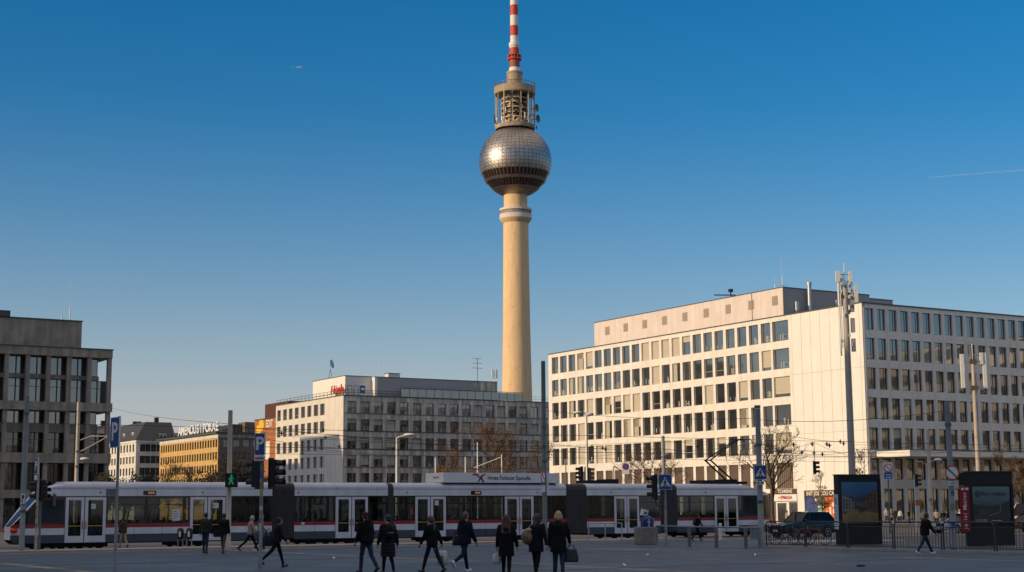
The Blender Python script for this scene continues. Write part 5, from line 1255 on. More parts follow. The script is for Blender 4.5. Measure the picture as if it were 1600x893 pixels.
# ================================================================== advertising kiosks
def kiosk(px, Y_, py0, py1, wm, lab, rz, kind):
    p = at(px, 800, Y_); t = thing('advertising_kiosk', lab, 'kiosk', (p.x, p.y, 0), rz); zt_ = zat(py0, p.x, p.y)
    b = MB(); w = wm/2; zp0 = zt_*0.30; zp1 = zt_*0.94 if kind == 'town' else zt_*0.80
    b.box(-w, w, 0.05, 0.55, 0, zp0-0.1, M_black); b.box(-w, w, 0.05, 0.55, zp1+0.06, zt_, M_black); b.box(-w, -w+0.12, 0.0, 0.55, zp0-0.1, zp1+0.06, M_black); b.box(w-0.12, w, 0.0, 0.55, zp0-0.1, zp1+0.06, M_black)
    b.box(-w+0.12, w-0.12, 0.08, 0.5, zp0-0.1, zp1+0.06, M_black); b.box(-w-0.04, w+0.04, 0.0, 0.6, zt_, zt_+0.04, M_trim); b.build('frame', t)
    for k in range(9): pass
    W_ = 2*w-0.24-0.1
    return t, -w+0.17, w-0.17, zp0, zp1, zt_
def poster_mat(name, stops, seed_, sc=3.0, dist=0.6):
    m = bpy.data.materials.new(name); m.use_nodes = True; nt = m.node_tree; N = nt.nodes; L = nt.links; bs = N['Principled BSDF']; bs.inputs['Roughness'].default_value = 0.25
    tc = N.new('ShaderNodeTexCoord'); sx = N.new('ShaderNodeSeparateXYZ'); L.new(tc.outputs['Generated'], sx.inputs[0])
    nz = N.new('ShaderNodeTexNoise'); nz.inputs['Scale'].default_value = sc; nz.inputs['Detail'].default_value = 7; mp = N.new('ShaderNodeMapping'); mp.inputs['Location'].default_value = (seed_, 0, seed_); L.new(tc.outputs['Generated'], mp.inputs['Vector']); L.new(mp.outputs['Vector'], nz.inputs['Vector'])
    ma_ = N.new('ShaderNodeMath'); ma_.operation = 'MULTIPLY_ADD'; L.new(nz.outputs['Fac'], ma_.inputs[0]); ma_.inputs[1].default_value = dist; L.new(sx.outputs['Z'], ma_.inputs[2])
    sb = N.new('ShaderNodeMath'); sb.operation = 'SUBTRACT'; L.new(ma_.outputs[0], sb.inputs[0]); sb.inputs[1].default_value = dist/2
    cr = N.new('ShaderNodeValToRGB'); e = cr.color_ramp.elements; e[0].position = stops[0][0]; e[0].color = stops[0][1]+(1,); e[1].position = stops[-1][0]; e[1].color = stops[-1][1]+(1,)
    for pos, c in stops[1:-1]: q = e.new(pos); q.color = c+(1,)
    L.new(sb.outputs[0], cr.inputs['Fac']); L.new(cr.outputs['Color'], bs.inputs['Base Color']); return m
t, x0, x1, z0, z1, zt_ = kiosk(1345, 79, 741, 853, 2.35, 'black advertising kiosk with a sepia town view poster', R_(14), 'town')
M_post1 = poster_mat('sky poster print', [(0.0, (0.17,0.11,0.05)), (0.24, (0.28,0.19,0.09)), (0.34, (0.05,0.04,0.035)), (0.48, (0.13,0.11,0.09)), (0.58, (0.05,0.055,0.06)), (0.68, (0.05,0.11,0.19)), (0.85, (0.04,0.13,0.26)), (1.0, (0.05,0.15,0.28))], 1.3, 4.0, 0.42)
b = MB(); b.box(x0, x1, 0.05, 0.075, z0, z1-0.15, M_post1); ps_ = b.build('poster', t)
M_house1 = mat('printed house pale', (0.20,0.18,0.15), 0.4, var=0.3, scale=5); M_house2 = mat('printed house brown', (0.13,0.075,0.04), 0.4, var=0.35, scale=4); M_print = mat('printed dark', (0.03,0.03,0.03), 0.4, var=0.3, scale=5)
b = MB(); W_ = x1-x0; H_ = z1-0.15-z0
b.prism([(x0, z0+H_*0.28), (x0+W_*0.34, z0+H_*0.33), (x0+W_*0.34, z0+H_*0.55), (x0+W_*0.2, z0+H_*0.63), (x0, z0+H_*0.68)], 0.046, 0.0495, M_house1)
for k in range(4):
    for j in range(3): b.box(x0+W_*(0.04+0.08*k), x0+W_*(0.075+0.08*k), 0.043, 0.0455, z0+H_*(0.36+0.08*j), z0+H_*(0.41+0.08*j), M_print)
b.build('printed_house', ps_); b = MB()
b.prism([(x0+W_*0.66, z0+H_*0.3), (x1, z0+H_*0.25), (x1, z0+H_*0.8), (x0+W_*0.82, z0+H_*0.78), (x0+W_*0.66, z0+H_*0.6)], 0.046, 0.0495, M_house2)
for k in range(3):
    for j in range(4): b.box(x0+W_*(0.71+0.09*k), x0+W_*(0.75+0.09*k), 0.043, 0.0455, z0+H_*(0.36+0.1*j), z0+H_*(0.42+0.1*j), M_print)
b.build('printed_house', ps_)
b = MB(Rz(R_(-90))); b.box(-0.53, -0.07, -1.22, -1.19, zt_*0.22, zt_*0.72, M_paper); 
for k in range(7): b.box(-0.46, -0.14-0.05*(k % 3), -1.224, -1.22, zt_*(0.28+0.05*k), zt_*(0.29+0.05*k), M_tramb)
b.box(-0.4,-0.2,-1.224,-1.22,zt_*0.6,zt_*0.68,M_polegrey); b.build('info_panel', t)
t, x0, x1, z0, z1, zt_ = kiosk(1551, 74, 736, 854, 2.3, 'black advertising kiosk with a dark landscape screen and red side banner', R_(13), 'screen')
M_post2 = poster_mat('dark landscape print', [(0.0, (0.012,0.016,0.02)), (0.3, (0.03,0.045,0.055)), (0.42, (0.012,0.018,0.022)), (0.52, (0.05,0.075,0.09)), (0.62, (0.07,0.12,0.14)), (1.0, (0.10,0.19,0.21))], 4.2, 3.5, 0.35)
b = MB(); b.box(x0, x1, 0.05, 0.075, z0, z1, M_post2); ps_ = b.build('poster', t)
b = MB(); W_ = x1-x0; H_ = z1-z0
b.prism([(x0, z0+H_*0.2), (x1, z0+H_*0.3), (x1, z0+H_*0.62), (x0+W_*0.75, z0+H_*0.52), (x0+W_*0.45, z0+H_*0.44), (x0, z0+H_*0.52)], 0.046, 0.0495, M_print)
b.prism([(x0+W_*0.4, z0+H_*0.22), (x0+W_*0.72, z0+H_*0.32), (x0+W_*0.72, z0+H_*0.55), (x0+W_*0.735, z0+H_*0.55), (x0+W_*0.735, z0+H_*0.31), (x0+W_*0.42, z0+H_*0.20)], 0.041, 0.0455, M_polegrey)
b.prism([(x0+W_*0.05, z0+H_*0.18), (x0+W_*0.5, z0+H_*0.30), (x0+W_*0.42, z0+H_*0.40), (x0+W_*0.2, z0+H_*0.38)], 0.041, 0.0455, mat('printed slate', (0.04,0.055,0.065), 0.4, var=0.3, scale=4)); b.build('printed_picture', ps_)
M_printw = mat('printed pale', (0.35,0.38,0.38), 0.5, var=0.05)
text('Filovo Vodikolo', 0.22, M_print, ps_, Tr(x0+W_*0.56, 0.044, z1-H_*0.2), extrude=0.002, bold=0.006, sx=0.95)
b = MB(); R90 = Matrix.Rotation(R_(90), 4, 'X'); b.lathe([(0.10,0),(0.15,0),(0.15,0.003),(0.10,0.003)], M_print, 18, T=Tr(x0+W_*0.13, 0.046, z1-H_*0.2) @ R90, caps=False); b.lathe([(0,0),(0.07,0),(0.07,0.003),(0,0.003)], M_print, 12, T=Tr(x0+W_*0.13, 0.046, z1-H_*0.2) @ R90); b.build('logo', ps_)
text('LILIS.IIS', 0.2, M_printw, ps_, Tr(x0+W_*0.2, 0.04, z0+H_*0.08), extrude=0.002, bold=0.004)
b = MB(); b.box(x0+W_*0.48, x0+W_*0.75, 0.044, 0.049, z0+H_*0.07, z0+H_*0.09, M_printw); b.build('caption_bar', ps_)
M_banner = mat('banner crimson', (0.26,0.012,0.03), 0.5, var=0.06)
TBn = Rz(R_(-38)) ; b = MB(Tr(-1.17, 0.02, 0) @ TBn); b.box(-0.46, 0.0, 0.0, 0.03, zt_*0.19, zt_*0.81, M_banner); b.box(-0.46, 0.0, 0.0, 0.03, zt_*0.815, zt_*0.99, M_black); bn = b.build('banner', t)
for k, ch in enumerate('Jarlei Mbarov'):
    if ch != ' ':
        me = text_mesh(ch, 0.24, M_cream, extrude=0.003, bold=0.004); link('letter', me, bn, Tr(-1.17, 0.02, 0) @ TBn @ Tr(-0.22, -0.006, zt_*0.24+0.135*k) @ Matrix.Rotation(R_(90), 4, 'X') @ Matrix.Rotation(R_(90), 4, 'Z'))
b = MB(Tr(-1.17, 0.02, 0) @ TBn)
for k in range(2): b.box(-0.36+0.2*k, -0.22+0.2*k, -0.006, 0, zt_*0.755, zt_*0.785, M_cream)
b.build('small_mark', bn)

# ================================================================== railings, posts, planter, bins
M_rail_d = mat('railing dark steel', (0.035,0.038,0.04), 0.5, 0.3, var=0.15)
fa = 48.4; b0 = b_at(1198, fa); step_ = 2.75; proto = None
for k in range(14):
    bb = b0-step_*k; pA = W(fa, bb)
    if proto is None:
        t = thing('barrier_panel', 'x', 'barrier', pA, ANG-math.pi/2, 'railing panels along the pavement edge'); f = MB(); h_ = 1.22; L_ = step_-0.12
        f.tube([(0,0,0), (0,0,h_-0.1), (0.1,0,h_), (L_-0.1,0,h_), (L_,0,h_-0.1), (L_,0,0)], 0.032, M_rail_d, 8); f.tube([(0,0,0.18), (L_,0,0.18)], 0.02, M_rail_d, 6); f.tube([(0,0,h_-0.2), (L_,0,h_-0.2)], 0.018, M_rail_d, 6); f.build('frame', t)
        g = MB(); n = 16
        for j in range(1, n): g.tube([(L_*j/n,0,0.18), (L_*j/n,0,h_-0.2)], 0.012, M_rail_d, 5)
        g.build('bars', t); proto = t
    else: t = copy_tree(proto); t.location = pA
    t['label'] = 'dark steel railing panel with vertical bars in the row before the kiosks'
slab('fence_kerb', fa-0.12, fa+0.12, b0-step_*14, b0, 0.0, 0.09, M_kerb)
def post_rail(pts, lab, h_, r_, m, cat='handrail', group=None):
    P = [gp(*q) for q in pts]; t = thing('handrail', lab, cat, P[0], 0, group)
    for q in P:
        b = MB(); d = q-P[0]; b.tube([d, d+Vector((0,0,h_))], r_, m, 8); b.build('post', t)
    b = MB(); b.tube([q-P[0]+Vector((0,0,h_)) for q in P], r_*0.8, m, 8); b.build('rail', t)
    if len(P) == 3: b = MB(); b.tube([q-P[0]+Vector((0,0,0.12)) for q in P], r_*0.5, m, 6); b.build('rail', t)
post_rail([(920, 847), (946, 847), (972, 848)], 'thin grey three post handrail left of the concrete planter', 1.1, 0.035, M_galv)
post_rail([(1027, 847.5), (1077, 852), (1119, 853), (1165, 855), (1188, 855.5)], 'low grey rail carried by posts right of the concrete planter', 0.95, 0.05, M_polegrey)
for k, (px, py) in enumerate(((1077, 852.6), (1119, 854), (1165, 855.6))):
    q = gp(px, py); t = thing('bollard', ('stout concrete bollard nearest the planter under the low rail', 'stout concrete bollard in the middle of the low rail', 'stout concrete bollard nearest the thick crossing pole')[k], 'bollard', (q.x, q.y-0.12, 0), 0, 'bollards under the low rail'); b = MB(); b.lathe([(0.085,0),(0.085,0.9),(0.07,0.97),(0,0.98)], M_bed, 14); b.build('post', t); b = MB(); b.lathe([(0.088,0.62),(0.088,0.68)], M_polegrey, 14, caps=False); b.build('band', t)
q = gp(1126, 843); t = thing('bollard', 'pale thin post behind the low rail near the tram doors', 'bollard', q, 0); b = MB(); b.lathe([(0.1,0),(0.1,0.95),(0.05,1.0),(0,1.0)], M_panelwhite, 12); b.build('post', t); b = MB(); b.lathe([(0.16,0),(0.16,0.03),(0.1,0.03)], M_galv, 12); b.build('base', t)
q = gp(1010, 849.5); t = thing('planter', 'round grey concrete planter tub on the paving', 'planter', (q.x, q.y+0.55, 0), 0); b = MB(); b.lathe([(0.58,0),(0.60,0.02),(0.60,0.42),(0.59,0.44),(0.60,0.46),(0.60,0.88),(0.57,0.92),(0.50,0.92),(0.50,0.80),(0,0.80)], mat('planter concrete', (0.25,0.22,0.18), 0.9, var=0.25, scale=3, bump=0.5, bscale=10), 32); b.build('tub', t)
pq = Vector((q.x, q.y+0.55, 0))
t = thing('rubbish_bag', 'blue plastic sack lying on the concrete planter', 'bag', (pq.x+0.1, pq.y-0.1, 0.805), 0); b = MB()
rq = random.Random(2); vs_ = []; seg_, rg = 14, 9
for i in range(rg+1):
    for k in range(seg_):
        ph = i/rg; a = 2*math.pi*k/seg_; r = (0.36 if ph < 0.75 else 0.36*(1-ph)/0.25*0.8+0.09)*(1+rq.uniform(-0.07, 0.07))*(0.9 if i == 0 else 1); vs_.append((r*math.cos(a), r*0.85*math.sin(a), 0.72*ph))
b.add(vs_, [(i*seg_+k, i*seg_+(k+1) % seg_, (i+1)*seg_+(k+1) % seg_, (i+1)*seg_+k) for i in range(rg) for k in range(seg_)]+[tuple(reversed(range(seg_))), tuple(range(rg*seg_, rg*seg_+seg_))], mat('blue plastic', (0.012,0.035,0.15), 0.35, var=0.2), True); b.build('sack', t)
b = MB(); b.box(0.05,0.09,-0.325,-0.31,0.1,0.55,M_paper); b.box(-0.02,0.17,-0.325,-0.31,0.36,0.41,M_paper); b.build('print', t)
t = thing('paper_cup', 'crumpled white paper carton on top of the blue sack', 'litter', (pq.x-0.08, pq.y-0.1, 1.50), 0.4); b = MB(); b.box(-0.17,0.17,-0.12,0.12,0,0.34,M_paper,T=Matrix.Rotation(0.25,4,'Y')); b.build('carton', t); b = MB(); b.box(-0.05,0.1,-0.125,-0.121,0.1,0.2,M_black,T=Matrix.Rotation(0.25,4,'Y')); b.build('print', t)
# pair of litter bins by the platform
for k, (px, lab) in enumerate(((281.5, 'rounded black litter bin on two tan legs, left of the platform pair'), (295.5, 'rounded black litter bin with pale side stripe, right of the platform pair'))):
    q = gp(px, 853.5); t = thing('litter_bin', lab, 'bin', q, 0, 'litter bins by the tram platform'); b = MB(); b.lathe([(0.10,0.42),(0.17,0.46),(0.19,0.7),(0.18,0.92),(0.10,1.02),(0,1.04)], M_black, 14); b.build('drum', t)
    for s_ in (-1, 1):
        b = MB(); b.tube([(0.13*s_,0,0), (0.13*s_,0,0.5)], 0.035, M_kerb, 6); b.build('leg', t)
    b = MB(); b.box(-0.05,0.06,-0.2,-0.185,0.55,0.85,M_cream if k == 0 else M_panelwhite); b.build('label_plate', t)

# ================================================================== vehicles
M_carblack = mat('car paint blue black', (0.006,0.008,0.012), 0.25, var=0.1, coat=0.3)
M_carred = mat('car paint dark red', (0.12,0.01,0.015), 0.2, var=0.1, coat=1.0); M_carsilver = mat('car paint silver', (0.4,0.41,0.42), 0.3, 0.4, var=0.05, coat=0.8); M_vanw = mat('van paint white', (0.7,0.69,0.66), 0.35, var=0.05, coat=0.5)
M_carglass = win_glass('car glass', (0.006,0.007,0.009), 1.28, wav=0.02); M_tyre = mat('tyre rubber', (0.012,0.012,0.012), 0.85, var=0.2); M_rim = mat('alloy rim', (0.42,0.42,0.43), 0.3, 0.8, var=0.1); M_lampw = mat('headlamp glass', (0.75,0.78,0.8), 0.1, var=0.05)
def vehicle(name, lab, pos, rz, L_, Wd, H_, paint, kind='suv', group=None):
    t = thing(name, lab, {'suv': 'car', 'car': 'car', 'van': 'van'}[kind], pos, rz, group); hw = Wd/2
    if kind == 'suv': belt, hood = 1.06, 1.0; ws0, ws1, rr0, rr1 = 0.19*L_, 0.04*L_, -0.37*L_, -0.485*L_
    elif kind == 'car': belt, hood = 0.92, 0.85; ws0, ws1, rr0, rr1 = 0.14*L_, -0.03*L_, -0.30*L_, -0.42*L_
    else: belt, hood = 1.2, 1.15; ws0, ws1, rr0, rr1 = 0.33*L_, 0.20*L_, -0.46*L_, -0.49*L_
    st = [(0.50,0.62,0.42,0.72,0.80), (0.485,0.86,0.30,0.86,0.9), (0.44,0.97,0.26,hood-0.1,0.98), (0.30,1.0,0.25,hood-0.02,1.0), (ws0/L_+0.01,1.0,0.25,hood+0.03,1.0), (0.0,1.0,0.25,belt,1.0), (-0.25,1.0,0.25,belt+0.02,1.0), (-0.42,0.98,0.27,belt+0.02,0.98), (-0.485,0.92,0.32,belt-0.02,0.92), (-0.5,0.82,0.42,0.85,0.86)]
    b = MB(); rings = []
    for fx, wk, z0, z1, wt in st:
        x = fx*L_; w0 = hw*wk
        half = [(x, -w0*0.93, z0), (x, -w0, z0+(z1-z0)*0.3), (x, -w0*1.0, z0+(z1-z0)*0.7), (x, -hw*wt*0.95, z1)]
        rings.append(half+[(x, -y, z) for (x, y, z) in reversed(half)]+[half[0]])
    rot_loft(b, rings, lambda i, k: paint, True); b.add(rings[0][:-1], [tuple(range(8))], paint); b.add(rings[-1][:-1], [tuple(reversed(range(8)))], paint)
    b.build('body', t)
    # cabin
    g = MB(); wb, wt = hw*0.93, hw*0.76
    lo = [(ws0, belt-0.05), (rr1, belt)]; hi = [(ws1, H_-0.03), (rr0, H_-0.05)]
    xs = [(ws0, ws1), (0.02*L_, 0.0), (-0.18*L_, -0.18*L_), (rr1, rr0)]
    if kind == 'van': xs = [(ws0, ws1), (0.12*L_, 0.11*L_), (-0.2*L_, -0.2*L_), (rr1, rr0)]
    def rg(xa, xb): return [(xa, -wb, belt-0.03), (xb, -wt, H_-0.06), (xb, wt, H_-0.06), (xa, wb, belt-0.03)]
    q0, q1 = rg(*xs[0]), rg(*xs[-1])
    g.add([q0[0],q0[3],q0[2],q0[1]], [(0,1,2,3)], M_carglass); g.add([q1[0],q1[1],q1[2],q1[3]], [(0,1,2,3)], M_carglass if kind != 'van' else paint)
    for i in range(len(xs)-1):
        a_, c_ = rg(*xs[i]), rg(*xs[i+1])
        m_ = M_carglass if not (kind == 'van' and i > 0) else paint
        g.add([a_[0],a_[1],c_[1],c_[0]], [(3,2,1,0)], m_); g.add([a_[3],c_[3],c_[2],a_[2]], [(3,2,1,0)], m_)
    g.build('window', t)
    r = MB(); r.add([(ws1,-wt,H_-0.06),(ws1+0.02,0,H_-0.01),(ws1,wt,H_-0.06),(0,-wt,H_-0.04),(-0.05*L_,0,H_),(0,wt,H_-0.04),(rr0,-wt,H_-0.08),(rr0,0,H_-0.03),(rr0,wt,H_-0.08)], [(0,3,4,1),(1,4,5,2),(3,6,7,4),(4,7,8,5)], paint, True)
    for s_ in (-1, 1):
        for xa, xb in ((xs[1][0], xs[1][1]), (xs[2][0], xs[2][1])): r.tube([(xa, s_*wb*1.005, belt-0.03), (xb, s_*wt*1.01, H_-0.06)], 0.035, paint, 5)
        r.tube([(ws0, s_*wb, belt-0.03), (ws1, s_*wt, H_-0.06)], 0.04, paint, 5); r.tube([(rr1, s_*wb, belt-0.03), (rr0, s_*wt, H_-0.06)], 0.05, paint, 5); r.tube([(ws1, s_*wt, H_-0.06), (rr0, s_*wt, H_-0.07)], 0.035, paint, 5)
        if kind == 'suv': r.tube([(ws1-0.2, s_*wt*0.93, H_-0.02), (rr0+0.2, s_*wt*0.93, H_-0.02)], 0.025, M_galv, 5)
    r.build('roof', t)
    wr_ = 0.37 if kind == 'suv' else 0.32
    for fx in (0.31, -0.30):
        for s_ in (-1, 1):
            Tw_ = Tr(fx*L_, s_*(hw-0.02), wr_) @ Matrix.Rotation(R_(90*s_), 4, 'X'); 
            a_ = MB(Tr(fx*L_, s_*(hw-0.05), wr_+0.03) @ Matrix.Rotation(R_(90*s_), 4, 'X')); a_.lathe([(0, 0.0), (wr_+0.07, 0.0), (wr_+0.07, -0.055), (0, -0.055)], M_under, 20); a_.build('wheel_arch', t)
            w_ = bpy.data.objects.new('wheel', None); C.objects.link(w_); w_.parent = t
            q_ = MB(Tw_); q_.lathe([(wr_*0.66, -0.07), (wr_*0.95, -0.08), (wr_, -0.04), (wr_, 0.15), (wr_*0.6, 0.15)], M_tyre, 20); q_.build('tyre', w_)
            q_ = MB(Tw_); q_.lathe([(0.05, -0.075), (wr_*0.2, -0.07), (wr_*0.22, -0.03), (0, -0.03)], M_rim, 12); q_.lathe([(wr_*0.6, -0.075), (wr_*0.67, -0.075), (wr_*0.67, 0.0), (wr_*0.6, 0.0)], M_rim, 20, caps=False)
            for k in range(5): q_.box(0.03, wr_*0.64, -0.03, 0.03, -0.07, -0.03, M_rim, T=Rz(2*math.pi*k/5))
            q_.build('rim', w_)
    for s_ in (-1, 1):
        l_ = MB(); l_.sphere((0.455*L_, s_*hw*0.68, hood-0.2), 0.2, M_lampw, 10, 6, sc=(1.0,0.9,0.42)); l_.build('headlight', t)
        l_ = MB(); l_.box(-0.505*L_, -0.47*L_, s_*hw*0.62-0.13, s_*hw*0.62+0.13, belt-0.28, belt-0.08, M_tail); l_.build('tail_light', t)
        l_ = MB(); l_.sphere((ws0-0.32, s_*(hw+0.08), belt+0.08), 0.11, paint, 8, 6, sc=(0.7,1.1,0.8)); l_.tube([(ws0-0.32, s_*hw*0.92, belt), (ws0-0.32, s_*(hw+0.05), belt+0.05)], 0.025, M_black, 5); l_.build('mirror', t)
        for fx in (-0.02, -0.19):
            l_ = MB(); l_.box(fx*L_, fx*L_+0.2, s_*(hw+0.012)-0.012, s_*(hw+0.012)+0.012, belt-0.16, belt-0.12, paint); l_.build('door_handle', t)
    l_ = MB(); l_.box(0.47*L_, 0.503*L_, -hw*0.45, hw*0.45, 0.55, 0.78, M_under); l_.build('grille', t); l_ = MB(); l_.box(0.503*L_, 0.508*L_, -0.26, 0.26, 0.42, 0.53, M_paper); l_.build('number_plate', t)
    return t
q = at(1253, 815, 106.5); vehicle('parked_car', 'dark blue black sport utility car beside the tram end', (q.x, q.y, -0.12), ANG+math.pi, 4.75, 1.92, 1.74, M_carblack, 'suv')
q = at(1500, 815, 118); vehicle('parked_car', 'silver car half hidden behind the thick pole and right kiosk', (q.x, q.y, -0.12), ANG+math.pi, 4.3, 1.8, 1.5, M_carsilver, 'car')
q = at(1606, 810, 124); vehicle('parked_car', 'dark red car at the right edge of the street', (q.x, q.y, -0.12), ANG+math.pi, 4.4, 1.8, 1.5, M_carred, 'car')
q = at(1612, 800, 138); vehicle('delivery_van', 'white van at the right edge behind the dark red car', (q.x, q.y, -0.12), ANG+math.pi, 5.2, 2.0, 2.3, M_vanw, 'van')
def bicycle(lab, pos, rz, m, group=None, tilt=0.0):
    t = thing('bicycle', lab, 'bicycle', pos, rz, group); TT = Matrix.Rotation(tilt, 4, 'X')
    for x in (-0.52, 0.52):
        w_ = MB(TT @ Tr(x, 0, 0.34)); pts = [(0.325*math.cos(a), 0, 0.325*math.sin(a)) for a in [2*math.pi*k/22 for k in range(23)]]; w_.tube(pts, 0.018, M_tyre, 6, caps=False)
        for k in range(10): w_.tube([(0,0,0), (0.31*math.cos(k*0.628), 0, 0.31*math.sin(k*0.628))], 0.004, M_galv, 3)
        w_.build('wheel', t)
    f = MB(TT); bb, st_, hd_, rw, fw = (-0.08,0,0.30), (-0.22,0,0.80), (0.36,0,0.82), (-0.52,0,0.34), (0.52,0,0.34)
    for a_, c_ in ((bb, st_), (st_, hd_), (bb, (0.38,0,0.72)), (rw, st_), (rw, bb), (hd_, fw)): f.tube([a_, c_], 0.022, m, 6)
    f.build('frame', t)
    h = MB(TT); h.tube([hd_, (0.32,0,1.0)], 0.016, M_galv, 6); h.tube([(0.22,-0.28,1.02), (0.32,-0.1,1.0), (0.32,0.1,1.0), (0.22,0.28,1.02)], 0.016, M_black, 6); h.build('handlebar', t)
    s_ = MB(TT); s_.sphere((-0.24,0,0.93), 0.14, M_black, 10, 6, sc=(1,0.55,0.3)); s_.tube([st_, (-0.24,0,0.9)], 0.014, M_galv, 5); s_.build('saddle', t); return t
q = gp(1258, 851); bicycle('red framed bicycle leaning behind the railing before the black car', (q.x, q.y+1.0, 0), R_(25), mat('bike red', (0.35,0.03,0.02), 0.4, var=0.05), 'bicycles behind the railing', 0.2)
q = gp(1235, 851); bicycle('dark bicycle leaning behind the railing left of the red one', (q.x, q.y+1.2, 0), R_(-10), M_black, 'bicycles behind the railing', -0.15)
q = gp(1279, 851); bicycle('brown bicycle leaning behind the railing right of the red one', (q.x, q.y+1.0, 0), R_(160), M_mrust, 'bicycles behind the railing', 0.1)
for k, (px, Y_) in enumerate(((1424, 168), (1468, 160), (1477, 162), (1494, 165), (1456, 163))):
    q = at(px, 800, Y_); bicycle('bicycle parked on the far pavement before the office colonnade', (q.x, q.y, -0.1), R_(20+55*k), M_galv if k % 2 else M_black, 'bicycles parked before the office colonnade')
# ================================================================== people
def mod_eval(o):
    dg = bpy.context.evaluated_depsgraph_get(); dg.update()
    return bpy.data.meshes.new_from_object(o.evaluated_get(dg))
def fuse(mb, voxel, m, folds=0.0, seedv=0, smooth_it=4):
    """joins overlapping pieces into one continuous skin"""
    me = mb.mesh('fuse'); o = bpy.data.objects.new('fuse', me); C.objects.link(o)
    r = o.modifiers.new('r', 'REMESH'); r.mode = 'VOXEL'; r.voxel_size = voxel; r.use_smooth_shade = True
    s = o.modifiers.new('s', 'SMOOTH'); s.iterations = smooth_it; s.factor = 0.5
    res = mod_eval(o); bpy.data.objects.remove(o); bpy.data.meshes.remove(me)
    res.materials.clear(); res.materials.append(m)
    if folds > 0:
        off = Vector((seedv*3.1, seedv*1.7, 0)); nrm = [v.normal.copy() for v in res.vertices]
        for v, n in zip(res.vertices, nrm):
            q = v.co
            f = noise.noise(Vector((q.x*9, q.y*9, q.z*5))+off)+0.6*noise.noise(Vector((q.x*16, q.y*16, q.z*12))+off)
            v.co = q+n*f*folds
    for p in res.polygons: p.use_smooth = True
    res.update(); return res
def cap(mb, p, q, r0, r1, seg=10):
    p, q = Vector(p), Vector(q); mb.tube([p, q], [r0, r1], None, seg); mb.sphere(p, r0, None, seg, 6); mb.sphere(q, r1, None, seg, 6)
def eloft(mb, rings, seg=18, cx=0.0):   # rings: (z, rx, ry, yoff)
    vs = []
    for z, rx, ry, yo in rings:
        for k in range(seg):
            a = 2*math.pi*k/seg; vs.append((cx+rx*math.cos(a), yo+ry*math.sin(a), z))
    fs = [(i*seg+k, i*seg+(k+1) % seg, (i+1)*seg+(k+1) % seg, (i+1)*seg+k) for i in range(len(rings)-1) for k in range(seg)]
    fs += [tuple(reversed(range(seg))), tuple(range((len(rings)-1)*seg, len(rings)*seg))]
    mb.add(vs, fs, None, True)
M_skin = mat('skin', (0.42,0.26,0.19), 0.55, var=0.06, scale=20); M_eye = mat('eye', (0.02,0.015,0.01), 0.2, var=0.0)
def cloth(name, c, rough=0.9):
    m = mat(name, tuple(q*0.8 for q in c), rough, 0, var=0.22, scale=9, bump=0.5, bscale=60); m.node_tree.nodes['Principled BSDF'].inputs['Specular IOR Level'].default_value = 0.15; return m
CL = dict(black=cloth('cloth black', (0.012,0.012,0.014)), charcoal=cloth('cloth charcoal', (0.045,0.040,0.036)), navy=cloth('cloth navy', (0.012,0.016,0.032)), jeans=cloth('denim blue', (0.030,0.052,0.095)), djeans=cloth('denim dark', (0.014,0.022,0.040)),
          khaki=cloth('cloth khaki brown', (0.12,0.085,0.055)), beige=cloth('cloth beige', (0.50,0.38,0.29)), tan=cloth('cloth pale tan', (0.42,0.32,0.24)), brown=cloth('cloth brown', (0.075,0.045,0.032)), lime=cloth('cloth yellow green', (0.22,0.24,0.07)), plum=cloth('cloth dark plum', (0.022,0.016,0.028)), puffer=cloth('nylon dark', (0.010,0.011,0.015), 0.5), white=cloth('cloth white', (0.6,0.6,0.6)), red=cloth('cloth dark red', (0.2,0.03,0.03)), teal=cloth('cloth dark teal', (0.015,0.035,0.045)), wine=cloth('cloth wine cap', (0.10,0.025,0.03)))
HAIR = {k: mat('hair '+k, c, 0.5, var=0.35, scale=14, bump=0.8, bscale=70) for k, c in dict(black=(0.010,0.008,0.007), dark=(0.028,0.017,0.011), brown=(0.075,0.042,0.022), auburn=(0.060,0.014,0.010), blonde=(0.46,0.30,0.15), grey=(0.30,0.28,0.27), ginger=(0.11,0.055,0.04), white=(0.55,0.50,0.45)).items()}
M_shoe_w = mat('shoe white', (0.65,0.65,0.65), 0.6, var=0.08); M_shoe_k = mat('shoe black', (0.012,0.012,0.012), 0.5, var=0.1); M_shoe_b = mat('shoe brown', (0.10,0.05,0.03), 0.6, var=0.1)
NP = [0]
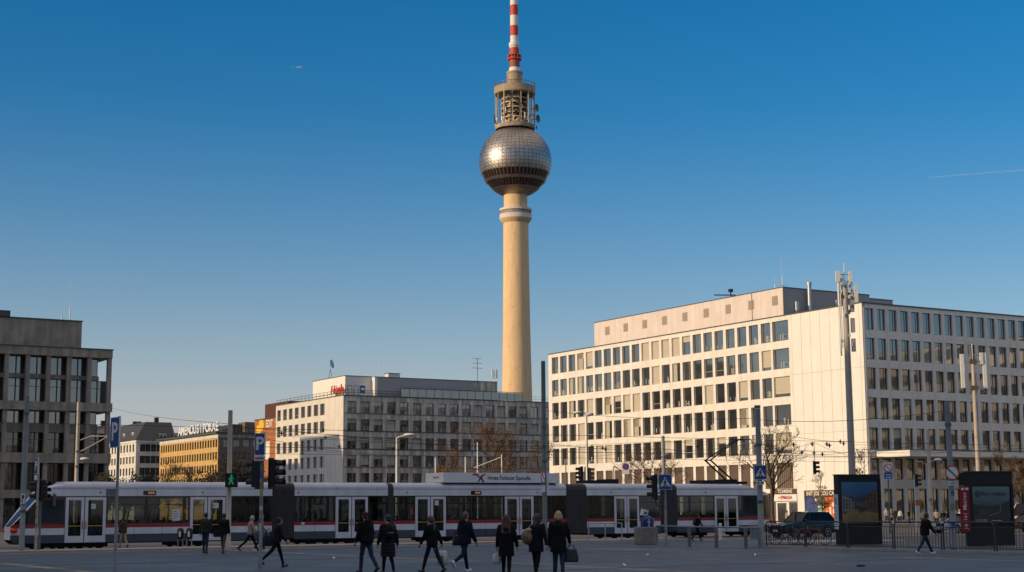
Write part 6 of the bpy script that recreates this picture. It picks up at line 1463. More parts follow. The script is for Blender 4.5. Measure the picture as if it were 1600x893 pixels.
def person(lab, pos, rz, H_=1.72, legs=((18,4),(-20,22)), arms=((-18,10,12),(16,8,14)), lean=3, coat=('black',0.86,1.0), trousers='black', hair=('dark','short'), shoes=None, group=None, fine=0.013, head_yaw=0, sit=False, hood=False, belt=False):
    """legs: (thigh, knee) in degrees for left, right; arms: (swing, abduct, elbow); faces local +y"""
    NP[0] += 1; sd_ = NP[0]; k = H_/1.74
    def J(x, y, z): return Vector((x, y, z))
    hipz = 0.92; hips = [J(-0.085,0,hipz), J(0.085,0,hipz)]
    ln = R_(lean)
    def up(x, y, z):      # torso point leaning forward about the hips
        dz = z-hipz; return Vector((x, y*math.cos(ln)+dz*math.sin(ln), hipz+dz*math.cos(ln)-y*math.sin(ln)))
    LT, LS = 0.43, 0.41; feet = []; kn = []; an = []
    for s_, (th, kf) in enumerate(legs):
        t_ = R_(th); q_ = R_(th-kf); kneep = hips[s_]+Vector((0.0, math.sin(t_)*LT, -math.cos(t_)*LT)); ank = kneep+Vector(((-0.01, 0.01)[s_], math.sin(q_)*LS, -math.cos(q_)*LS)); kn.append(kneep); an.append(ank)
        pitch = min(0.15, 0.0+q_*0.9) if not sit else 0.0
        if th > 5 and not sit: pitch = 0.22
        f = Vector((0, math.cos(pitch), math.sin(pitch))); u = Vector((0, -math.sin(pitch), math.cos(pitch))); feet.append((ank, f, u))
    low = min(min((a-u*0.085+f*0.17).z, (a-u*0.085-f*0.06).z) for a, f, u in feet)
    if sit: low = min(a.z for a in an)-0.085
    sh = Vector((0,0,-low))
    sk = Matrix.Diagonal((k, k, k, 1)) @ Matrix.Translation(sh)
    # arms
    el = []; wr = []; shd = []
    for s_, (sw, abd, ef) in enumerate(arms):
        sg = (-1, 1)[s_]; S_ = up(sg*0.18, 0, 1.405); a_ = R_(sw)+ln*0.5; b_ = R_(abd)
        d = Vector((sg*math.sin(b_), math.sin(a_)*math.cos(b_), -math.cos(a_)*math.cos(b_))); E_ = S_+d*0.285
        c_ = a_+R_(ef); d2 = Vector((sg*math.sin(b_)*0.6, math.sin(c_)*math.cos(b_), -math.cos(c_)*math.cos(b_))).normalized(); W__ = E_+d2*0.245; el.append(E_); wr.append((W__, d2)); shd.append(S_)
    # ---- body
    b = MB(sk); hc = up(0, 0.02, 1.615)
    Th = Matrix.Translation(hc) @ Matrix.Rotation(R_(head_yaw), 4, 'Z')
    b.sphere((0,0,0.015), 0.1, None, 16, 12, T=Th, sc=(0.76,0.95,1.02)); b.sphere((0,0.035,-0.055), 0.07, None, 12, 8, T=Th, sc=(0.78,0.8,0.85)); b.sphere((0,0.092,-0.012), 0.02, None, 8, 6, T=Th, sc=(0.8,1.2,1.3)); b.sphere((0,0.085,-0.062), 0.02, None, 8, 6, T=Th, sc=(1.3,0.6,0.6))
    for sg in (-1, 1): b.sphere((sg*0.077,-0.005,-0.005), 0.028, None, 8, 6, T=Th, sc=(0.4,0.75,1.1))
    cap(b, up(0,-0.005,1.44), up(0,0.012,1.56), 0.058, 0.052)
    bt = MB(); eloft(bt, [(0.86,0.15,0.10,0),(0.98,0.145,0.10,0),(1.10,0.13,0.09,0),(1.28,0.155,0.105,0),(1.40,0.165,0.09,-0.01),(1.45,0.09,0.065,0)])
    b.add([up(v.x, v.y, v.z) for v in bt.v], bt.f, None, True)
    for s_ in (0, 1):
        cap(b, shd[s_], el[s_], 0.048, 0.04); cap(b, el[s_], wr[s_][0], 0.038, 0.027); cap(b, hips[s_], kn[s_], 0.08, 0.055); cap(b, kn[s_], an[s_], 0.052, 0.036); a, f, u = feet[s_]; cap(b, a, a+f*0.10-u*0.05, 0.036, 0.03)
        b.sphere(wr[s_][0]+wr[s_][1]*0.055, 0.045, None, 10, 6, sc=(0.62, 1, 1))
    me = fuse(b, 0.016*k, M_skin, 0, 0, 3)
    h = MB(sk); h.v = [v.co.copy() for v in me.vertices]; h.f = [tuple(p.vertices) for p in me.polygons]; h.mi(M_skin); h.m = [0]*len(h.f); h.sm = [True]*len(h.f); bpy.data.meshes.remove(me)
    for s_ in (0, 1):      # fingers: four unequal, curled, and a thumb off the side of the palm
        sg = (-1, 1)[s_]; w0, d2 = wr[s_]; side = Vector((0, 1, 0)); side = (side-d2*side.dot(d2)).normalized(); nrm = d2.cross(side)*sg*-1
        for j, (o_, L_) in enumerate(((0.030, 0.068), (0.010, 0.076), (-0.010, 0.070), (-0.029, 0.056))):
            p0 = w0+d2*0.085+side*o_; p1 = p0+d2*L_*0.5+nrm*0.008; p2 = p1+d2*L_*0.38+nrm*0.024; h.tube([p0, p1, p2], [0.0095, 0.0088, 0.0072], M_skin, 6)
        p0 = w0+d2*0.035+side*0.032; h.tube([p0, p0+d2*0.032+side*0.022+nrm*0.006, p0+d2*0.062+side*0.024+nrm*0.018], [0.0115, 0.010, 0.008], M_skin, 6)
    for sg in (-1, 1): h.sphere((sg*0.031, 0.086, 0.02), 0.0105, M_eye, 8, 6, T=Th)
    root = h.build('person'); root.location = pos; root.rotation_euler = (0, 0, rz); tag(root, lab, 'person', group)
    def child(name, mesh): return link(name, mesh, root)
    # ---- trousers
    b = MB(sk); b.sphere((0,-0.01,0.93), 0.17, None, 14, 8, sc=(1.0,0.76,0.72))
    tr_ = 0.098 if trousers in ('jeans', 'khaki', 'tan') else 0.083
    for s_ in (0, 1): cap(b, hips[s_], kn[s_], tr_, 0.066); cap(b, kn[s_], an[s_]+Vector((0,0,0.01)), 0.064, 0.052 if tr_ > 0.09 else 0.045)
    child('trousers', fuse(b, 0.018*k, CL[trousers], 0.007, sd_))
    # ---- coat
    cc, hem, fat = coat[0], coat[1], coat[2]*1.10; bt = MB(); fl = 1.0+max(0, 0.86-hem)*0.42
    yo = -0.005
    rings = [(hem, 0.172*fat*fl, 0.130*fat*fl, yo), ((hem+1.0)/2, 0.172*fat*(1+fl)/2, 0.132*fat*(1+fl)/2, yo), (1.02, 0.170*fat, 0.128*fat, yo), (1.12, 0.162*fat, 0.122*fat, yo), (1.27, 0.183*fat, 0.135*fat, yo-0.005), (1.38, 0.185*fat, 0.122*fat, yo-0.012), (1.44, 0.125, 0.092, yo-0.01), (1.475, 0.082, 0.076, yo)]
    if hem > 0.98: rings = [rings[0]]+rings[3:]
    eloft(bt, rings); b = MB(sk); b.add([up(v.x, v.y, v.z) if v.z > hipz else v for v in bt.v], bt.f, None, True)
    ra_ = 0.060*fat
    for s_ in (0, 1): cap(b, shd[s_], el[s_], ra_*1.08, ra_*0.92); cap(b, el[s_], wr[s_][0]-wr[s_][1]*0.01, ra_*0.9, ra_*0.72)
    if hood: b.sphere(up(0,-0.105,1.45), 0.11, None, 12, 8, sc=(1.15,0.7,0.75))
    else: b.tube([up(0.075*math.cos(a), 0.075*math.sin(a), 1.475) for a in [2*math.pi*j/12 for j in range(13)]], 0.024, None, 6)
    cm = fuse(b, 0.018*k, CL[cc], 0.009 if cc != 'puffer' else 0.006, sd_+40)
    if cc == 'puffer':
        for v in cm.vertices:
            n = v.normal
            if n.z < 0.7: v.co += Vector((n.x, n.y, 0))*0.005*math.sin(v.co.z*2*math.pi/0.105)
    child('coat', cm)
    # ---- hair
    hk, hs_ = hair; b = MB(sk); e = 0.014
    if hs_ != 'cap':
        b.sphere((0,-0.012,0.034), 0.1+e, None, 16, 10, T=Th, sc=(0.80,0.93,0.96)); b.sphere((0,-0.045,-0.01), 0.085, None, 14, 8, T=Th, sc=(0.92,0.8,1.05))
        if hs_ == 'long':
            for x in (-0.07, -0.035, 0, 0.035, 0.07): cap(b, Th @ Vector((x,-0.055,0.0)), up(x*1.45,-0.135,1.24+0.3*abs(x)), 0.052, 0.036)
            for sg in (-1, 1): cap(b, Th @ Vector((sg*0.078,-0.005,0.02)), up(sg*0.115,-0.07,1.33), 0.034, 0.03)
        if hs_ == 'curly':
            rq = random.Random(sd_)
            for j in range(26):
                a = rq.uniform(0, 6.28); zz = rq.uniform(-0.13, 0.09); 
                if math.sin(a) > 0.45 and zz < 0.05: continue
                b.sphere((0.088*math.cos(a), 0.095*math.sin(a)-0.02, zz), rq.uniform(0.03, 0.05), None, 8, 6, T=Th)
            cap(b, Th @ Vector((0,-0.06,-0.04)), up(0,-0.11,1.40), 0.09, 0.07)
        if hs_ == 'bob': b.sphere((0,-0.03,-0.035), 0.122, None, 14, 8, T=Th, sc=(0.98,0.9,0.86))
        if hs_ == 'pony':
            b.sphere((0,-0.115,0.03), 0.035, None, 8, 6, T=Th); cap(b, Th @ Vector((0,-0.12,0.02)), up(-0.02,-0.15,1.40), 0.04, 0.042); cap(b, up(-0.02,-0.15,1.40), up(-0.045,-0.145,1.27), 0.042, 0.02)
        if hs_ == 'bun': b.sphere((0,-0.09,0.085), 0.05, None, 10, 6, T=Th)
        hm = fuse(b, 0.014*k, HAIR[hk], 0.006, sd_+80, 2)
        bm = bmesh.new(); bm.from_mesh(hm); inv = (sk @ Th).inverted()
        dead = [f for f in bm.faces if (inv @ f.calc_center_median()).y > 0.035 and (inv @ f.calc_center_median()).z < 0.045]
        bmesh.ops.delete(bm, geom=dead, context='FACES'); bm.to_mesh(hm); bm.free(); child('hair', hm)
    else:
        b.sphere((0,-0.03,-0.015), 0.095, None, 14, 8, T=Th, sc=(0.84,0.82,0.85)); child('hair', fuse(b, 0.014*k, HAIR['dark'], 0.004, sd_, 2))
        c_ = MB(sk); c_.sphere((0,-0.003,0.045), 0.112, None, 16, 8, T=Th, sc=(0.80,0.95,0.80)); c_.sphere((0,0.10,0.055), 0.07, None, 12, 6, T=Th, sc=(0.85,0.9,0.16)); child('cap', fuse(c_, 0.013*k, CL[hk], 0.002, sd_, 2))
    # ---- shoes
    ms = shoes or M_shoe_k
    for a, f, u in feet:
        b = MB(sk); R3 = Matrix(((1,0,0,0),(0,f.y,u.y,0),(0,f.z,u.z,0),(0,0,0,1)))
        T3 = Matrix.Translation(a) @ R3; b.sphere((0,0.055,-0.045), 0.05, None, 12, 8, T=T3, sc=(0.92,2.7,0.72)); b.sphere((0,-0.02,-0.03), 0.05, None, 10, 6, T=T3, sc=(0.9,1.1,1.1)); b.box(-0.042,0.042,-0.065,0.165,-0.085,-0.062,None,T=T3)
        child('shoe', fuse(b, 0.013*k, ms, 0, 0, 1))
    root['wrist'] = [list((sk @ wr[0][0])+wr[0][1]*0.09*k), list((sk @ wr[1][0])+wr[1][1]*0.09*k)]
    root['torso'] = list(sk @ up(0, 0, 1.25)); root['lean'] = lean; root['k'] = k
    return root
def hand_pt(o, s_): return o.matrix_basis @ Vector(o['wrist'][s_])
M_bagw = mat('carrier bag plastic', (0.55,0.56,0.60), 0.45, var=0.15, scale=8); M_bagp = mat('carrier bag print', (0.35,0.10,0.06), 0.5, var=0.5, scale=12)
M_leather = mat('dark leather', (0.012,0.011,0.012), 0.35, var=0.2, scale=6); M_pattern = mat('patterned fabric', (0.20,0.13,0.08), 0.85, var=0.85, scale=16); M_patt2 = mat('patterned flap', (0.42,0.32,0.24), 0.85, var=0.3, scale=10)
def carrier(lab, at_, rz, w=0.30, h=0.36, d=0.14, m=None, m2=None, print_=None):
    t = thing('shopping_bag', lab, 'bag', (at_.x, at_.y, at_.z-0.12-h), rz); b = MB()
    eloft(b, [(0.0,w*0.36,d*0.30,0),(0.03,w*0.48,d*0.48,0),(h*0.45,w*0.50,d*0.5,0),(h*0.85,w*0.44,d*0.3,0),(h,w*0.36,d*0.16,0)]); b.mats = [m or M_bagw]
    b.m = [0]*len(b.f); mesh = b.mesh('sack')
    for v in mesh.vertices: v.co += Vector((noise.noise(v.co*11), noise.noise(v.co*11+Vector((5,0,0))), 0))*0.022
    link('sack', mesh, t)
    g = MB(); g.tube([(-w*0.2,0,h-0.01), (-0.03,0,h+0.10), (0,0,h+0.13), (0.03,0,h+0.10), (w*0.2,0,h-0.01)], 0.008, m2 or m or M_bagw, 6); g.build('handle', t)
    if print_:
        p_ = MB(); p_.box(-w*0.26, w*0.05, -d*0.52, -d*0.49, h*0.15, h*0.65, print_); p_.build('print', t)
    return t
def backpack(lab, o, m, dx=0.0, dz=0.0, sc=1.0, dist=0.205, flap=None):
    q = o.matrix_basis @ (Vector(o['torso'])+Vector((dx, -dist, dz)))
    t = thing('backpack', lab, 'bag', q, o.rotation_euler[2]); b = MB(); b.sphere((0,0,-0.03), 0.2*sc, None, 16, 10, sc=(0.80,0.45,1.12)); b.sphere((0,-0.055*sc,-0.12*sc), 0.13*sc, None, 12, 8, sc=(0.95,0.5,0.8)); link('sack', fuse(b, 0.018, m, 0.006, 7), t)
    for sg in (-1, 1):
        g = MB(); g.tube([(sg*0.09*sc,0.05,0.17*sc), (sg*0.11*sc,0.14,0.20), (sg*0.12*sc,0.30,0.10)], 0.018, m, 6); g.build('strap', t)
    g = MB(); g.box(-0.10*sc,0.10*sc,-0.118*sc,-0.112*sc,-0.035*sc,-0.022*sc,M_galv); g.build('zip', t)
    if flap: 
        g = MB(); g.sphere((0,-0.04,0.13*sc), 0.12*sc, flap, 12, 8, sc=(1.0,0.6,0.55)); g.build('flap', t)
    return t
def handbag(lab, at_, rz, m, w=0.36, h=0.26, d=0.15, drop=0.20):
    t = thing('handbag', lab, 'bag', (at_.x, at_.y, at_.z-drop-h), rz); b = MB(); eloft(b, [(0,w*0.44,d*0.46,0),(0.03,w*0.5,d*0.5,0),(h*0.5,w*0.47,d*0.45,0),(h,w*0.36,d*0.2,0)]); link('sack', fuse(b, 0.018, m, 0.005, 3), t)
    for y in (-0.03, 0.03):
        g = MB(); g.tube([(-w*0.25,y,h-0.02), (-w*0.15,y*0.5,h+drop*0.7), (0,0,h+drop), (w*0.15,y*0.5,h+drop*0.7), (w*0.25,y,h-0.02)], 0.009, m, 6); g.build('handle', t)
    return t
def GP(px, py): q = gp(px, py); return Vector((q.x, q.y, 0))
D = R_
o = person('person in brown jacket and pale tan trousers walking past the tram doors', GP(192, 855.5), D(38), 1.66, ((16,6),(-16,24)), ((-10,8,20),(14,8,20)), 5, ('brown',0.84,1.05), 'tan', ('dark','short'))
o = person('person in charcoal jacket and blue jeans seen from behind, left of two', GP(320.5, 864), D(-8), 1.80, ((6,2),(-5,6)), ((-6,10,10),(5,10,12)), 2, ('charcoal',0.86,1.12), 'jeans', ('black','short'))
o = person('person in black jacket and khaki brown trousers beside the green signal pole', GP(348.5, 864), D(-15), 1.78, ((13,4),(-12,8)), ((8,10,14),(-6,12,8)), 3, ('black',0.84,1.15), 'khaki', ('black','short'), M_shoe_b)
q = hand_pt(o, 0); handbag('dark teal shoulder bag between two men near the signal pole', Vector((q.x-0.1, q.y, 1.20)), D(10), CL['teal'], 0.42, 0.34, 0.16, 0.12)
o = person('person with pale hair in beige jacket striding to the right', GP(391, 861.5), D(-80), 1.74, ((26,4),(-30,18)), ((-20,6,25),(18,6,25)), 5, ('beige',0.88,1.08), 'black', ('white','short'))
o = person('person in yellow green top and white shoes behind the stickered signpost', GP(407, 861.5), D(-75), 1.76, ((14,4),(-14,14)), ((-8,6,30),(8,6,30)), 2, ('lime',0.92,1.0), 'djeans', ('ginger','short'), M_shoe_w)
o = person('person in dark plum jacket with hair bun walking right past the signpost', GP(433, 886), D(-72), 1.67, ((17,3),(-34,14)), ((-12,6,15),(14,6,20)), 4, ('plum',0.88,1.02), 'black', ('black','bun'))
q = o.matrix_basis @ Vector((-0.10, -0.28, 1.02)); handbag('dark teal holdall hanging behind the plum jacket', Vector((q.x, q.y, q.z+0.28)), D(-20), CL['teal'], 0.42, 0.34, 0.18, 0.25)
o = person('person in wine red cap, black jacket and blue jeans stepping left', GP(572, 895), D(42), 1.82, ((14,10),(-18,20)), ((4,9,18),(-4,10,14)), 4, ('black',0.86,1.12), 'jeans', ('wine','cap'), hood=True, head_yaw=-15)
o = person('person in long quilted dark coat wearing a black backpack', GP(606, 898), D(28), 1.70, ((10,4),(-8,14)), ((6,10,14),(-10,16,10)), 3, ('puffer',0.52,1.10), 'black', ('black','short'), head_yaw=35)
backpack('black backpack worn over the long quilted coat', o, CL['black'], dx=-0.04, sc=0.95)
o = person('person with brown ponytail in dark jacket and dark jeans carrying a white bag', GP(675, 895), D(50), 1.70, ((22,5),(-24,8)), ((14,8,16),(-24,14,8)), 4, ('black',0.86,1.05), 'djeans', ('brown','pony'))
q = hand_pt(o, 1); carrier('white carrier bag with reddish print held by the ponytailed walker', q, D(12), 0.32, 0.42, 0.16, print_=M_bagp)
o = person('person with short ginger grey hair in navy coat and white trainers', GP(726, 894), D(-42), 1.80, ((16,4),(-22,40)), ((-4,14,40),(6,12,20)), 3, ('navy',0.82,1.14), 'djeans', ('ginger','short'), M_shoe_w, hood=True)
q = o.matrix_basis @ Vector((-0.27, -0.06, 1.22)); handbag('black satchel at the hip of the navy coat walker', q, D(-30), M_leather, 0.32, 0.30, 0.14, 0.12)
o = person('person with long auburn hair in dark coat and black tights', GP(791.5, 905), D(-6), 1.68, ((9,3),(-9,12)), ((6,12,8),(-8,16,10)), 2, ('black',0.62,1.06), 'black', ('auburn','long'))
q = hand_pt(o, 0); carrier('small white plastic bag held by the auburn haired walker', q, D(5), 0.25, 0.27, 0.15)
o = person('person with dark curly hair in navy coat and black trousers', GP(838.5, 903), D(-24), 1.72, ((14,4),(-12,16)), ((2,12,20),(-14,20,6)), 3, ('navy',0.70,1.06), 'black', ('dark','curly'))
q = o.matrix_basis @ Vector((-0.22, -0.13, 1.10)); t = thing('shoulder_bag', 'brown patterned slouchy shoulder bag on the curly haired walker', 'bag', q, o.rotation_euler[2]); b = MB(); b.sphere((0,0,0), 0.22, None, 14, 8, sc=(0.78,0.45,0.9)); link('sack', fuse(b, 0.018, M_pattern, 0.012, 9), t); b = MB(); b.sphere((0.05,0,0.19), 0.10, M_patt2, 10, 6, sc=(1,0.6,0.6)); b.build('flap', t); b = MB(); b.tube([(0.02,0,0.2),(0.12,0.05,0.34),(0.16,0.10,0.36)], 0.016, M_patt2, 6); b.build('strap', t)
o = person('person with blonde bob in black coat and blue jeans', GP(873.5, 906), D(2), 1.76, ((10,6),(-7,10)), ((-4,8,12),(6,16,30)), 2, ('black',0.70,1.08), 'jeans', ('blonde','bob'))
q = hand_pt(o, 1); handbag('large dark leather handbag on the arm of the blonde walker', Vector((q.x+0.02, q.y, q.z+0.02)), D(15), M_leather, 0.44, 0.34, 0.18, 0.12)
o = person('person in dark jacket and blue jeans striding alone before the railing', GP(1446.5, 866.5), D(-70), 1.66, ((28,3),(-28,8)), ((-16,8,18),(16,8,18)), 9, ('black',0.84,1.14), 'jeans', ('dark','short'), M_shoe_w)
o = person('person in black walking behind the low rail near the tram', GP(1090, 844), D(-70), 1.60, ((22,8),(-24,14)), ((-10,8,20),(14,8,20)), 6, ('black',0.84,1.05), 'black', ('black','short'))
backpack('dark grey backpack on the walker behind the low rail', o, CL['charcoal'], sc=0.9)
far = [(1385,188,'white','khaki','grey',20,'person in white top outside the office colonnade, leftmost'), (1392,190,'beige','black','blonde',200,'person in beige top with pale hair outside the office colonnade'), (1398,186,'charcoal','black','dark',160,'person in charcoal coat standing outside the office colonnade'), (1406,190,'white','djeans','brown',-60,'person in white shirt and dark jeans by the colonnade columns'),
       (1420,182,'black','black','black',40,'person in black near the parked bicycles by the colonnade'), (1463,160,'tan','black','brown',150,'person in tan coat behind the sunlit beige pole'), (1473,168,'black','jeans','dark',-30,'person in black top and blue jeans by the bicycles'), (1480,162,'navy','black','black',60,'person in navy coat by the bicycles'), (1488,170,'charcoal','khaki','grey',210,'person in charcoal coat and khaki trousers far down the street'), (1500,158,'white','djeans','blonde',90,'person in white shirt left of the red banner kiosk'), (1229,176,'beige','djeans','brown',-90,'person in beige coat passing the shop door'), (1262,178,'red','black','grey',90,'person in red coat passing the orange shop window')]
for px, Y_, c_, t_, h_, a_, lab in far:
    q = at(px, 800, Y_); sgr = rnd.choice((1, -1)); person(lab, (q.x, q.y, -0.12 if Y_ < 180 else 0.01), D(a_), rnd.uniform(1.64, 1.82), ((12*sgr,4),(-12*sgr,12)), coat=(c_, rnd.choice((0.66, 0.84)), 1.05), trousers=t_, hair=(h_, 'short'))
# passengers on the tram seats
seatp = []
for i, (px, c_, h_) in enumerate(((236,'white','grey'),(252,'charcoal','brown'),(262,'tan','blonde'),(374,'white','dark'),(385,'lime','brown'),(487,'teal','black'),(500,'charcoal','brown'),(627,'brown','dark'),(708,'black','blonde'),(722,'red','brown'),(757,'navy','dark'),(772,'beige','grey'),(855,'charcoal','brown'),(940,'beige','dark'),(1075,'navy','brown'),(1095,'white','grey'))):
    x = tx(px); pos = W(A0+x, TB_+0.5, TZ+0.42)
    if i < 5: pr = person('passenger seated inside the tram behind the window glass', pos, ANG-math.pi/2, 1.70, ((88,88),(86,86)), ((20,6,40),(20,6,40)), -4, (c_,0.9,1.05), 'black', (h_,'short'), None, 'passengers seated inside the tram', sit=True); seatp.append(pr)
    else: pr = copy_tree(seatp[i % 5]); pr.location = pos
    pr.location.z = TZ+0.40

# ================================================================== trees
M_bark = mat('bark grey brown', (0.085,0.062,0.045), 0.9, var=0.3, scale=4, bump=0.6, bscale=18); M_twig = mat('twig brown', (0.13,0.080,0.045), 0.9, var=0.3, scale=2); M_twig_d = mat('twig dark', (0.06,0.042,0.028), 0.9, var=0.3, scale=2); M_leafb = mat('dry brown leaves', (0.16,0.075,0.030), 0.9, var=0.4, scale=1.5); M_leafd = mat('dark winter leaves', (0.035,0.032,0.015), 0.9, var=0.4, scale=1.5); M_twig_p = mat('twig pale', (0.22,0.15,0.09), 0.9, var=0.25, scale=2)
RMIN = (0.05, 0.035, 0.024, 0.018, 0.014)
def bare_tree(lab, px, Y_, pyt, spread_px, m, seedv, dens=1.0, leaves=None, trunk_r=0.16, fork=0.3, nleaf=0, group=None, cat='tree', LS_=1.0):
    p = at(px, 800, Y_); t = thing('bare_tree', lab, cat, (p.x, p.y, -0.12), seedv*0.7, group); H_ = zat(pyt, p.x, p.y)+0.12; sp = spread_px/2*Y_/F_PX; rq = random.Random(seedv)
    tk = MB(); cr = MB(); lf = MB(); tips = []
    def grow(mb, p0, d, L_, r, lvl):
        pts = [p0]; dd = d.copy(); n = 4 if lvl < 2 else 3
        for i in range(n):
            dd = (dd+Vector((rq.uniform(-1,1), rq.uniform(-1,1), rq.uniform(-0.4,0.8)))*(0.14 if lvl < 3 else 0.22)).normalized(); q = pts[-1]+dd*L_/n
            e = (Vector((q.x, q.y, 0)).length/max(sp, 0.1)); 
            if e > 1.0: dd.x *= 0.5; dd.y *= 0.5
            pts.append(q)
        rs = [max(r*(1-0.5*i/n), RMIN[min(lvl, 4)]) for i in range(n+1)]
        (tk if lvl < 2 else cr).tube(pts, rs, M_bark if lvl < 2 else m, 7 if lvl < 2 else 3, caps=False, smooth=lvl < 2)
        if lvl >= 4: tips.append(pts[-1]); return
        nb = int((6, 6, 5, 5)[lvl]*dens+rq.random())
        for j in range(nb):
            f = rq.uniform(0.35 if lvl else fork+0.1, 1.0); i = min(n-1, int(f*n)); q = pts[i].lerp(pts[i+1], f*n-i); a = rq.uniform(0, 6.283); tilt = rq.uniform(0.45, 1.05) if lvl else rq.uniform(0.35, 0.95)
            ax = dd.orthogonal().normalized(); ax.rotate(Matrix.Rotation(a, 3, dd)); nd = (dd*math.cos(tilt)+ax*math.sin(tilt)); nd.z += 0.18; nd.normalize()
            grow(mb, q, nd, L_*rq.uniform(0.48, 0.72)*(1.0 if lvl else sp/(H_*0.42)*0.9), rs[i]*rq.uniform(0.5, 0.68), lvl+1)
        if lvl == 0: grow(mb, pts[-1], dd, L_*0.42, rs[-1], 1)
    grow(tk, Vector((0,0,0)), Vector((0.02,0.0,1)), H_*0.68, trunk_r, 0)
    tk.build('trunk', t); zmx = max(v.z for v in cr.v); k_ = H_/max(zmx, 0.1)
    if leaves:
        for q in tips:
            for _ in range(nleaf):
                c = q+Vector((rq.gauss(0,0.18), rq.gauss(0,0.18), rq.gauss(0,0.16))); s_ = rq.uniform(0.05, 0.13)*LS_; a, b_ = rq.uniform(0,3.14), rq.uniform(0,3.14); u = Vector((math.cos(a)*math.cos(b_), math.sin(a)*math.cos(b_), math.sin(b_)))*s_; v = u.orthogonal().normalized()*s_*0.7
                cr.add([c-u, c+v*0.8, c+u, c-v*0.8], [(0,1,2,3)], leaves)
    o = cr.build('crown', t)
    if k_ < 1: t.scale = (1, 1, k_)
    return t
bare_tree('large tree with rusty brown twigs in front of the limestone office', 762, 150, 658, 150, M_twig, 21, 1.05, M_leafb, 0.22, 0.15, 1)
bare_tree('small brown tree at the left of the big rusty one', 690, 152, 693, 52, M_twig, 12, 0.95, M_leafb, 0.1, 0.3, 1)
bare_tree('brown tree between the dark central pole and the big rusty tree', 832, 158, 684, 60, M_twig, 13, 0.95, M_leafb, 0.12, 0.3, 1)
bare_tree('spreading bare tree with pale twigs before the white office window rows', 1022, 148, 688, 140, M_twig, 14, 0.95, None, 0.17, 0.2)
bare_tree('tall bare tree beside the thick pole at the tram end', 1212, 128, 655, 128, M_twig_d, 15, 0.8, None, 0.2, 0.2)
bare_tree('slender pale sapling in front of the orange shop window', 1286, 172, 732, 34, M_twig_p, 16, 0.9, None, 0.06, 0.25)
bare_tree('slender bare tree at the corner of the white office', 1349, 170, 697, 34, M_twig, 17, 0.85, M_leafd, 0.09, 0.25, 1)
bare_tree('bare brown tree at the right edge before the grid facade', 1602, 150, 690, 74, M_twig, 18, 1.0, M_leafb, 0.14, 0.3, 1)
for k, (px, Y_, pt, sp_, m_, l_, n_, lab) in enumerate(((160,175,737,46,M_twig_d,M_leafd,3,'low dark shrub tree at the edge of the concrete building'), (196,190,738,46,M_twig_d,M_leafd,2,'dark shrub tree below the old white plaster house'), (232,200,736,44,M_twig_d,M_leafd,2,'dark shrub tree right of the big sideways parking sign'), (262,185,712,52,M_twig_d,None,0,'bare dark tree before the left part of the ochre block'), (296,190,722,50,M_twig_d,None,0,'bare dark tree before the middle of the ochre block'), (330,180,706,66,M_twig_d,M_leafd,3,'bushy dark tree before the right corner of the ochre block'), (386,190,716,56,M_twig_d,M_leafd,3,'bushy dark tree left of the signal parking sign'))):
    bare_tree(lab, px, Y_, pt, sp_*1.25, m_, 30+k, 1.0, l_, 0.13, 0.15, n_, LS_=1.5)

# ================================================================== overhead wires
M_wire = mat('wire black', (0.012,0.012,0.012), 0.6, var=0.0)
def wire(p, q, sag=0.15, r=0.016, lab='thin black overhead wire strung above the tram tracks', group='overhead wires above the tracks'):
    p, q = Vector(p), Vector(q); b = MB(); n = 10
    b.tube([(p.lerp(q, i/n)-p)-Vector((0,0,sag*4*(i/n)*(1-i/n))) for i in range(n+1)], r, M_wire, 4); t = b.build('overhead_wire'); t.location = p; tag(t, lab, 'wire', group); return t
for b_, z in ((86.72, WIRE_Z), (104, 6.5), (108, 6.7), (113, 6.4)):
    k0 = -20 if b_ < 90 else 42
    for k in range(5): wire(W(k0+40*k, b_, z), W(k0+40+40*k, b_, z), 0.02, 0.014)
    if b_ > 90:
        for k in range(5): wire(W(k0+40*k, b_, z+1.1), W(k0+40+40*k, b_, z+1.1), 0.75, 0.011)
spans = [((174,636,199),(357,661,80)), ((36,628,77.5),(118,640,104)), ((357,672,78),(620,712,128)), ((357,664,78),(850,690,100)), ((850,690,100),(1038,700,121)), ((850,640,100),(1187,652,84)), ((1187,655,84),(1482,640,68)), ((1187,690,84),(1038,700,121)), ((1187,668,84),(1331,688,112)), ((1331,700,112),(1455,690,122)), ((1331,694,112),(1531,680,150)), ((1455,700,122),(1620,700,140)), ((1187,700,84),(1331,705,112)), ((1038,690,121),(920,712,136)), ((430,668,103),(850,700,100)), ((1482,700,68),(1640,690,90)), ((430,700,140),(850,712,150))]
for (x0, y0, Y0), (x1, y1, Y1) in spans: wire(at(x0, y0, Y0), at(x1, y1, Y1), 0.25, 0.012, 'thin black span wire stretched between poles over the square', 'span wires between the poles')
for px, py, Y_ in ((1240,694,100),(1269,693,105),(1272,707,104),(1292,693,108),(1296,695,108),(1313,689,111),(1318,692,111),(1285,709,106),(1253,706,102),(925,697,118),(942,699,118),(946,701,118),(505,671,112),(508,683,118),(530,697,120),(440,676,105),(472,707,125),(1090,697,110)):
    q = at(px, py, Y_); t = thing('wire_insulator', 'small black insulator clamped on the overhead wires', 'insulator', q, ANG, 'insulators on the overhead wires'); b = MB(); b.tube([(0,0,-0.14),(0,0,0.16)], 0.05, M_black, 6); b.tube([(-0.18,0,0.02),(0.18,0,0.02)], 0.03, M_black, 5); b.sphere((0,0,0), 0.085, M_black, 8, 6, sc=(1,1,0.6)); b.build('body', t)
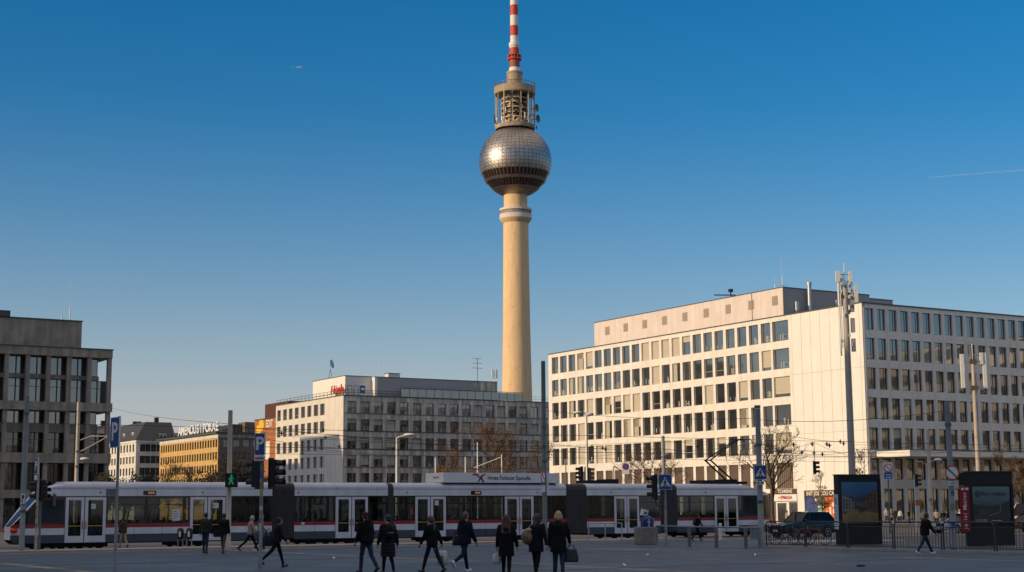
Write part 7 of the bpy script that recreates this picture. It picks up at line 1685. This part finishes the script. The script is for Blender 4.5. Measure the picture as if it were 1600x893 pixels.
q = at(1273, 729, 118); t = thing('traffic_light', 'traffic light hanging from wires before the blank white wall', 'traffic light', (q.x, q.y, q.z-0.5), 0); head(t, Rz(R_(85)) @ Tr(0,-0.1,0), 3); b = MB(); b.tube([(0,0,0.96),(0,0,2.4)], 0.02, M_black, 5); b.build('hanger', t)
wire(at(1187, 708, 84), Vector((q.x, q.y, q.z+1.9)), 0.1, 0.012, 'thin black span wire stretched between poles over the square', 'span wires between the poles'); wire(Vector((q.x, q.y, q.z+1.9)), at(1331, 712, 112), 0.1, 0.012, 'thin black span wire stretched between poles over the square', 'span wires between the poles')

# ================================================================== litter, aeroplane and contrail
for k, (px, py) in enumerate(((1012,867),(1181,867),(976,883),(861,843.5),(281,861.5),(900,877),(1345,884),(520,872))):
    q = gp(px, py); t = thing('paper_scrap' if k != 6 else 'cap_lid', 'small pale scrap of paper lying on the dark paving' if k != 6 else 'small black lid lying on the paving before the railing', 'litter', (q.x, q.y, 0.004), k*0.8, 'paper scraps on the paving' if k != 6 else None)
    b = MB(); s_ = 0.07
    if k != 6: b.add([(-s_,-s_*0.6,0.0),(0,-s_*0.5,0.05),(s_,-s_*0.6,0.01),(s_,s_,0.03),(0.02,s_*0.8,0.09),(-s_,s_*0.7,0.02)], [(0,1,4,5),(1,2,3,4)], M_paper)
    else: b.lathe([(0.14,0),(0.14,0.04),(0.10,0.06),(0,0.06)], M_black, 12)
    b.build('sheet' if k != 6 else 'lid', t)
M_trail = bpy.data.materials.new('contrail vapour'); M_trail.use_nodes = True; nt = M_trail.node_tree; N = nt.nodes; L = nt.links; bs = N['Principled BSDF']; bs.inputs['Base Color'].default_value = (0.9,0.9,0.9,1); bs.inputs['Roughness'].default_value = 1
tr_ = N.new('ShaderNodeBsdfTransparent'); mx = N.new('ShaderNodeMixShader'); mx.inputs[0].default_value = 0.11; L.new(tr_.outputs[0], mx.inputs[1]); L.new(bs.outputs[0], mx.inputs[2]); L.new(mx.outputs[0], N['Material Output'].inputs['Surface'])
p0, p1 = at(1452, 277.5, 8000), at(1700, 258, 8300); b = MB(); b.tube([Vector((0,0,0)), (p1-p0)*0.35, (p1-p0)*0.7, p1-p0], [2.5, 4.0, 4.5, 5.0], M_trail, 10, caps=False); t = b.build('contrail'); t.location = p0; tag(t, 'faint white contrail crossing the blue sky at the right edge', 'contrail')
q = at(467, 105.5, 6000); t = thing('aeroplane', 'tiny white aeroplane high in the blue sky on the left', 'aeroplane', q, R_(10)); b = MB(); b.tube([(-9,0,0),(-7,0,0),(8,0,0),(10,0,0.5)], [0.6,1.6,1.6,0.5], M_white, 8); b.build('fuselage', t)
b = MB(); b.box(-1.5,2.0,-14,14,-0.3,0.1,M_white); b.build('wing', t); b = MB(); b.box(7.5,10,-0.2,0.2,0.5,4.5,M_white); b.build('tail_fin', t)
b = MB(); b.tube([(-30,0,0),(-12,0,0)], [1.2,0.8], M_trail, 8, caps=False); b.build('vapour_trail', t)
